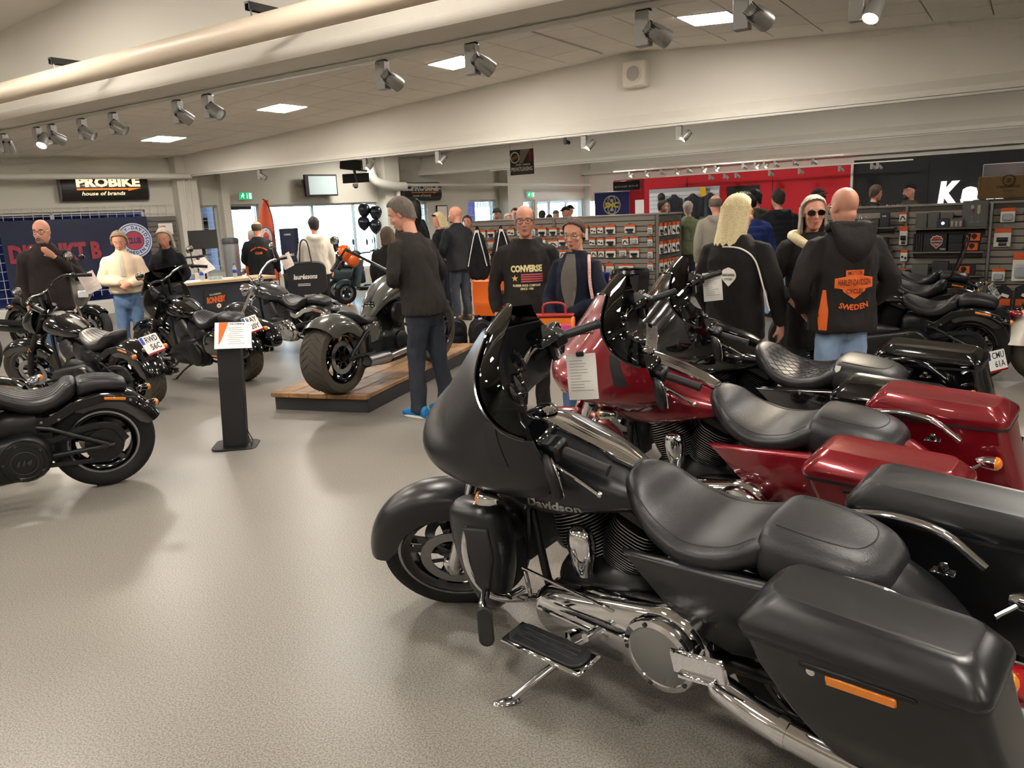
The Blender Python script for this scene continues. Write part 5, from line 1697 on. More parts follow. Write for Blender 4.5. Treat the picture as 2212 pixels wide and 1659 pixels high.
    def gbox(b0, b1, z0, z1, m_, lb, nm='gift_box', t0=12.40, dp=.12, cat='box', txt=None, art=None):
        b = MB(HM); b.box(((b0 + b1) / 2, t0 + dp / 2, (z0 + z1) / 2), (b1 - b0, dp, z1 - z0), bev=.004)
        o = tag(b.build(nm, m_), lb, cat, 'goods on the shelf wall')
        Mx = facing(hp((b0 + b1) / 2, t0 - .001, (z0 + z1) / 2), HM.to_3x3() @ Vector((0, -1, 0)))
        if txt: text_on(o, Mx @ TSH((0, txt[3], .001)), txt[0], txt[1], txt[2], txt[4], 'box_lettering')
        if art: art(o, Mx)
        return o
    def wine(o, Mx):
        for x, c in ((-.035, '7a3b3b'), (.04, 'b3aa6a')):
            b = MB(Mx @ TSH((x, .02, 0))); b.tube([(0, -.11, .002), (0, -.02, .002)], .002, 5); b.prism([(-.025, -.13), (.025, -.13), (.025, -.125), (-.025, -.125)], .001); b.build('glass_stem_print', mat('print_pale', 'a9a9a8', .5), o)
            flat(o, Mx @ TSH((x, .03, .001)), [(-.02, .03), (.02, .03), (.016, -.02), (.0, -.04), (-.016, -.02)], mat('wine_' + c, c, .5), 'glass_print', .001)
            flat(o, Mx @ TSH((x, .085, .001)), [(-.016, .03), (.016, .03), (.02, -.022), (-.02, -.022)], mat('print_pale', 'a9a9a8', .5), 'glass_print', .001)
    gbox(-.88, -.58, 1.256, 1.60, GREYBOX, 'large grey box printed with two wine glasses', art=wine)
    gbox(-1.44, -1.30, 1.256, 1.46, GREYBOX, 'grey gift box at the far end of the upper shelf')
    gbox(-1.29, -1.15, 1.256, 1.47, GREYBOX, 'second grey gift box on the upper shelf')
    gbox(-1.14, -.99, 1.256, 1.46, GREYBOX, 'third grey gift box behind the small glass box')
    gbox(-1.17, -1.03, 1.256, 1.38, DARKGREY, 'small dark box with glowing round logo', t0=12.36, dp=.04, art=lambda o, Mx: flat(o, Mx, ngon(.022, 18), mat('logo_glow', 'cfe2ff', .5, emit=.6), 'round_logo', .001))
    def cups(o, Mx):
        for x in (-.05, 0, .05): flat(o, Mx @ TSH((x, -.005, 0)), [(-.015, .035), (.015, .035), (.01, -.035), (-.01, -.035)], mat('print_rose', 'b39a96', .5), 'glass_print', .001)
    gbox(-1.02, -.86, 1.256, 1.37, GREYBOX, 'small grey box printed with three glasses', t0=12.36, dp=.04, art=cups)
    def puz(o, Mx):
        flat(o, Mx @ TSH((.02, 0, 0)), [(p[0] * 1.15, p[1] * 1.1) for p in shield(.9)], mat('print_white', 'd8d4cc', .5), 'shield_edge', .001)
        flat(o, Mx @ TSH((.02, 0, .0015)), [(p[0] * 1.0, p[1] * .98) for p in shield(.9)], mat('print_rust', 'a4452a', .5), 'shield_print', .001)
        flat(o, Mx @ TSH((.02, .018, .003)), rect(.17, .042), INK, 'shield_bar', .001)
        text_on(o, Mx @ TSH((.02, .018, .005)), 'HARLEY-DAVIDSON', .15, .022, WHT_T, 'box_lettering')
        text_on(o, Mx @ TSH((.02, -.025, .003)), 'CYCLES', .06, .02, WHT_T, 'box_lettering')
        text_on(o, Mx @ TSH((.10, -.09, .001)), 'PUZZLE', .07, .022, WHT_T, 'box_lettering')
    gbox(-1.33, -1.04, .937, 1.18, BLKP, 'black puzzle box with rust shield emblem', art=puz)
    for k in range(4):
        gbox(-1.455 + k * .031, -1.428 + k * .031, .937, 1.18, BLKP, '%s thin black box standing edge on beside the puzzle' % ORD[k])
    gbox(-1.02, -.85, .937, 1.05, BLKP, 'lower black mug box on the middle shelf'); gbox(-1.02, -.85, 1.052, 1.165, BLKP, 'upper black mug box on the middle shelf')
    def em(o, Mx):
        b = MB(Mx); b.box((0, 0, .0008), (.14, .10, .001)); b.build('orange_print', PKOR, o)
        flat(o, Mx @ TSH((0, 0, .0015)), [(p[0] * .45, p[1] * .45) for p in shield(1)], INK, 'shield_print', .001)
    gbox(-.83, -.65, .937, 1.06, BLKP, 'lower black and orange box on the middle shelf', art=em); gbox(-.80, -.64, 1.062, 1.19, BLKP, 'upper black and orange box on the middle shelf', art=em)
    gbox(-2.07, -1.91, 1.287, 1.40, DARKGREY, 'small black gift box left of the pouch'); gbox(-1.90, -1.78, 1.287, 1.49, DARKGREY, 'upright black bottle opener box', txt=('BAR', .05, .02, .05, WHT_T))
    gbox(-2.2, -1.78, .96, 1.14, BLKP, 'black box on the lower left shelf')
    gbox(-.95, -.68, .61, .76, BLKP, 'black box with small orange emblem on the bottom shelf', art=em)
    gbox(-1.45, -1.25, .61, .76, GREYBOX, 'grey box at the end of the bottom shelf')
    gbox(-1.2, -1.0, .61, .80, DARKGREY, 'dark box in the middle of the bottom shelf')
    GB = 'packs hooked on the shelf wall'
    for i, (x, z, sx, sz, gi, lb) in enumerate(((-.36, 1.40, 1.1, 1.3, 3, 'orange and white pack at the top of the last bay'), (-.10, 1.44, .9, 1.1, 1, 'orange pack cut by the frame at the top of the last bay'), (-.40, 1.11, 1.3, 1.7, 0, 'tall orange and black pack in the middle of the last bay'), (-.41, .61, 1.0, 1.2, 3, 'orange pouch low in the last bay'),
                                                   (-.16, .72, 1.3, 2.6, 3, 'clear plastic pack by the frame edge'), (-1.6, 1.16, .7, 1.8, 0, 'long black pouch on the strip between bays'), (-1.58, .88, .6, 1.1, 1, 'small white pack with red dot on the strip between bays'), (-1.62, 1.42, .6, .9, 2, 'small key ring pack on the strip between bays'), (-1.6, .64, .8, .8, 1, 'small white figure pack low on the strip'))):
        pack(HM @ TSH((x, 12.55, z)), sx, sz, gi, lb, GB)
    for k, (bb, lb) in enumerate(((-.33, 'black oil jug with orange label, left of two'), (-.10, 'black oil jug with orange label at the frame edge'))):
        t = thing('oil_jug', lb, 'jug', hp(bb, 12.42, .16), HA, 'oil jugs on the plinth')
        b = MB(); b.loft([[(x * w, y * .06, z) for x, y in ((-1, -1), (1, -1), (1, 1), (-1, 1))] for z, w in ((0, .095), (.02, .10), (.22, .10), (.27, .07), (.30, .03), (.33, .03))]); b.build('jug_body', BLKP, t, 20)
        b = MB(); b.box((0, -.062, .10), (.17, .004, .09)); b.build('orange_label', PKOR, t)
        b = MB(); b.box((.02, -.062, .19), (.09, .004, .04), Matrix.Rotation(R(20), 3, 'Y')); b.build('white_label', PAPER, t)
        b = MB(); b.tube([(-.08, 0, .22), (-.09, 0, .28), (-.03, 0, .31)], .012, 8, 8); b.build('handle', BLKP, t)
    # cartons and panel above the wall
    t = thing('cardboard_carton', 'long brown cardboard carton on top of the shelf wall', 'carton', hp(0, 0), HA)
    b = MB(); b.box((.45, 14.05, 1.77), (2.5, .5, .32), bev=.006); cb = b.build('carton', KRAFT, t)
    b = MB(); b.box((.45, 14.0, .80), (2.6, .7, 1.6), bev=.01); b.build('stand', SLATD, t)
    Mx = facing((-.42, 13.795, 1.80), (0, -1, 0))
    b = MB(Mx); b.lathe([(.075, 0), (.08, .002), (.07, .002), (.068, 0)], (0, .06, 0), (0, 0, 1), 26, cap=False); fit_text(b, 'Z', .07, .05, TSH((0, .06, .001)), .001, .03); fit_text(b, 'STANCE MOTORS', .3, .035, TSH((0, -.03, .001)), .001, .02); fit_text(b, 'THE LEGEND', .14, .018, TSH((0, -.085, .001)), .001, .02); b.build('carton_print', mat('carton_ink', '4c4030', .8), cb)
    b = MB(); b.box((.5, 14.6, 2.02), (2.6, .06, .22), bev=.01); b.tube([(-.2, 14.6, 2.1), (-.2, 14.6, 2.9)], .012, 8)
    b.v = [tuple(HM @ Vector(v)) for v in b.v]; tag(b.build('advertising_display', mat('panel_lilac_grey', '8d8a94', .6)), 'pale grey hanging panel above the brown carton', 'panel')
    # Ka letters
    t = thing('wall_letters', 'big white letters on the black wall', 'letters', (0, 0, 0))
    for ch, bb, w, h, z in (('K', -2.0, .48, .62, 1.72), ('a', -1.52, .42, .46, 1.64), ('w', -.95, .6, .46, 1.64)):
        b = MB(); Mk = facing(hp(bb, 23.38, z), HM.to_3x3() @ Vector((0, -1, 0)))
        fit_text(b, ch, w, h, Mk, .03, .06, .12)
        vs, fs = list(b.v), list(b.f)
        back = [tuple(Vector(v) + (HM.to_3x3() @ Vector((0, .03, 0)))) for v in vs]
        b2 = MB(); b2.add(vs, fs); b2.add(back, [f[::-1] for f in fs])
        ed = {}
        for f in fs:
            for i in range(len(f)):
                e = (f[i], f[(i + 1) % len(f)]); ed[e] = ed.get(e, 0) + 1
        n0 = len(vs)
        b2.v = vs + back
        b2.f = fs + [tuple(i + n0 for i in f[::-1]) for f in fs] + [(a, a + n0, c + n0, c) for (a, c) in ed if (c, a) not in ed]
        b2.mi = [0] * len(b2.f)
        b2.build('letter', mat('letter_white', 'f0f0ee', .4, emit=.5), t, 30)
    # coffee machine on the counter before the black wall
    t = thing('coffee_machine', 'long chrome espresso machine before the big white letters', 'coffee machine', hp(-2.15, 17.6, .94), HA)
    b = MB(); b.box((0, 0, .52), (1.0, .4, .06), bev=.01); b.box((0, .08, .3), (.9, .25, .4), bev=.02); b.build('body', ALU, t)
    b = MB(); b.box((-.1, -.12, .36), (.4, .06, .1), bev=.01); b.build('group_heads', BLKM, t)
    for k in range(5):
        b = MB(); b.lathe([(.001, 0), (.03, 0), (.035, .07), (.001, .07)], (-.4 + .09 * k, 0, .55), n=12); b.build('cup', CHROME, t)
    b = MB(HM); b.box((-2.3, 17.8, .52), (3.4, .7, 1.04), bev=.01); tag(b.build('back_counter', mat('counter_dark', '26272b', .6)), 'dark service counter behind the shelf wall', 'counter')
    # ---- service counter with laptop
    t = thing('service_counter', 'white service counter with blue stripe beyond the rack', 'counter', hp(-6.1, 16.3, 0), HA)
    b = MB(); b.box((0, 0, .48), (1.7, .6, .96), bev=.01); b.build('body', mat('counter_white', 'c8cdd6', .5), t)
    b = MB(); b.box((0, 0, .98), (1.8, .68, .04), bev=.008); b.build('top', BLKP, t)
    b = MB(); b.prism([(-.85, .50), (.85, .62), (.85, .66), (-.85, .54)], .004, facing((0, -.303, 0), (0, -1, 0))); b.build('blue_stripe', BLUE, t)
    t = thing('laptop', 'open black laptop on the service counter', 'laptop', hp(-6.1, 16.2, 1.0), HA)
    b = MB(); b.box((0, .1, .008), (.5, .3, .016), bev=.004); b.build('keyboard_base', BLKP, t)
    b = MB(); b.box((0, -.06, .19), (.5, .014, .36), Matrix.Rotation(R(8), 3, 'X'), .004); b.build('lid', BLKP, t)
    # ---- far wall: SMC banner, plate, jackets, prints
    t = thing('roll_banner', 'navy roll banner with yellow wheel emblem before the red corner', 'banner', hp(-9.83, 20.0, 0), HA)
    b = MB(); b.box((0, 0, 1.25), (1.05, .01, 1.84)); bn = b.build('banner_cloth', mat('smc_navy', '1b1c63', .6), t)
    b = MB(); b.box((0, 0, 2.17), (1.08, .03, .03), bev=.004); b.build('top_bar', ALU, t)
    b = MB(); b.box((0, 0, .12), (1.08, .2, .24), bev=.02); b.build('cassette', ALU, t)
    Mx = facing((0, -.006, 1.82), (0, -1, 0))
    SY = mat('smc_yellow', 'd8c84a', .6); SG = mat('smc_cream', 'bdb9a0', .6)
    b = MB(Mx); b.lathe([(.26, 0), (.262, .002), (.235, .002), (.233, 0)], d=(0, 0, 1), n=40, cap=False)
    for zz in (.12, -.12):
        b.lathe([(.125, 0), (.127, .003), (.105, .003), (.103, 0)], (0, zz, 0), (0, 0, 1), 30, cap=False)
        b.lathe([(.045, 0), (.047, .003), (.001, .003)], (0, zz, 0), (0, 0, 1), 20, cap=False)
    for k in range(8):
        a = math.pi / 8 + k * math.pi / 4
        b.box((.19 * math.cos(a), .19 * math.sin(a), .001), (.1, .014, .002), Matrix.Rotation(a, 3, 'Z'))
    b.build('wheel_emblem', SG, bn)
    text_on(bn, Mx @ TSH((0, 0, .006)), 'SMC', .44, .15, SY, 'banner_lettering', .001, .06, .15)
    t = thing('number_sign', 'dark framed sign above the navy roll banner', 'sign', hp(-9.66, 20.6, 2.33), HA)
    b = MB(); b.box((0, 0, 0), (.82, .05, .26), bev=.006); b.build('board', mat('board_dark', '33302c', .3, .3), t)
    text_on(t, facing((0, -.028, -.02), (0, -1, 0)), 'MOTO GUZZI · MOTO GP', .7, .05, WHT_T, 'sign_lettering')
    t = thing('jacket_wall', 'white slat wall with hanging leather jackets on the red wall', 'slat panel', hp(-9.1, 23.40, 0), HA)
    slatwall(t, 2.2, 1.5, -1.1, 0, .12, mat('slat_white', 'dfe3e6', .4)); 
    for ch in t.children: ch.location.z += .60
    b = MB(); b.box((0, .02, 1.45), (2.24, .02, 1.6)); b.build('backing', mat('slat_white_groove', 'aab2b8', .6), t)
    for k, x in enumerate((-9.3, -8.72, -8.18)):
        t = thing('leather_jacket', '%s black leather jacket on the white slat wall' % ORD[k], 'jacket', hp(x, 23.18, 0), HA, 'jackets on the wall')
        b = MB()
        b.loft([[(w * math.cos(a), .09 * math.sin(a), z) for a in [2 * math.pi * q / 18 for q in range(18)]] for z, w in ((1.25, .2), (1.5, .2), (1.8, .23), (1.95, .2), (2.02, .08), (2.06, .07))])
        for sg in (1, -1): b.tube([(sg * .18, 0, 1.93), (sg * .24, -.01, 1.7), (sg * .22, -.02, 1.38)], [.07, .065, .05], 10, 8)
        place(remesh(b, .02, 3, folds(.012, 9, k)), 'jacket_body', mat('jacket_leather', '1a1c22', .4), t)
        b = MB(); b.tube([(-.15, 0, 2.0), (0, 0, 2.08), (.15, 0, 2.0)], .008, 6); b.tube([(0, 0, 2.08), (0, .03, 2.16), (0, .1, 2.17)], .005, 6); b.build('hanger', WHITEM, t)
    b = MB(HM); b.ell((-9.75, 23.25, 2.0), (.12, .1, .13), 14, 10); tag(b.build('helmet_liner', BLKP), 'black beanie cap hanging beside the leather jackets', 'cap')
    b = MB(HM); b.box((-8.45, 23.3, 2.10), (.18, .01, .26)); tag(b.build('price_card', mat('card_yellow', 'e8b91c', .5)), 'yellow price card between the leather jackets', 'card')
    t = thing('poster', 'black poster with arched white lettering on the red wall', 'poster', hp(-7.28, 23.42, 1.85), HA)
    b = MB(); b.box((0, 0, 0), (.95, .02, .72)); po = b.build('board', mat('poster_black', '171513', .5), t)
    b = MB(); arc_text(b, 'LA FAMIGLIA', .75, .13, math.pi / 2, facing((0, -.012, -.6), (0, -1, 0)), .001, .04, spread=1.05); b.build('poster_lettering', WHT_T, po)
    for k, (bb, z, w, h) in enumerate(((-10.55, 1.75, .3, .42), (-10.55, 1.2, .3, .4))):
        b = MB(HM); b.box((bb, 23.42, z), (w, .01, h)); tag(b.build('wall_notice', PAPER), ['upper', 'lower'][k] + ' white notice on the red wall by the corner', 'notice')
    # goods on the floor near the window: nothing else stands there
# ---- cruisers
def mk_cruiser(name, label, loc, yaw, lean, paint, steer=20, rear_w=.16, rear_R=.325, rear_rim=.215, front_R=.33, front_rim=.25, spokes=7, spoke_w=.03,
               bar='low', head='lamp', seat='step', pillion=True, chrome=False, plate=None, side_plate=None, bags=False, sissy=False, derby_text=None,
               reflector=True, strut=True, exhaust='twin', fender_a=(70, 172), fender_r=None, fender_m=None, tail=True, screen=None, rimedge=None, tan=False, tread=False,
               papers=None, long_tank=False, tyre_disc=False, group=None, signals=True, fins_bright=False, mirror=True, rear_signal=None, fork_tall=0):
    t = thing(name, label, 'motorcycle', loc, yaw, group, lean)
    o_neck = (1.16, 0, .86)
    S = steer_M(steer, o_neck, 30)
    metal = CHROME if chrome else BLKG
    dark = CHROME if chrome else BLKM
    FX = 1.62
    mk_wheel(t, FX, front_R, .13, front_rim, S, spokes, BLKG if not chrome else ALU, RUBTAN if tan else RUB, rimedge=rimedge, spoke_w=spoke_w)
    mk_wheel(t, 0, rear_R, rear_w, rear_rim, None, spokes, BLKG if not chrome else ALU, RUBTAN if tan else RUB, rimedge=rimedge, spoke_w=spoke_w, tread=tread, disc_side=(-1,))
    mk_fender(t, FX, front_R, front_R + .03, .075, 50, 150, paint, S, 'front_fender', skirt=.05)
    fr = fender_r or rear_R + .055
    mk_fender(t, 0, rear_R, fr, rear_w / 2 + .03, fender_a[0], fender_a[1], fender_m or paint, None, 'rear_fender', skirt=.06, tail=.02)
    # belt pulley, guard, swingarm on both sides
    b = MB()
    hy = rear_w / 2 + .035
    b.lathe([(.001, hy - .01), (.115, hy - .01), (.12, hy), (.115, hy + .015), (.001, hy + .02)], (0, 0, rear_R), (0, 1, 0), 28, cap=False)
    b.build('belt_pulley', BLKM, t)
    b = MB()
    b.tube([(0 - .13, hy + .012, rear_R + .02), (-.06, hy + .012, rear_R + .125), (.1, hy + .012, rear_R + .135), (.36, hy + .01, rear_R + .07)], .016, 8, 16, flat=1.6)
    b.build('belt_guard', BLKM, t)
    b = MB()
    b.tube([(-.02, hy, rear_R - .11), (.38, hy, rear_R - .08)], .009, 6, flat=1.8)
    b.tube([(-.02, hy, rear_R + .11), (.38, hy, rear_R + .06)], .009, 6, flat=1.8)
    b.build('drive_belt', BLKP, t)
    for sg in (1, -1):
        b = MB()
        y = sg * (hy + .035)
        b.tube([(-.06, y, rear_R), (.32, y, rear_R - .01), (.40, sg * .13, rear_R)], .018, 10)
        b.tube([(-.02, y, rear_R + .01), (.30, sg * .13, rear_R + .17), (.42, sg * .11, rear_R + .2)], .017, 10)
        b.lathe([(.026, -.012), (.026, .012), (.014, .02), (.001, .022)], (0, y, rear_R), (0, sg, 0), 14)
        b.build('swingarm', dark if chrome else BLKM, t)
        if strut:
            b = MB()
            Mx = Matrix(((1, 0, 0, 0), (0, 0, sg, sg * (rear_w / 2 + .032)), (0, 1, 0, 0), (0, 0, 0, 1)))
            top = rear_R + fr
            b.prism([(.42, .60), (.30, .565), (.16, top - .06), (-.02, top - .028), (-.22, top - .075), (-.25, top - .115), (-.04, top - .085), (.13, top - .115), (.24, .53), (.34, .50), (.42, .54)], .014, Mx, bev=.004)
            st = b.build('fender_strut', metal if chrome else BLKM, t, 40)
            if reflector:
                b = MB()
                b.box((-.10, sg * (rear_w / 2 + .048), top - .068), (.13, .006, .02), Matrix.Rotation(R(-10), 3, 'Y'), .003)
                b.build('reflector', AMBER, st)
            for q in ((.34, .545), (.24, .55), (-.19, top - .09)):
                b = MB()
                b.lathe([(.009, 0), (.009, .006), (.001, .008)], (q[0], sg * (rear_w / 2 + .046), q[1]), (0, sg, 0), 8)
                b.build('bolt', ALU, st)
        if signals and not rear_signal:
            bullet_light(t, (-.33, sg * (rear_w / 2 + .12), rear_R + fr * .72), (-1, 0, 0), .024, .06, AMBER, metal, stalk=(-.26, sg * rear_w * .4, rear_R + fr * .74))
    if rear_signal:
        for sg in (1, -1):
            bullet_light(t, (rear_signal[0], sg * rear_signal[1], rear_signal[2]), (-1, 0, 0), .026, .05, AMBER, metal, stalk=(rear_signal[0] + .05, sg * rear_w * .4, rear_signal[2] + .01))
    # fork
    for sg in (1, -1):
        b = MB(S)
        b.tube([(FX, sg * .10, front_R), (1.47, sg * .10, front_R + .26)], .031, 14)
        b.tube([(1.47, sg * .10, front_R + .26), (1.115, sg * .10, .99 + fork_tall)], .025, 14)
        b.build('fork_leg', CHROME if chrome else BLKM, t)
        b = MB(S)
        b.box((1.445, sg * .132, .62), (.012, .008, .05), bev=.003)
        b.build('fork_reflector', AMBER, t)
    b = MB(S)
    b.box((1.14, 0, .94 + fork_tall), (.06, .27, .04), Matrix.Rotation(R(-28), 3, 'Y'), .012)
    b.box((1.26, 0, .76), (.06, .27, .04), Matrix.Rotation(R(-28), 3, 'Y'), .012)
    b.build('triple_clamp', dark, t)
    # headlamp
    if head == 'lamp' or head == 'cowl':
        b = MB(S)
        b.lathe([(.002, -.11), (.05, -.10), (.085, -.05), (.095, 0), (.097, .02), (.088, .03)], (1.36, 0, .86), (1, 0, -.1), 26, cap=False)
        h = b.build('headlamp', metal, t)
        b = MB(S)
        b.lathe([(.088, .025), (.05, .038), (.001, .042)], (1.36, 0, .86), (1, 0, -.1), 26)
        b.build('headlamp_lens', LENS, h)
    if head == 'cowl':
        b = MB(S)
        rows = []
        for i in range(11):
            u = i / 10
            rows.append([(1.28 + .20 * math.sin(math.pi * u) ** .6 * math.cos(v) ** .7 - .10 * u, .155 * math.sin(v) * (.6 + .4 * math.sin(math.pi * u)), .74 + .31 * u) for v in [R(-88 + 176 * j / 16) for j in range(17)]])
        b.sheet(rows, .006)
        cw = b.build('headlamp_cowl', paint, t, 60)
        b = MB(S)
        b.lathe([(.001, .004), (.045, .004), (.05, .014), (.054, 0), (.05, -.03)], (1.20, 0, 1.03), (-.5, 0, 1), 20, cap=False)
        b.build('gauge', BLKP, t)
    if head == 'frame':
        b = MB(S if False else None)
        N = 28
        rows = []
        for i in range(15):
            u = i / 14
            z = .66 + .40 * u
            w = .10 + .20 * math.sin(math.pi * min(1, u * .62 + .12)) ** 1.2
            xn = 1.50 - .10 * abs(u - .45) * 2 - .08 * u
            rows.append([(1.18 + (xn - 1.18) * max(0, math.cos(v)) ** .9, w * sgnpow(math.sin(v), .9), z) for v in [R(-90 + 180 * j / N) for j in range(N + 1)]])
        b.sheet(rows, .006)
        b.build('fairing', mat('gunship_grey_paint', '4b4943', .3, 0, coat=.6), t, 60)
        b = MB()
        rows = []
        for i in range(9):
            u = i / 8
            rows.append([(1.20 - .10 * u + (.20 - .05 * u) * max(0, math.cos(v)) ** .9, (.265 - .05 * u) * sgnpow(math.sin(v), .9), 1.03 + .23 * u) for v in [R(-85 + 170 * j / N) for j in range(N + 1)]])
        b.sheet(rows, .003)
        b.build('windscreen', screen or SMOKE, t, 60)
        b = MB()
        b.box((1.16, 0, 1.0), (.05, .40, .12), bev=.02)
        b.build('dashboard', BLKP, t)
        b = MB()
        b.box((1.50, 0, .84), (.02, .16, .10), bev=.008)
        b.build('headlamp_lens', LENS, t)
    # handlebar
    if bar == 'low':
        pth = [(.93, .38, 1.10), (1.03, .30, 1.12), (1.10, .16, 1.06), (1.12, .05, 1.0), (1.12, -.05, 1.0), (1.10, -.16, 1.06), (1.03, -.30, 1.12), (.93, -.38, 1.10)]
    elif bar == 'riser':
        pth = [(.90, .37, 1.16), (1.02, .31, 1.20), (1.07, .16, 1.19), (1.08, .05, 1.16), (1.08, -.05, 1.16), (1.07, -.16, 1.19), (1.02, -.31, 1.20), (.90, -.37, 1.16)]
    elif bar == 'zbar':
        pth = [(.70, .46, 1.12), (.83, .46, 1.24), (1.02, .13, 1.04), (1.04, .05, 1.0), (1.04, -.05, 1.0), (1.02, -.13, 1.04), (.83, -.46, 1.24), (.70, -.46, 1.12)]
    zoff = fork_tall
    pth = [(x, y, z + zoff) for x, y, z in pth]
    b = MB(S)
    b.tube(pth, .0155, 10, 0 if bar == 'zbar' else 28)
    if bar == 'riser':
        for sg in (1, -1):
            b.tube([(1.13, sg * .05, .95), (1.08, sg * .05, 1.16)], .02, 10)
    b.build('handlebar', CHROME if chrome else BLKG, t)
    for sg, e, e2 in ((1, pth[0], pth[1]), (-1, pth[-1], pth[-2])):
        d = (Vector(e) - Vector(e2)).normalized()
        E = Vector(e)
        b = MB(S)
        b.tube([E - d * .03, E + d * .115], .0185, 12)
        b.build('grip', BLKP, t)
        b = MB(S)
        b.box(E - d * .055, (.05, .05, .045), frame_to(d), .012)
        b.build('switch_housing', metal if chrome else BLKM, t)
        b = MB(S)
        sd = Vector((.045, 0, -.005))
        b.tube([E - d * .05 + sd, E + d * .03 + sd * 1.2, E + d * .12 + sd * .9], [.008, .008, .006], 8, 8)
        b.build('lever', metal if chrome else STEEL, t)
        if mirror:
            q = E - d * .04
            tip = q + Vector((.03, sg * .07, .15))
            b = MB(S)
            b.tube([q, q + Vector((.01, sg * .02, .08)), tip], .006, 8, 8)
            b.ell(tip + Vector((0, 0, .035)), (.014, .06, .042), 16, 8, None, .8, .8)
            m_ = b.build('mirror', metal, t)
            b = MB(S)
            b.ell(tip + Vector((-.010, 0, .035)), (.006, .054, .037), 16, 6, None, .6, .8)
            b.build('mirror_glass', CHROME, m_)
    # tank
    b = MB()
    if long_tank:
        b.body([(.46, .60, .03, .02, .05, 2.2), (.52, .64, .06, .05, .08, 2.2), (.62, .74, .09, .075, .12, 2.2), (.76, .82, .11, .10, .16, 2.2), (.92, .87, .12, .11, .185, 2.2), (1.06, .90, .11, .11, .17, 2.2), (1.15, .91, .08, .09, .12, 2.2), (1.19, .91, .03, .04, .05, 2)], 34, 28)
    else:
        b.body([(.58, .75, .02, .02, .04, 2.2), (.63, .755, .06, .05, .085, 2.2), (.74, .775, .10, .07, .14, 2.2), (.86, .80, .12, .085, .165, 2.3), (.98, .82, .125, .09, .17, 2.3), (1.08, .83, .115, .085, .15, 2.3), (1.15, .835, .075, .06, .105, 2.2), (1.17, .835, .02, .02, .04, 2)], 30, 28)
    tk = b.build('tank', paint, t, 60)
    b = MB()
    if long_tank:
        b.body([(.56, .775, .006, .02, .02, 3), (.72, .905, .006, .02, .028, 3), (.95, .985, .008, .02, .05, 3), (1.07, 1.008, .008, .02, .055, 3), (1.10, 1.0, .004, .02, .04, 3)], 16, 12)
    else:
        b.body([(.60, .80, .004, .02, .025, 3), (.74, .865, .012, .03, .04, 3), (.90, .915, .014, .03, .05, 3), (1.0, .938, .014, .03, .07, 3), (1.09, .938, .01, .03, .065, 3), (1.11, .932, .004, .02, .05, 3)], 18, 14)
    cs = b.build('tank_console', CHROME if chrome == 2 else BLKP, t, 60)
    b = MB()
    b.lathe([(.045, 0), (.045, .012), (.036, .02), (.001, .022)], (1.0 if long_tank else .95, 0 if long_tank else -.10, 1.0 if long_tank else .915), (0, 0 if long_tank else -.4, 1), 22)
    b.build('filler_cap', metal if chrome else BLKM, tk)
    # seat
    if seat == 'step':
        sts = [(.62, .755, .02, .03, .05, 2.4), (.58, .745, .045, .06, .10, 2.5), (.48, .705, .035, .08, .15, 2.6), (.36, .675, .03, .08, .175, 2.7), (.25, .685, .04, .07, .165, 2.6), (.18, .73, .05, .09, .14, 2.6), (.13, .755, .03, .08, .11, 2.5), (.11, .755, .01, .03, .06, 2.2)]
    elif seat == 'solo':
        sts = [(.60, .61, .02, .02, .05, 2.3), (.55, .615, .025, .03, .10, 2.4), (.42, .615, .025, .035, .15, 2.5), (.30, .63, .045, .045, .16, 2.5), (.22, .68, .05, .07, .12, 2.4), (.17, .71, .02, .05, .05, 2.2)]
    sb = MB()
    sb.body(sts, 34, 28)
    st = sb.build('seat', LEATHER, t, 60)
    if seat == 'step':
        for k in range(-4, 5):
            pts = [(.56 - .42 * q / 20, k * .028 * (1 + .5 * math.sin(q / 20 * 3)), 1.0) for q in range(21)]
            seam(st, pts, .0024, BLKP)
    if pillion:
        b = MB()
        top = rear_R + fr
        b.body([(.115, top + .015, .03, .05, .085, 2.6), (.095, top + .02, .055, .06, .105, 2.8), (.0, top + .032, .05, .05, .11, 2.8), (-.11, top + .02, .045, .05, .10, 2.8), (-.17, top + .005, .03, .05, .075, 2.6), (-.185, top, .01, .03, .05, 2.2)], 24, 24)
        pp = b.build('pillion_pad', LEATHER, t, 60)
        for k in range(-3, 4):
            pts = [(.08 - .22 * q / 14, k * .025, 1.3) for q in range(15)]
            seam(pp, pts, .0022, BLKP)
    # oil tank / side covers
    b = MB()
    b.box((.47, 0, .50), (.26, .27, .24), bev=.04)
    b.build('side_cover', paint if long_tank else BLKM, t, 50)
    pc = mk_vtwin(t, .80, .36, primary=CHROME if chrome else BLKM, derby=BLKM if derby_text or not chrome else CHROME, cover=BLKM if not chrome else CHROME, fins=None if fins_bright or chrome else BLKM, horn=False, head=CHROME if chrome else BLKG, s0=.14, s1=.33)
    if derby_text:
        e = MB()
        fit_text(e, derby_text, .085, .036, facing((.46, .292, .35), (0, 1, 0)), .001, .03, .3)
        e.lathe([(.072, .293), (.074, .294), (.076, .293), (.074, .292), (.072, .293)], (.46, 0, .35), (0, 1, 0), 32, cap=False)
        e.build('derby_lettering', STEEL, pc)
    for sg in (1, -1):
        b = MB()
        b.tube([(1.13, sg * .03, .80), (1.10, sg * .08, .62), (1.04, sg * .12, .28), (.92, sg * .13, .20), (.44, sg * .13, .20), (.36, sg * .13, .34), (.40, sg * .11, .56)], .017, 10, 34)
        b.build('frame_tube', BLKM if not chrome else BLKM, t)
        b = MB()
        b.tube([(.98, sg * .14, .30), (.98, sg * .33, .32)], .014, 10)
        b.build('foot_peg', BLKP, t)
    b = MB()
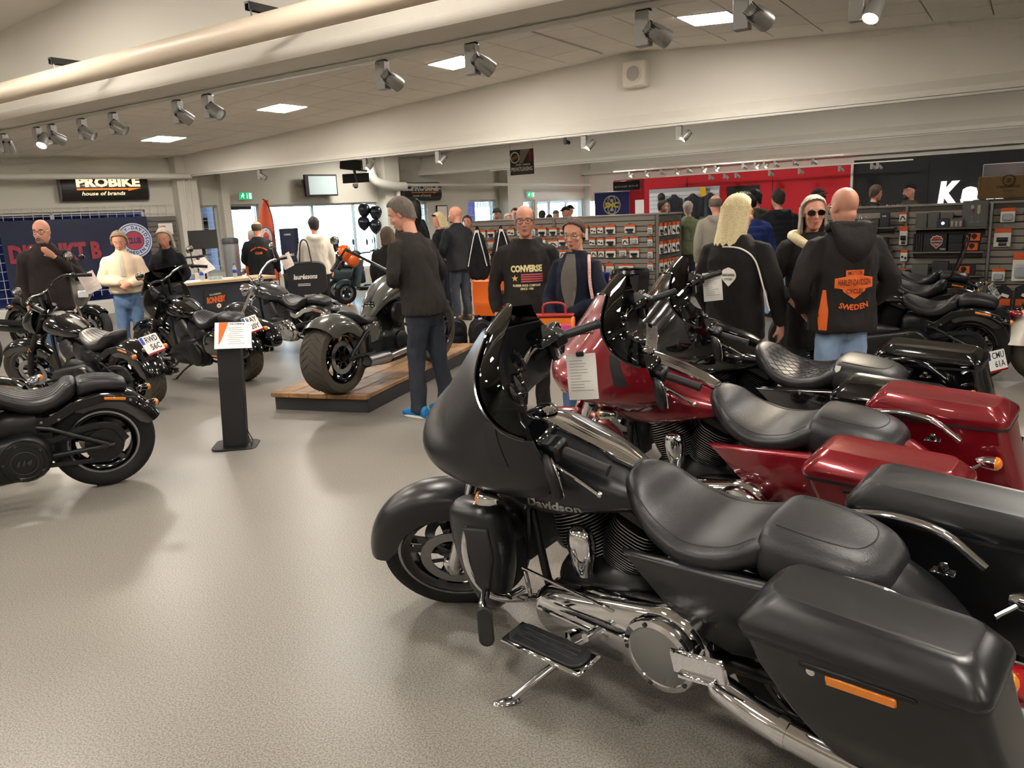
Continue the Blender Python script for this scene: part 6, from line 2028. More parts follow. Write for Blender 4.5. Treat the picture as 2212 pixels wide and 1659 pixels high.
    b.tube([(1.16, 0, .82), (.95, 0, .76), (.5, 0, .64), (.35, 0, .56)], .028, 10, 16)
    b.tube([(1.22, 0, .74), (1.12, 0, .95)], .034, 12)
    b.build('backbone', BLKM, t)
    # exhaust on the right
    if exhaust:
        n_ = 2 if exhaust == 'twin' else 1
        for k in range(n_):
            b = MB()
            zz = .29 + .10 * k
            if exhaust == 'short':
                b.tube([(.93, -.16, .52), (1.0, -.2, .42), (.9, -.22, .30), (.55, -.22, .26)], .026, 12, 20)
                b.tube([(.55, -.22, .26), (.50, -.22, .262), (.18, -.23, .275)], [.03, .058, .058], 18)
            else:
                b.tube([(.95 - .2 * k, -.14, .55), (.98 - .2 * k, -.2, .42), (.8, -.21, zz), (.5, -.22, zz)], .024, 12, 20)
                b.tube([(.52, -.22, zz), (.46, -.22, zz), (-.18, -.24, zz + .02), (-.24, -.24, zz + .022)], [.026, .044, .044, .034], 16)
            ex = b.build('exhaust_pipe', ALU if exhaust == 'short' else (CHROME if chrome else BLKM), t)
            b = MB()
            if exhaust == 'short':
                b.lathe([(.058, 0), (.058, .012), (.042, .012), (.042, -.06), (.001, -.06)], (.18, -.23, .275), (-1, 0, .02), 20, cap=False)
            else:
                b.lathe([(.038, -.01), (.038, .02), (.024, .022), (.024, -.03), (.001, -.03)], (-.24, -.24, zz + .022), (-1, 0, .02), 20, cap=False)
            b.build('exhaust_tip', CHROME if exhaust != 'short' else STEEL, ex)
    # tail light, plate
    if tail:
        top = rear_R
        b = MB()
        b.ell((-.30, 0, rear_R + fr * .80), (.045, .075, .035), 18, 10)
        b.build('tail_light', REDLENS if tail == 'red' else mat('smoked_tail_lens', '6d6f73', .12, .5, coat=1), t)
    if plate:
        mk_plate(t, facing((-.36, 0, rear_R + fr * .93), (-1, 0, .55)), *plate)
    if side_plate:
        b = MB()
        b.tube([(0, rear_w / 2 + .07, rear_R), (-.20, rear_w / 2 + .12, rear_R - .05)], .008, 8)
        b.build('plate_bracket', BLKM, t)
        mk_plate(t, facing((-.24, rear_w / 2 + .12, rear_R - .07), (-.75, .5, .3)), *side_plate)
    if bags:
        for sg in (1, -1):
            b = MB()
            b.body([(.16, .50, .06, .06, .06, 2.6, sg * .23), (.13, .50, .12, .12, .09, 2.8, sg * .235), (.0, .50, .155, .14, .10, 3, sg * .24), (-.18, .48, .16, .13, .105, 3, sg * .24), (-.34, .45, .13, .10, .10, 2.8, sg * .235), (-.42, .42, .07, .06, .07, 2.4, sg * .225), (-.44, .41, .02, .02, .03, 2, sg * .22)], 26, 24)
            bg_ = b.build('saddlebag', paint, t, 60)
            b = MB()
            b.box((-.06, sg * .343, .40), (.12, .008, .016), bev=.003)
            b.build('reflector', AMBER, bg_)
    if sissy:
        b = MB()
        top = rear_R + fr
        for sg in (1, -1):
            b.tube([(.06, sg * .12, top - .03), (-.02, sg * .12, top + .05), (-.13, sg * .10, top + .36), (-.17, sg * .06, top + .52), (-.175, 0, top + .545)], .011, 8, 20)
        b.build('sissy_bar', BLKG, t)
    b = MB()
    b.tube([(.76, .14, .19), (.80, .24, .14), (.86, .34, .055)], [.013, .011, .011], 8, 10)
    b.ell((.87, .365, .05), (.04, .018, .01), 12, 6, Matrix.Rotation(R(50), 3, 'Z'))
    b.build('side_stand', BLKM if not chrome else CHROME, t)
    if papers:
        for q in papers:
            clip_paper(t, S @ facing(q[0], q[1]), .17, .21, PAPERPK)
    return t

def mk_scooter(name, label, loc, yaw, paint, accent, group=None):
    t = thing(name, label, 'scooter', loc, yaw, group, R(0))
    mk_wheel(t, 1.28, .24, .11, .15, None, 5, BLKG, RUB, spoke_w=.03)
    mk_wheel(t, 0, .24, .12, .15, None, 5, BLKG, RUB, spoke_w=.03)
    b = MB()
    b.body([(.62, .50, .10, .12, .06, 2.6), (.55, .55, .14, .2, .14, 2.8), (.3, .58, .15, .22, .17, 2.8), (0, .60, .13, .18, .15, 2.8), (-.25, .63, .07, .08, .10, 2.6), (-.36, .65, .02, .02, .04, 2)], 26, 22)
    b.build('tail_body', paint, t, 50)
    b = MB()
    b.body([(.60, .70, .03, .04, .09, 2.6), (.5, .735, .04, .04, .14, 2.8), (.25, .745, .04, .04, .15, 2.8), (0, .77, .04, .04, .13, 2.8), (-.24, .76, .02, .03, .08, 2.4)], 20, 20)
    b.build('seat', LEATHER, t, 50)
    b = MB()
    b.box((.78, 0, .30), (.42, .30, .07), bev=.03)
    b.build('floorboard', BLKP, t)
    b = MB()
    rows = [[(1.02 - .16 * u + .10 * math.cos(v), .22 * math.sin(v) * (1 - .25 * u), .36 + .55 * u) for v in [R(-80 + 160 * j / 12) for j in range(13)]] for u in [i / 10 for i in range(11)]]
    b.sheet(rows, .02)
    b.build('leg_shield', paint, t, 50)
    b = MB()
    b.prism([(.0, .0), (.22, .05), (.05, .22)], .012, facing((.15, .175, .50), (0, 1, 0)), bev=.003)
    b.build('side_panel', accent, t)
    mk_fender(t, 1.28, .24, .28, .07, 30, 140, paint, None, 'front_fender', skirt=.04)
    b = MB()
    for sg in (1, -1):
        b.tube([(1.28, sg * .08, .24), (1.08, sg * .06, .60)], .022, 10)
    b.tube([(1.10, 0, .55), (.92, 0, 1.02)], .035, 12)
    b.build('fork', BLKM, t)
    b = MB()
    b.tube([(.80, .34, 1.06), (.90, .2, 1.05), (.94, 0, 1.03), (.90, -.2, 1.05), (.80, -.34, 1.06)], .016, 10, 20)
    b.build('handlebar', BLKM, t)
    b = MB()
    b.ell((.98, 0, 1.03), (.10, .14, .08), 18, 10)
    b.build('headset', paint, t)
    for sg in (1, -1):
        b = MB()
        b.tube([(.88, sg * .25, 1.06), (.86, sg * .33, 1.22)], .006, 8)
        b.ell((.86, sg * .34, 1.27), (.015, .05, .07), 14, 8)
        b.build('mirror', BLKP, t)
        b = MB()
        b.tube([(.35, sg * .12, .24), (.30, sg * .16, .03)], .012, 8)
        b.build('centre_stand', BLKM, t)
    return t

# ---- the bikes on the floor
L8 = R(8.5)
def build_bikes():
    CY = mat('cyan_emblem', '2e9fd6', .4)
    mk_touring('touring_motorcycle', 'matte black bagger with lower fairings and silver tank script, closest to the viewer', (0.965, 2.185, 0), R(136.1), L8, MATTE, lowers=True, paper=((1.26, -.5, .94), (-.45, .88, .15)),
               tank_text=[('Harley-', .985, .775, .13, .036), ('Davidson', .885, .742, .22, .04)])
    mk_touring('touring_motorcycle', 'deep red bagger with a white sheet on its bars, between two black baggers', (1.538, 3.319, 0), R(137), L8, REDP, tank_badge=True, plate=('UJD', '14L'), paper=((1.22, -.34, .93), (.5, .86, .1)))
    mk_touring('touring_motorcycle', 'gloss black bagger with quilted diamond stitched seat', (2.10, 4.453, 0), R(137.5), L8, GLOSS, seat_quilt=True, bag_accent=CY, engine_chrome=False, plate=('ZPE', '52K'), console=BLKG, paper=((1.21, -.5, 1.08), (-.55, .83, .1)))
    C = mk_cruiser
    C('cruiser_motorcycle', 'black cruiser with ribbed seat and numbered engine cover, cropped by the frame edge', (-2.82, 5.23, 0), R(210), R(6), GLOSS, 15, rear_w=.15, rimedge=ALU, derby_text='114', plate=None, head='lamp', bar='riser', spokes=5, spoke_w=.05, tail=False, fender_a=(60, 160))
    C('cruiser_motorcycle', 'gloss black cruiser with number plate RWD 56C', (-3.60, 7.55, 0), R(150), L8, GLOSS, 25, rear_w=.19, tan=True, tread=True, head='cowl', bar='riser', pillion=False, plate=('RWD', '56C'), exhaust='twin', fins_bright=True,
      papers=[((.93, -.50, 1.02), (-.85, .5, .1))], reflector=True, rear_signal=(-.30, .17, .60), tail=True)
    C('cruiser_motorcycle', 'black cruiser with grey windscreen fairing, saddlebags and number plate RAY 20Y', (-3.0, 8.75, 0), R(143), L8, GLOSS, 18, rear_w=.19, tan=True, tread=True, head='frame', bar='riser', pillion=True, plate=('RAY', '20Y'), bags=True, exhaust='twin', fins_bright=True,
      papers=[((.92, -.50, 1.12), (-.7, .2, .7))], rear_signal=(-.36, .16, .58))
    C('cruiser_motorcycle', 'dark silver and black cruiser with chrome engine behind the chopper', (-2.42, 10.40, 0), R(145), L8, SILVP, 25, rear_w=.24, chrome=True, head='lamp', bar='low', pillion=True, side_plate=('UJG', '180'), fender_m=MATTE2, exhaust='twin', spokes=9, spoke_w=.02, fender_a=(60, 160),
      papers=[((.92, -.55, 1.0), (-.85, .5, .05))])
    C('custom_chopper', 'grey custom chopper with very wide rear tyre on wooden podium', (-1.60, 7.04, .171), R(62), 0, GREYP, -4, rear_w=.27, rear_R=.335, rear_rim=.235, front_R=.35, front_rim=.28, bar='zbar', seat='solo', pillion=False, long_tank=True, tan=True, tread=True, head='lamp', exhaust='short', strut=False,
      fender_a=(40, 130), fender_r=.39, tail=False, signals=False, spokes=8, spoke_w=.035, mirror=True, reflector=False)
    C('cruiser_motorcycle', 'gloss black cruiser with fat rear tyre and grey step seat, beside the shelves', (4.33, 7.22, 0), R(137), L8, GLOSS, 28, rear_w=.19, rear_R=.34, tan=False, tread=True, head='lamp', bar='riser', pillion=True, side_plate=('CMU', '61A'), exhaust=None, fender_a=(55, 140), tail=False, rear_signal=None, spokes=9, spoke_w=.02)
    C('cruiser_motorcycle', 'gloss black cruiser with scooped solo seat, middle of three by the shelves', (4.95, 8.62, 0), R(137), L8, GLOSS, 25, rear_w=.17, head='lamp', bar='low', pillion=False, plate=('OZM', '41Z'), exhaust='twin', chrome=False, fender_a=(60, 165))
    C('cruiser_motorcycle', 'gloss black cruiser with tall thin sissy bar', (5.52, 9.74, 0), R(137), L8, GLOSS, 25, rear_w=.15, head='lamp', bar='low', pillion=True, sissy=True, exhaust='twin', fender_a=(60, 165))
    C('cruiser_motorcycle', 'white pearl cruiser, only its rear wheel and red light in view', (4.83, 6.98, 0), R(10), R(4), WHITEP, 0, rear_w=.15, head='lamp', bar='low', exhaust='twin', chrome=True, tail='red', tan=True, fender_a=(60, 175))
    C('cruiser_motorcycle', 'black cruiser with chrome turn signal, behind the ribbed seat cruiser', (-4.08, 6.05, 0), R(205), R(6), GLOSS, 15, rear_w=.15, rear_R=.30, chrome=True, head='lamp', bar='low', pillion=False, exhaust='twin', fender_a=(60, 175))
    C('adventure_motorcycle', 'black adventure motorcycle with clear screen behind the girl in cream', (-7.55, 12.2, 0), R(-28), R(5), GLOSS, 12, rear_w=.15, head='frame', screen=CLEARS, bar='riser', exhaust='twin', spokes=10, spoke_w=.02, pillion=True, fork_tall=.08)
    C('adventure_motorcycle', 'silver motorcycle with tall clear screen at the left frame edge', (-7.9, 10.3, 0), R(-30), R(5), mat('silver_paint', 'b9b4ad', .25, .5, coat=1), 10, rear_w=.15, head='frame', screen=CLEARS, bar='riser', exhaust='twin', spokes=10, spoke_w=.02, fork_tall=.08)
    mk_scooter('scooter', 'dark scooter with yellow side panel and balloons', (-3.75, 17.5, 0), R(5), mat('scooter_grey', '3b4a4f', .4), mat('signal_yellow', 'e9b21c', .5))
    mk_scooter('scooter', 'dark teal scooter beneath the black balloons', (-2.35, 17.3, 0), R(215), mat('scooter_teal', '2d4148', .4), mat('scooter_teal2', '24363c', .5))
# ------------------------------------------------------------------ people
# person space: x forward, y to the person's left, z up; sizes for 1.78 m, scaled
from mathutils import noise as _nz
SKIN = mat('skin', 'c99a80', .5, spec=.4)
SKINP = mat('skin_pink', 'cf947c', .48, spec=.4)
EYEW = mat('eye_white', 'd8d4ce', .3)
IRIS = mat('iris', '2c2a2a', .2)
LIP = mat('lip', 'a8645a', .5)
def cloth(name, col, **k):
    k.setdefault('rough', .85); k.setdefault('bump', .25); k.setdefault('bscale', 35); k.setdefault('spec', .25)
    return mat(name, col, **k)
def hairm(name, col, col2=None):
    return mat(name, col, .6, 0, bump=.6, bscale=120, noise=.28, nscale=70, spec=.35)

def remesh(mb, vox, smooth=5, fn=None):
    me = bpy.data.meshes.new('tmp')
    me.from_pydata(mb.v, [], mb.f)
    ob = bpy.data.objects.new('tmp', me)
    TMP.collection.objects.link(ob)
    m = ob.modifiers.new('r', 'REMESH'); m.mode = 'VOXEL'; m.voxel_size = vox
    if smooth:
        q = ob.modifiers.new('s', 'SMOOTH'); q.factor = .5; q.iterations = smooth
    with bpy.context.temp_override(scene=TMP, view_layer=TMP.view_layers[0]):
        dg = bpy.context.evaluated_depsgraph_get()
        dg.update()
    out = bpy.data.meshes.new_from_object(ob.evaluated_get(dg))
    bpy.data.objects.remove(ob); bpy.data.meshes.remove(me)
    if fn:
        nr = [v.normal.copy() for v in out.vertices]
        for v, n in zip(out.vertices, nr):
            v.co = v.co + n * fn(v.co, n)
    out.polygons.foreach_set('use_smooth', [True] * len(out.polygons))
    return out

def place(me, name, mtl, parent):
    me.name = name
    me.materials.clear()
    me.materials.append(mtl)
    o = bpy.data.objects.new(name, me)
    COL.objects.link(o)
    o.parent = parent
    return o

def folds(amp=.006, f=9.0, sd=0.0):
    def fn(co, n):
        p = Vector((co.x * f, co.y * f, co.z * f * .55 + sd))
        return amp * (_nz.noise(p) + .5 * _nz.noise(p * 2.3))
    return fn

def quilt(amp=.010, pitch=.085):
    def fn(co, n):
        return amp * abs(math.sin(co.z * math.pi / pitch)) ** .6 - amp * .5 + .004 * _nz.noise(co * 14)
    return fn

def hand(mb, wr, d, nrm, side, curl=.35, s=1.0, grip=False):
    """palm and five fingers from the wrist; d along the forearm, nrm = palm normal"""
    d = Vector(d).normalized()
    nrm = Vector(nrm)
    nrm = (nrm - d * nrm.dot(d)).normalized()
    w = d.cross(nrm) * side          # towards the thumb
    wr = Vector(wr)
    Rm = Matrix((w, nrm, d)).transposed()
    mb.ell(wr + d * .045, (.042, .016, .055), 14, 10, Rm, .8, .8)
    for k, (off, L) in enumerate(((.030, .072), (.010, .08), (-.011, .075), (-.030, .058))):
        a = wr + d * .085 + w * off
        c = curl * (1 + .1 * k) if not grip else 1.5
        p1 = a + (d * math.cos(c * .5) + nrm * math.sin(c * .5)) * L * .5
        p2 = p1 + (d * math.cos(c * 1.3) + nrm * math.sin(c * 1.3)) * L * .3
        p3 = p2 + (d * math.cos(c * 2.0) + nrm * math.sin(c * 2.0)) * L * .25
        mb.tube([a - d * .02, a, p1, p2, p3], [.009, .0095, .009, .008, .006], 8)
    t0 = wr + d * .03 + w * .03
    mb.tube([t0 - w * .012, t0, t0 + (w * .7 + d * .7 + nrm * .2) * .03, t0 + (w * .55 + d * .95 + nrm * .5) * .055], [.011, .012, .0105, .008], 8)

def head_geo(mb, M, nk, jaw=1.0):
    o = mb.M
    mb.M = o @ M
    mb.ell((-.005, 0, .032), (.098, .077, .092), 22, 16)
    mb.ell((.022, 0, -.03), (.072, .066 * jaw, .09), 18, 14)
    mb.ell((.048, 0, -.088), (.04, .044 * jaw, .032), 14, 10)
    mb.ell((-.02, 0, -.05), (.07, .062 * jaw, .06), 14, 10)
    mb.ell((.083, 0, .034), (.014, .05, .012), 12, 8)
    mb.tube([(.088, 0, .02), (.100, 0, -.008), (.108, 0, -.026), (.092, 0, -.036)], [.008, .010, .0135, .008], 10)
    for sg in (1, -1):
        mb.ell((.096, sg * .010, -.030), (.010, .008, .008), 8, 6)
        mb.ell((.062, sg * .042, -.022), (.026, .022, .022), 10, 8)
        mb.ell((-.008, sg * .078, -.006), (.02, .009, .032), 10, 8, Matrix.Rotation(R(sg * 20), 3, 'Z'))
    mb.ell((.089, 0, -.058), (.010, .024, .007), 10, 6)
    mb.ell((.088, 0, -.070), (.010, .020, .007), 10, 6)
    mb.M = o
    a = M @ Vector((-.022, 0, -.05))
    mb.tube([a, a.lerp(Vector(nk), .55) + Vector((-.008, 0, 0)), Vector(nk) + Vector((-.015, 0, -.03))], [.052, .052, .064], 16, 8)

def hair_cap(b, kind, fl=36, side=0, back=-38, th=.014, thin=False):
    """hair shell over the skull down to a hairline given in degrees of elevation"""
    rows = []
    N, K = 48, 14
    for i in range(K):
        row = []
        for j in range(N + 1):
            ph = -math.pi + 2 * math.pi * j / N
            c = math.cos(ph)
            hl = (side + (fl - side) * max(0, (c - .22) / .78) ** .45) if c > 0 else side + (back - side) * (-c) ** .7
            hl += 2.5 * math.sin(ph * 17) + 1.5 * math.sin(ph * 31 + 1)
            el = R(90 - (90 - hl) * i / (K - 1))
            rx, ry, rz = .098 + .008, .077 + .008, .092 + .009
            lo = math.sin(el) < 0
            q = math.cos(el) if not lo else 1 - .22 * abs(math.sin(el))
            x, y, z = -.005 + rx * q * c, ry * q * math.sin(ph), .032 + (rz if not lo else .125) * math.sin(el)
            k = 1 + .02 * math.sin(ph * 9 + i)
            row.append((x * k, y * k, z))
        rows.append(row)
    b.sheet(rows, th)

def mk_person(label, x, y, h, yaw, top, bottom, hair=None, skin=None, shoes=None, arms=None, headrot=(0, 0), bulk=1.0, legs=None, vox=None, lean=0.0, jacket_hem=.80,
              extras=(), topname='jacket', sleeve=1.0, collar=None, hood=False, tops_fn=None, long_sleeves=True, inner=None, female=False, eyes=True, fats=0.0, bottom_name='trousers', bottom_r=1.0, belly=0.0):
    t = thing('person', label, 'person', (x, y, 0), R(yaw))
    s = h / 1.78
    d = math.hypot(x, y)
    vx = vox or min(.024, max(.0105, d * .0016))
    S = Matrix.Scale(s, 4)
    skin = skin or SKIN
    legs = legs or {}
    fL, fR = legs.get('L', (0, .10)), legs.get('R', (0, -.10))
    sw = .175 * (0.92 if female else 1.0) * (1 + (bulk - 1) * .5)
    sh = {1: Vector((lean * .5, sw, 1.405)), -1: Vector((lean * .5, -sw, 1.405))}
    AR = {}
    for sg, nm in ((1, 'L'), (-1, 'R')):
        a = (arms or {}).get(nm)
        if a is None:
            el = sh[sg] + Vector((-.03, sg * .07, -.28)); wr = el + Vector((.07, -sg * .01, -.25))
            a = (el, wr)
        AR[sg] = (Vector(a[0]), Vector(a[1]), a[2] if len(a) > 2 else None)
    nk = Vector((lean * .55, 0, 1.50))
    hm = Matrix.Translation(nk + Vector((.03 + lean * .25, 0, .165))) @ Matrix.Rotation(R(headrot[0]), 4, 'Z') @ Matrix.Rotation(R(headrot[1]), 4, 'Y') @ Matrix.Scale(1.06, 4)
    # ---- body: one skin
    b = MB(S)
    def torso(b, g, zs):
        rings = []
        for z, dx, wy, xo in zs:
            rings.append([(xo + (dx + g) * sgnpow(math.cos(a), .85), (wy + g) * sgnpow(math.sin(a), .85), z) for a in [2 * math.pi * k / 28 for k in range(28)]])
        b.loft(rings)
    lz = lambda z: lean * max(0, (z - .95) / .5) * .5
    fw = .88 if female else 1.0
    TS = [(.80, .10, .15, 0), (.92, .115, .165 * (1.03 if female else 1), 0), (1.05, .105, .145 * fw, lz(1.05)), (1.2, .115, .16 * fw, lz(1.2)), (1.33, .12, .175 * fw, lz(1.33)), (1.42, .10, .165 * fw, lz(1.42)), (1.48, .065, .10 * fw, lz(1.48)), (1.52, .05, .06, lz(1.5))]
    torso(b, -.012, TS)
    head_geo(b, hm, nk, jaw=.92 if female else 1.0)
    for sg in (1, -1):
        el, wr, pn = AR[sg]
        b.tube([sh[sg] - Vector((0, sg * .04, 0)), sh[sg], (sh[sg] + el) / 2, el, (el + wr) / 2, wr], [.044, .044, .040, .034, .034, .026], 12)
        dd = (wr - el).normalized()
        hand(b, wr, dd, pn if pn else Vector((0, -sg, 0)) + Vector((.3, 0, 0)), sg if pn is None else sg, .4)
        fo = fL if sg > 0 else fR
        b.tube([(0, sg * .085, .88), (fo[0] * .5 + .01, (sg * .09 + fo[1]) / 2, .48), (fo[0], fo[1], .09)], [.075, .05, .038], 12)
        b.ell((fo[0] + .04, fo[1], .045), (.09, .028, .03), 12, 8)
    body = place(remesh(b, max(.0068, vx * .68) if d < 9.5 else vx * .9, 3), 'body', skin, t)
    # ---- face pieces
    if eyes and d < 17:
        for sg in (1, -1):
            b = MB(S @ hm)
            b.ell((.0765, sg * .031, .009), (.0125, .0135, .0056), 10, 8)
            e = b.build('eye', EYEW, body)
            b = MB(S @ hm)
            b.ell((.0868, sg * .031, .009), (.0032, .0056, .0050), 8, 6)
            b.build('iris', IRIS, e)
            b = MB(S @ hm)
            b.tube([(.089, sg * .012, .030), (.090, sg * .03, .036), (.078, sg * .05, .030)], [.003, .004, .002], 6)
            b.build('eyebrow', hair[1] if hair and hair[0] not in ('cap', 'beanie') else cloth('brow_grey', '6b5a4c'), body)
        b = MB(S @ hm)
        b.ell((.0965, 0, -.0585), (.0045, .021, .0045), 10, 6)
        b.ell((.0955, 0, -.0685), (.0045, .018, .0055), 10, 6)
        b.build('lips', LIP, body)
    # ---- hair
    if hair:
        k, hmat = hair[0], hair[1]
        b = MB()
        if k == 'short':
            hair_cap(b, k, 44, -8, -60, .010)
        elif k == 'crop':
            hair_cap(b, k, 46, -2, -52, .009)
        elif k == 'quiff':
            hair_cap(b, k, 50, -10, -60, .008)
            b.ell((.035, 0, .112), (.05, .05, .016), 18, 10, Matrix.Rotation(R(14), 3, 'Y'))
        elif k == 'ring':
            rows = []
            for i in range(6):
                rows.append([(-.005 + .103 * math.cos(R(28 - 60 * i / 5)) * math.cos(ph), .083 * math.cos(R(28 - 60 * i / 5)) * math.sin(ph), .03 + .10 * math.sin(R(28 - 60 * i / 5))) for ph in [R(75 + 210 * j / 24) for j in range(25)]])
            b.sheet(rows, .009)
        elif k in ('long', 'ponytail', 'bob'):
            hair_cap(b, k, 46, 4, -40, .018)
            L = {'long': .36, 'bob': .17, 'ponytail': .10}[k] if len(hair) < 3 else hair[2]
            rows = []
            for i in range(12):
                u = i / 11
                row = []
                for j in range(29):
                    ph = R(72 + 216 * j / 28)
                    wv = 1 + .10 * u + .03 * math.sin(j * 1.7 + u * 5)
                    row.append((-.012 - .03 * u + .104 * math.cos(ph) * wv, .088 * math.sin(ph) * wv, .05 - L * u + .012 * math.sin(j * 2.1) * u))
                rows.append(row)
            b.sheet(rows, .022)
            if k == 'ponytail':
                b.tube([(-.10, 0, .05), (-.14, .01, 0), (-.13, .02, -.14), (-.11, .02, -.24)], [.025, .032, .028, .012], 10, 14)
        elif k in ('cap', 'beanie'):
            hair_cap(b, k, 26 if k == 'cap' else 22, 14 if k == 'cap' else 5, 4 if k == 'cap' else -20, .016)
            if k == 'cap':
                b.sheet([[(.09 + .075 * u * math.cos(v), .075 * math.sin(v) * (1 - .1 * u), .075 - .02 * u) for v in [R(-75 + 150 * j / 10) for j in range(11)]] for u in [q / 4 for q in range(5)]], .006)
        nm = {'cap': 'cap', 'beanie': 'beanie'}.get(k, 'hair')
        out = []
        for v in b.v:
            q = Vector(v)
            a = math.atan2(q.y, q.x + .01)
            e = (.0012 if nm != 'hair' else .0055) * _nz.noise(Vector((a * 9, q.z * 9, k == 'long'))) + (.004 * _nz.noise(Vector((a * 4, q.z * 22, 3))) if nm == 'hair' else 0)
            r = Vector((q.x, q.y, max(0, q.z - .03)))
            out.append(tuple(S @ hm @ (q + r.normalized() * e)))
        b.v = out
        b.build(nm, hmat, t, 60)
    # ---- trousers and shoes
    if bottom:
        b = MB(S)
        torso(b, .0, [(.76, .09, .13, 0), (.82, .118, .168, 0), (.92, .128, .176, 0), (1.0, .118, .165, 0), (1.03, .112, .158, 0)])
        for sg in (1, -1):
            fo = fL if sg > 0 else fR
            k = bottom_r
            b.tube([(0, sg * .082, .90), (-.005 + fo[0] * .15, sg * .088, .74), (fo[0] * .5 + .012, (sg * .09 + fo[1]) / 2, .50), (fo[0] * .85 - .01, fo[1], .26), (fo[0], fo[1], .045)], [.098 * k, .093 * k, .076 * k, .070 * k, .066 * k], 16, 16)
        place(remesh(b, vx, 4, folds(.013, 11, x)), bottom_name, bottom, t)
        for sg in (1, -1):
            fo = fL if sg > 0 else fR
            b = MB(S)
            shp = [(-.10, .045, .03, .044, .025, 2.4), (-.085, .05, .05, .05, .036, 2.6), (-.02, .05, .055, .05, .038, 2.6), (.06, .042, .04, .042, .044, 2.6), (.13, .035, .03, .035, .043, 2.5), (.175, .03, .015, .03, .028, 2.2), (.185, .028, .005, .02, .012, 2)]
            b.body([(q[0] + fo[0], q[1], q[2], q[3], q[4], q[5], fo[1]) for q in shp], 18, 16)
            so = b.build('shoe', shoes[0] if shoes else BLKP, t, 60)
            b = MB(S)
            b.prism([(p[0] + fo[0] + .04, p[1] + fo[1]) for p in [(q[0] * 1.0, q[1]) for q in [(.145 * math.cos(a), .046 * math.sin(a)) for a in [2 * math.pi * k / 20 for k in range(20)]]]], .022, Matrix.Identity(4), 0, .004)
            b.build('sole', shoes[1] if shoes else BLKP, so)
    # ---- top garment
    b = MB(S)
    g = .022 * bulk + (bulk - 1) * .05
    JT = [(jacket_hem, .128 + belly * .5, .178 * fw + .01, 0), (jacket_hem + .05, .132 + belly, .182, 0), (.98, .125 + belly * 1.2, .17 * fw + .008, lz(.98)), (1.08, .118 + belly, .158 * fw + .008, lz(1.08)), (1.22, .122 + belly * .5, .168 * fw, lz(1.22)), (1.34, .122, .18 * fw, lz(1.34)), (1.42, .102, .155 * fw, lz(1.42)), (1.475, .075, .10, lz(1.48)), (1.52, .058, .066, lz(1.52))]
    if jacket_hem > .93:
        JT = [q for q in JT if q[0] >= jacket_hem - .001 or q[0] > 1.0]
        JT = sorted({round(q[0], 3): q for q in JT}.values())
    torso(b, g, JT)
    for sg in (1, -1):
        el, wr, pn = AR[sg]
        r0 = (.061 + (bulk - 1) * .06) * sleeve
        if long_sleeves:
            b.tube([sh[sg] - Vector((0, sg * .06, .02)), sh[sg], (sh[sg] + el) / 2, el, (el + wr) / 2, wr - (wr - el).normalized() * .005], [r0 * .95, r0 * 1.02, r0, r0 * .86, r0 * .8, r0 * .62], 16, 16)
        else:
            b.tube([sh[sg] - Vector((0, sg * .06, .02)), sh[sg], sh[sg].lerp(el, .55), sh[sg].lerp(el, .8)], [r0, r0 * 1.02, r0, r0 * 1.05], 16, 8)
    if collar:
        b.lathe([(.070, 0), (.075, collar * .6), (.072, collar), (.060, collar), (.058, 0)], (lz(1.52) + .0, 0, 1.49), (.25, 0, 1), 22)
    if hood == 'down':
        b.tube([(.085, .03, 1.455), (.05, .075, 1.49), (-.035, .108, 1.495), (-.105, .09, 1.47), (-.135, 0, 1.44), (-.105, -.09, 1.47), (-.035, -.108, 1.495), (.05, -.075, 1.49), (.085, -.03, 1.455)], [.018, .024, .034, .05, .058, .05, .034, .024, .018], 14, 36)
        b.ell((-.125, 0, 1.36), (.05, .10, .09), 16, 10)
    if hood == 'up':
        b.ell((-.02 + nk.x, 0, 1.69), (.12, .10, .125), 18, 14)
    tp = place(remesh(b, vx, 4, tops_fn or folds(.009 + .005 * bulk, 9, y)), topname, top, t)
    if inner:
        b = MB(S)
        rows = []
        for i in range(11):
            u = i / 10
            z = 1.505 - u * inner[1]
            w = inner[2] * (.6 + .4 * u) if len(inner) < 4 else inner[2] * (.55 + .55 * math.sin(math.pi * min(1, u * 1.1)))
            rows.append([(.30, w * (2 * j / 8 - 1), z) for j in range(9)])
        b.sheet(rows, .001)
        drape(b, tp, (-1, 0, 0), .006)
        b.build('shirt', inner[0], t)
    t['_s'] = s
    t['_hm'] = [v for r in hm for v in r]
    for ex in extras:
        ex(t, tp, s, S, hm, AR)
    del t['_s'], t['_hm']
    return t

# ---- things people wear or show
def x_glasses(col, lens=None, r=.024):
    def f(t, tp, s, S, hm, AR):
        b = MB(S @ hm)
        for sg in (1, -1):
            pts = [(.098 - .010 * abs(math.cos(a)) * (1 if sg * math.cos(a) > 0 else .2), sg * .033 + r * 1.15 * math.cos(a), .008 + r * .85 * math.sin(a)) for a in [2 * math.pi * k / 18 for k in range(19)]]
            b.tube(pts, .0022, 6)
            b.tube([(.088, sg * .062, .012), (.05, sg * .079, .012), (0, sg * .084, .008)], .002, 6)
        b.tube([(.10, .01, .012), (.10, -.01, .012)], .002, 6)
        g = b.build('glasses', col, t)
        if lens:
            b = MB(S @ hm)
            for sg in (1, -1):
                b.sheet([[(.0965, sg * .033 + r * 1.1 * q * math.cos(a), .008 + r * .8 * q * math.sin(a)) for a in [2 * math.pi * k / 16 for k in range(17)]] for q in (.02, .5, 1)], .001)
            b.build('lens', lens, g)
    return f

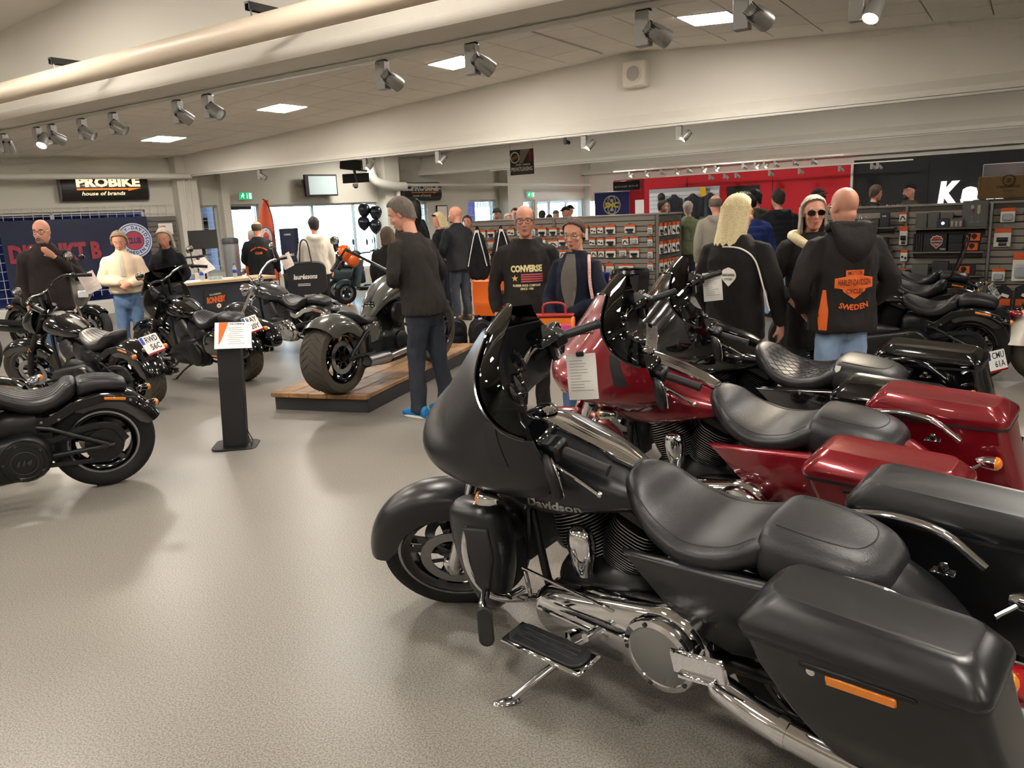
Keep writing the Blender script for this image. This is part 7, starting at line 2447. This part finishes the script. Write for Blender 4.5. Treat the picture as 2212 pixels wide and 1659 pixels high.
def x_beard(m):
    def f(t, tp, s, S, hm, AR):
        b = MB(S @ hm)
        b.ell((.062, 0, -.092), (.042, .042, .03), 14, 8)
        b.tube([(.094, .028, -.066), (.103, 0, -.047), (.094, -.028, -.066)], [.006, .008, .006], 8, 10)
        for sg in (1, -1):
            b.tube([(.094, sg * .028, -.062), (.086, sg * .033, -.085)], .008, 8)
        b.build('beard', m, t)
    return f

def x_print(fn, side=-1, color=None, name='print', lift=.004):
    """flat artwork pressed on the garment; fn(mb, M) draws it, M faces out of the chest (+1) or back (-1)"""
    def f(t, tp, s, S, hm, AR):
        b = MB(S)
        fn(b, facing((side * .6, 0, 0), (side, 0, 0)))
        drape(b, tp, (-side, 0, 0), lift)
        b.build(name, color, tp)
    return f

def x_side(fn, sg, color, name):
    def f(t, tp, s, S, hm, AR):
        b = MB(S)
        fn(b, sg)
        drape(b, tp, (0, -sg, 0), .006)
        b.build(name, color, tp)
    return f

def x_mesh(name, m, fn):
    def f(t, tp, s, S, hm, AR):
        b = MB(S)
        fn(b, hm, AR)
        b.build(name, m, t)
    return f

def x_hood(m, name='hood'):
    def f(t, tp, s, S, hm, AR):
        b = MB(S)
        for w, z0, z1, dp in ((.135, 1.53, 1.30, .03),):
            rows = []
            for i in range(13):
                u = i / 12
                row = []
                for j in range(21):
                    v = j / 20 * 2 - 1
                    wy = (.17 * (1 - u) ** .55 + .004)
                    row.append((-.10 - .075 * math.sin(math.pi * min(1, u * 1.05)) * (1 - v * v * .6) - .01, wy * v, 1.535 - .285 * u + .05 * v * v * (1 - u)))
                rows.append(row)
            b.sheet(rows, .03)
        b.tube([(.06, .07, 1.49), (0, .115, 1.53), (-.075, .11, 1.545), (-.10, 0, 1.54), (-.075, -.11, 1.545), (0, -.115, 1.53), (.06, -.07, 1.49)], [.022, .03, .033, .034, .033, .03, .022], 12, 30)
        place(remesh(b, .0095, 4, folds(.004, 12, 2)), name, m, t)
    return f

def star5(r):
    return [((r if k % 2 == 0 else r * .4) * math.cos(math.pi / 2 + k * math.pi / 5), (r if k % 2 == 0 else r * .4) * math.sin(math.pi / 2 + k * math.pi / 5)) for k in range(10)]

def poly(b, M, pts, depth=0.0, sub=6):
    """filled outline cut into strips so that it can follow a curved surface"""
    ys = [p[1] for p in pts]
    y0, y1 = min(ys), max(ys)
    n = max(2, sub)
    def span(y):
        xs = []
        for i in range(len(pts)):
            (xa, ya), (xb, yb) = pts[i], pts[(i + 1) % len(pts)]
            if (ya - y) * (yb - y) <= 0 and abs(ya - yb) > 1e-9:
                xs.append(xa + (xb - xa) * (y - ya) / (yb - ya))
        return (min(xs), max(xs)) if len(xs) > 1 else None
    prev = None
    for i in range(n + 1):
        y = y0 + (y1 - y0) * min(.999, max(.001, i / n))
        sp = span(y)
        if not sp:
            continue
        row = [(sp[0] + (sp[1] - sp[0]) * k / n, y) for k in range(n + 1)]
        if prev:
            vs = [M @ Vector((*p, depth)) for p in prev + row]
            b.add(vs, [(k, k + 1, n + 2 + k, n + 1 + k) for k in range(n)])
        prev = row
def shield(k=1.0):
    return [(-.055 * k, .085 * k), (-.055 * k, .062 * k), (-.075 * k, .05 * k), (-.075 * k, .0 * k), (-.055 * k, -.03 * k), (0, -.085 * k), (.055 * k, -.03 * k), (.075 * k, 0), (.075 * k, .05 * k), (.055 * k, .062 * k), (.055 * k, .085 * k), (.03 * k, .085 * k), (0, .1 * k), (-.03 * k, .085 * k)]

def build_people():
    P = mk_person
    V = Vector
    BLK = cloth('black_cloth', '1c1a1a'); BLK2 = cloth('black_jacket_cloth', '191b20'); CHAR = cloth('charcoal_knit', '2b2725', bump=.4, bscale=90)
    BRN = cloth('dark_brown_softshell', '2a2322'); CREAM = cloth('cream_puffer', 'cdb9a2'); NAVY = cloth('navy_blazer', '161a2b'); HOODB = cloth('faded_black_fleece', '262322')
    DENIM = cloth('blue_denim', '51698c', noise=.35, nscale=14); DKD = cloth('dark_denim', '2f343d', noise=.4, nscale=9); LTD = cloth('light_denim', '8fa6c4', noise=.3, nscale=12)
    WHT = cloth('off_white_fleece', 'd8d2c6'); GREY = cloth('grey_linen', '8b857d'); GREYJ = cloth('grey_riding_cloth', '8a8479'); OLIVE = cloth('olive_tee', '6c7458')
    BLUEP = cloth('blue_puffer', '1d2d66'); REDJ = cloth('red_fleece', 'b01c28'); OLJ = cloth('dark_olive_cloth', '3c3a2c'); ORJ = cloth('orange_cloth', 'd4561f')
    BLOND = hairm('blond_hair', 'd9c79c', 'b39a63'); GREYH = hairm('grey_hair', 'a79f94', '827a70'); ASH = hairm('ash_blond_hair', '8d7a62', '6f5d48'); DKH = hairm('dark_hair', '2b2320', '3b302a'); SALT = hairm('greying_hair', '6b6058', '8d8378'); BRH = hairm('brown_grey_hair', '4b3b2e', '75634f')
    CAPB = cloth('black_cap_cloth', '17171a'); CAPG = cloth('grey_cap_cloth', '5e5c52')
    ORP = mat('orange_print', 'e8661f', .6); CRP = mat('cream_print', 'e6d9a0', .6); REDPR = mat('red_stripe_print', 'b9515a', .6); WHP = mat('white_print', 'e3ded2', .6); YEL = mat('star_yellow', 'd9b44a', .6); INKP = mat('dark_print', '2a1610', .6)
    BROWNS = (mat('brown_leather_shoe', '4a3222', .5), mat('dark_sole', '1d1815', .7))
    BLKS = (mat('black_shoe', '141414', .5), mat('dark_sole', '1d1815', .7))
    T = Matrix.Translation

    # man by the left wall, hand at his chin
    P('bald man with glasses and goatee in dark brown jacket, hand at chin', -5.29, 9.2, 1.86, -52, BRN, DENIM, None, SKINP, BLKS, arms={'L': ((.10, .30, 1.17), (.20, .05, 1.40), V((-.6, -.3, .6)))}, headrot=(-32, 6), bulk=1.15,
      collar=.07, extras=[x_glasses(mat('dark_frame', '241c1a', .3)), x_beard(hairm('grey_beard', '8a7566', 'a5968a')),
      x_mesh('zip_pull', WHP, lambda b, hm, AR: b.box((.165, .03, 1.16), (.006, .012, .035)))], belly=.02)
    P('girl in cream puffer jacket and blue jeans looking down', -4.95, 10.3, 1.69, -68, CREAM, DENIM, ('ponytail', ASH), SKINP, BLKS, arms={'L': ((.06, .27, 1.16), (.22, .06, 1.09), V((-1, 0, 0))), 'R': ((.06, -.27, 1.16), (.22, -.04, 1.12), V((-1, 0, 0)))}, headrot=(-4, 22), bulk=1.25, female=True,
      jacket_hem=.97, collar=.10, tops_fn=quilt(.006, .16), inner=(WHP, .30, .03))
    P('grey-haired woman in black jacket looking down at the windscreen bike', -4.62, 10.9, 1.70, -80, BLK2, DKD, ('long', GREYH, .20), SKINP, BLKS, arms={'L': ((.05, .26, 1.15), (.20, .12, 1.0)), 'R': ((.05, -.26, 1.15), (.20, -.12, 1.0))}, headrot=(-6, 18), female=True, collar=.04, inner=(BLK, .2, .05))
    # club jacket seen from behind
    def club(b, M):
        arc_text(b, 'HARLEY-DAVIDSON', .19, .034, math.pi / 2, M @ T((0, 1.16, 0)), 0, .03, spread=1.45)
        fit_text(b, 'CLUB', .12, .042, M @ T((0, 1.255, 0)), 0, .04)
    P('balding man seen from behind in black club jacket, holding paper cup', -4.25, 13.8, 1.76, 103, BLK2, DKD, ('ring', BRH), SKINP, BLKS, arms={'R': ((-.02, -.27, 1.13), (.10, -.30, .90)), 'L': ((.02, .28, 1.15), (.20, .16, 1.0))}, headrot=(-18, 0), bulk=1.12, collar=.05,
      extras=[x_print(club, -1, ORP, 'back_lettering', .006)], eyes=False)
    P('grey-haired person in orange shirt half hidden behind the club jacket', -4.9, 15.6, 1.60, 150, ORJ, DKD, ('crop', GREYH), None, BLKS, eyes=False)
    P('short-haired woman in off-white hoodie seen from behind with tote bag', -3.2, 13.5, 1.78, 108, WHT, BLK, ('short', DKH), SKINP, BLKS, headrot=(10, 0), hood='down', female=False, bulk=1.12, arms={'L': ((.04, .27, 1.16), (.16, .22, .95))}, eyes=False, jacket_hem=.84)
    # man in grey jumper
    def shoestripe(b, hm, AR): pass
    P('man in charcoal jumper and blue trainers looking down beside the podium', -.72, 6.74, 1.86, 140, CHAR, DKD, ('quiff', SALT), SKINP, (mat('blue_trainer', '1777b8', .5), mat('white_sole', 'e4e2da', .6)), arms={'L': ((.05, .28, 1.15), (.24, .10, 1.12)), 'R': ((.05, -.28, 1.15), (.24, -.10, 1.12))}, headrot=(28, 24), lean=.20, bulk=.98, collar=.03,
      topname='jumper', legs={'L': (.04, .11), 'R': (-.02, -.15)}, jacket_hem=.86)
    P('dark-haired person in black behind the man in charcoal jumper', -1.62, 11.0, 1.58, 100, BLK, BLK, ('bob', BRH), None, BLKS, headrot=(20, 0), eyes=False, bulk=1.1)
    P('blonde woman with sunglasses pushed into her hair', -1.14, 14.2, 1.76, 150, BLK2, DKD, ('bob', BLOND), SKINP, BLKS, headrot=(40, 5), female=True, extras=[x_mesh('sunglasses', BLKG, lambda b, hm, AR: b.tube([hm @ V((.05, .085, .09)), hm @ V((.095, .04, .095)), hm @ V((.095, -.04, .095)), hm @ V((.05, -.085, .09))], .014, 8))], eyes=False)
    P('bald man in black bomber jacket and dark jeans in profile', -.78, 13.1, 1.85, 128, BLK2, DKD, None, SKINP, BROWNS, headrot=(38, 0), bulk=1.12, arms={'L': ((.04, .28, 1.14), (.2, .14, 1.02)), 'R': ((.0, -.28, 1.14), (.14, -.2, .95))}, collar=.05, eyes=False, extras=[x_beard(hairm('stubble', '9a7a66'))])
    P('person with pale face behind the bald bomber jacket man', -.70, 15.2, 1.69, -100, GREYJ, DKD, ('short', BRH), SKINP, BLKS)
    # the couple
    def conv(b, M):
        fit_text(b, 'CONVERSE', .265, .060, M @ T((0, 1.275, 0)), 0, .055)
        fit_text(b, 'RUBBER SHOE COMPANY', .235, .020, M @ T((0, 1.135, 0)), 0, .03)
        fit_text(b, 'SINCE 1908', .11, .020, M @ T((0, 1.107, 0)), 0, .03)
    def strp(b, M):
        for k in range(4):
            poly(b, M @ T((.045, 1.225 - k * .019, 0)), [(-.092, -.006), (.092, -.006), (.092, .006), (-.092, .006)], 0, 6)
    def star(b, M):
        b.add([M @ V((p[0] - .10, p[1] + 1.195, 0)) for p in star5(.03)] + [M @ V((-.10, 1.195, 0))], [(k, (k + 1) % 10, 10) for k in range(10)])
    P('man with glasses in black hoodie with star and stripes print, facing the viewer', .17, 6.74, 1.75, -93, HOODB, BLK, ('ring', GREYH), SKINP, BROWNS, arms={'R': ((-.02, -.29, 1.14), (.10, -.27, .90))}, headrot=(-3, 3), bulk=1.15, hood='down', belly=.03, topname='hoodie',
      extras=[x_glasses(mat('dark_frame', '241c1a', .3)), x_print(conv, 1, CRP, 'chest_lettering', .006), x_print(strp, 1, REDPR, 'chest_stripe', .006), x_print(star, 1, YEL, 'chest_star', .006)])
    def strap(b, hm, AR):
        b.tube([(.02, .13, 1.49), (.10, .17, 1.42), (.13, .19, 1.25), (.14, .24, 1.0)], .013, 8, 24, flat=.4)
    P('short-haired woman with glasses in navy blazer holding a colourful handbag', .55, 6.25, 1.63, -122, NAVY, DENIM, ('short', BRH), SKINP, (mat('burgundy_boot', '5a1f20', .5), mat('dark_sole', '1d1815', .7)), arms={'R': ((.06, -.25, 1.13), (.25, -.10, .93)), 'L': ((.06, .25, 1.13), (.27, .03, 1.0), V((0, -.3, -1)))}, headrot=(6, 12), female=True, bulk=1.1,
      inner=(GREY, .48, .07, 1), topname='blazer', extras=[x_glasses(mat('thin_frame', '9a948c', .3, .6)), x_mesh('bag_strap', mat('red_white_strap', 'b8474a', .7, col2='e6d6d0', nscale=160), strap),
      x_mesh('necklace', mat('cord_brown', '5a3b2a', .6), lambda b, hm, AR: b.tube([(.075, .05, 1.47), (.135, .02, 1.38), (.14, 0, 1.35), (.135, -.02, 1.38), (.075, -.05, 1.47)], .003, 6, 20))])
    # crowd beyond the accessory rack
    crowd = [('figure in black balaclava hood beyond the rack', -.14, 15.6, 1.80, -95, BLK, ('beanie', BLK), None), ('grey-haired man with glasses bending beyond the rack', .06, 16.4, 1.70, -60, BLK2, ('short', GREYH), 'g'),
             ('brown-haired person in blue jacket beyond the rack', .24, 16.9, 1.80, -120, BLUEP, ('short', BRH), None), ('person with dark hair facing away near the far window', .80, 17.2, 1.73, 70, BLK2, ('short', DKH), None),
             ('person with red collar near the far window', .90, 16.2, 1.64, 80, REDJ, ('short', DKH), None), ('person in grey cap near the far window', 1.12, 17.4, 1.72, 95, GREYJ, ('cap', CAPG), None),
             ('bearded man in black flat cap near the far window', 1.28, 16.6, 1.78, -140, BLK, ('cap', CAPB), None), ('person in tall dark cap near the far window', 1.48, 18.2, 1.82, 60, BLK2, ('cap', CAPB), None)]
    for lb, px, py, ph, yw, tp, hr, ex in crowd:
        px, py, ph = px * 1.17, py * 1.17, 1.70 + (ph - 1.70) * 1.17
        P(lb, px, py, ph, yw, tp, DKD, hr, SKINP, BLKS, extras=[x_glasses(mat('dark_frame', '241c1a', .3))] if ex else [], headrot=(0, 8), vox=.022)
    P('man with glasses in red fleece beyond the slat rack', 3.24, 16.5, 1.82, -40, REDJ, DKD, ('crop', DKH), SKINP, BLKS, extras=[x_glasses(mat('dark_frame', '241c1a', .3))], collar=.05, headrot=(20, 0), vox=.02)
    P('grey-haired man in olive T-shirt seen from behind', 3.50, 15.3, 1.77, 98, OLIVE, DKD, ('short', GREYH), SKINP, BLKS, long_sleeves=False, vox=.02, eyes=False, arms={'L': ((-.02, .30, 1.15), (.12, .25, .97)), 'R': ((-.02, -.30, 1.15), (.12, -.25, .97))})
    def bands(b, M):
        for z in (1.0, .955):
            poly(b, M @ T((0, z, 0)), [(-.16, -.010), (.16, -.010), (.16, .010), (-.16, .010)], 0, 8)
    P('bald man in grey riding jacket with black bands seen from behind', 3.03, 11.5, 1.82, 95, GREYJ, DKD, ('ring', SALT), SKINP, BLKS, bulk=1.25, headrot=(-25, 0), eyes=False, hood='down', extras=[x_print(bands, -1, BLK, 'jacket_band', .006)], jacket_hem=.74)
    # long blond hair, black jacket
    def pipe(b, hm, AR):
        el, wr, _ = AR[-1]
        b.tube([(-.085, .12, 1.42), (-.145, .02, 1.44), (-.14, -.10, 1.42), (-.125, -.19, 1.34), (-.115, -.25, 1.15), (-.09, -.29, .98)], .006, 6, 30)
    def sqr(b, M):
        poly(b, M @ T((.01, 1.22, 0)), shield(.75), 0, 8)
    def sqt(b, M):
        fit_text(b, 'HARLEY-DAVIDSON', .095, .02, M @ T((.01, 1.24, 0)), 0, .03)
        fit_text(b, 'CYCLES', .06, .015, M @ T((.01, 1.21, 0)), 0, .03)
    P('woman with long blond hair in black jacket with white piping', 1.655, 5.72, 1.74, 52, BLK, BLK, ('long', BLOND, .26), SKINP, BLKS, headrot=(-28, 4), bulk=1.2, arms={'R': ((-.03, -.31, 1.12), (.07, -.31, .86)), 'L': ((.02, .30, 1.13), (.14, .26, .9))}, collar=.06, jacket_hem=.76, female=False,
      extras=[x_mesh('piping', WHP, pipe), x_print(sqr, -1, WHP, 'back_patch', .012), x_print(sqt, -1, INKP, 'patch_lettering', .018)])
    P('person in blue puffer jacket and dark cap behind the blond hair', 2.92, 9.6, 1.78, 98, BLUEP, DKD, ('beanie', CAPB), SKINP, BLKS, bulk=1.35, tops_fn=quilt(.010, .08), eyes=False)
    P('bearded man with glasses in black hooded jacket turning to one side', 4.02, 12.85, 1.89, 150, OLJ, DKD, ('short', DKH), SKINP, BLKS, headrot=(20, 0), bulk=1.25, hood='down', extras=[x_glasses(mat('dark_frame', '241c1a', .3)), x_beard(DKH)])
    P('man in black puffer jacket and light jeans seen from behind', 4.06, 11.9, 1.86, 98, BLK2, LTD, ('crop', DKH), SKINP, BLKS, bulk=1.35, tops_fn=quilt(.012, .085), hood='down', eyes=False, arms={'L': ((-.02, .32, 1.12), (.08, .33, .87))}, jacket_hem=.78)
    P('smiling woman with long grey hair and tinted glasses in dark coat', 2.36, 6.15, 1.71, -93, BLK, DKD, ('long', GREYH, .34), SKINP, BLKS, headrot=(-6, 0), bulk=1.25, jacket_hem=.60, female=True, arms={'R': ((.0, -.31, 1.12), (.16, -.20, 1.0))},
      extras=[x_glasses(mat('thin_frame', '9a948c', .3, .6), clear_mat('tinted_lens', 'a98d7e', .35), .027), x_mesh('fleece_collar', cloth('cream_fleece', 'd9cba6', bump=.8), lambda b, hm, AR: (b.tube([(.12, .05, 1.40), (.06, .13, 1.47), (-.06, .13, 1.50), (-.10, 0, 1.50), (-.06, -.13, 1.50), (.06, -.13, 1.47), (.12, -.05, 1.40)], .042, 12, 30)))])
    # bald man in orange print hoodie
    def bar(b, M):
        K = Matrix.Diagonal((1.14, 1.14, 1, 1))
        poly(b, M @ T((0, 1.155, 0)) @ K, [(-.055, .085), (-.055, .045), (-.115, .045), (-.115, -.02), (-.07, -.02), (-.07, -.04), (0, -.085), (.07, -.04), (.07, -.02), (.115, -.02), (.115, .045), (.055, .045), (.055, .085)], 0, 18)
        arc_text(b, 'SWEDEN', .30, .052, -math.pi / 2, M @ T((0, 1.30, 0)), 0, .03, spread=.58, inward=True)
    def bart(b, M):
        fit_text(b, 'MOTOR', .10, .025, M @ T((0, 1.232, 0)), 0, .01)
        fit_text(b, 'HARLEY-DAVIDSON', .225, .042, M @ T((0, 1.17, 0)), 0, .008)
        fit_text(b, 'CYCLES', .12, .032, M @ T((0, 1.11, 0)), 0, .01)
    def sidep(b, M):
        pass
    def sidepanel(b, M):
        poly(b, M, [(-.205, .845), (-.165, .845), (-.158, .98), (-.17, 1.12), (-.185, 1.12), (-.205, .98)], 0, 12)
    P('bald man seen from behind in black hoodie with big orange shield print', 2.30, 5.40, 1.76, 93, HOODB, LTD, None, SKINP, BLKS, bulk=1.28, hood=False, eyes=False, arms={'L': ((-.04, .33, 1.14), (.14, .22, .96)), 'R': ((-.04, -.33, 1.14), (.14, -.22, .96))}, topname='hoodie', jacket_hem=.82, headrot=(8, 2),
      extras=[x_hood(HOODB), x_print(bar, -1, ORP, 'back_shield', .008), x_print(bart, -1, INKP, 'back_lettering', .014), x_print(sidepanel, -1, ORP, 'side_panel', .004), x_glasses(mat('thin_frame', '9a948c', .3, .6))])
    P('person in black cap and dark sunglasses by the red wall', 5.2, 13.4, 1.86, -60, BLK, DKD, ('cap', CAPB), SKINP, BLKS, extras=[x_glasses(BLKG, BLKG)], vox=.02)
    P('brown-haired person, only the hair shows above the shelf wall', 6.22, 14.1, 1.56, 90, BLK, DKD, ('bob', BRH), SKINP, BLKS, vox=.022, eyes=False)
    P('short-haired man in black behind the shelf wall', 6.67, 14.5, 1.90, 20, BLK, DKD, ('crop', BRH), SKINP, BLKS, vox=.018)
    P('bearded man in black cap and olive jacket behind the shelf wall', 7.32, 14.5, 1.90, 200, OLJ, DKD, ('cap', CAPB), SKINP, BLKS, extras=[x_beard(DKH)], vox=.018, bulk=1.2)
build_room()
build_shop()
build_bikes()
build_people()
for o in list(bpy.data.objects):
    for k in ('_s', '_hm'):
        if k in o:
            del o[k]
bpy.data.scenes.remove(TMP)
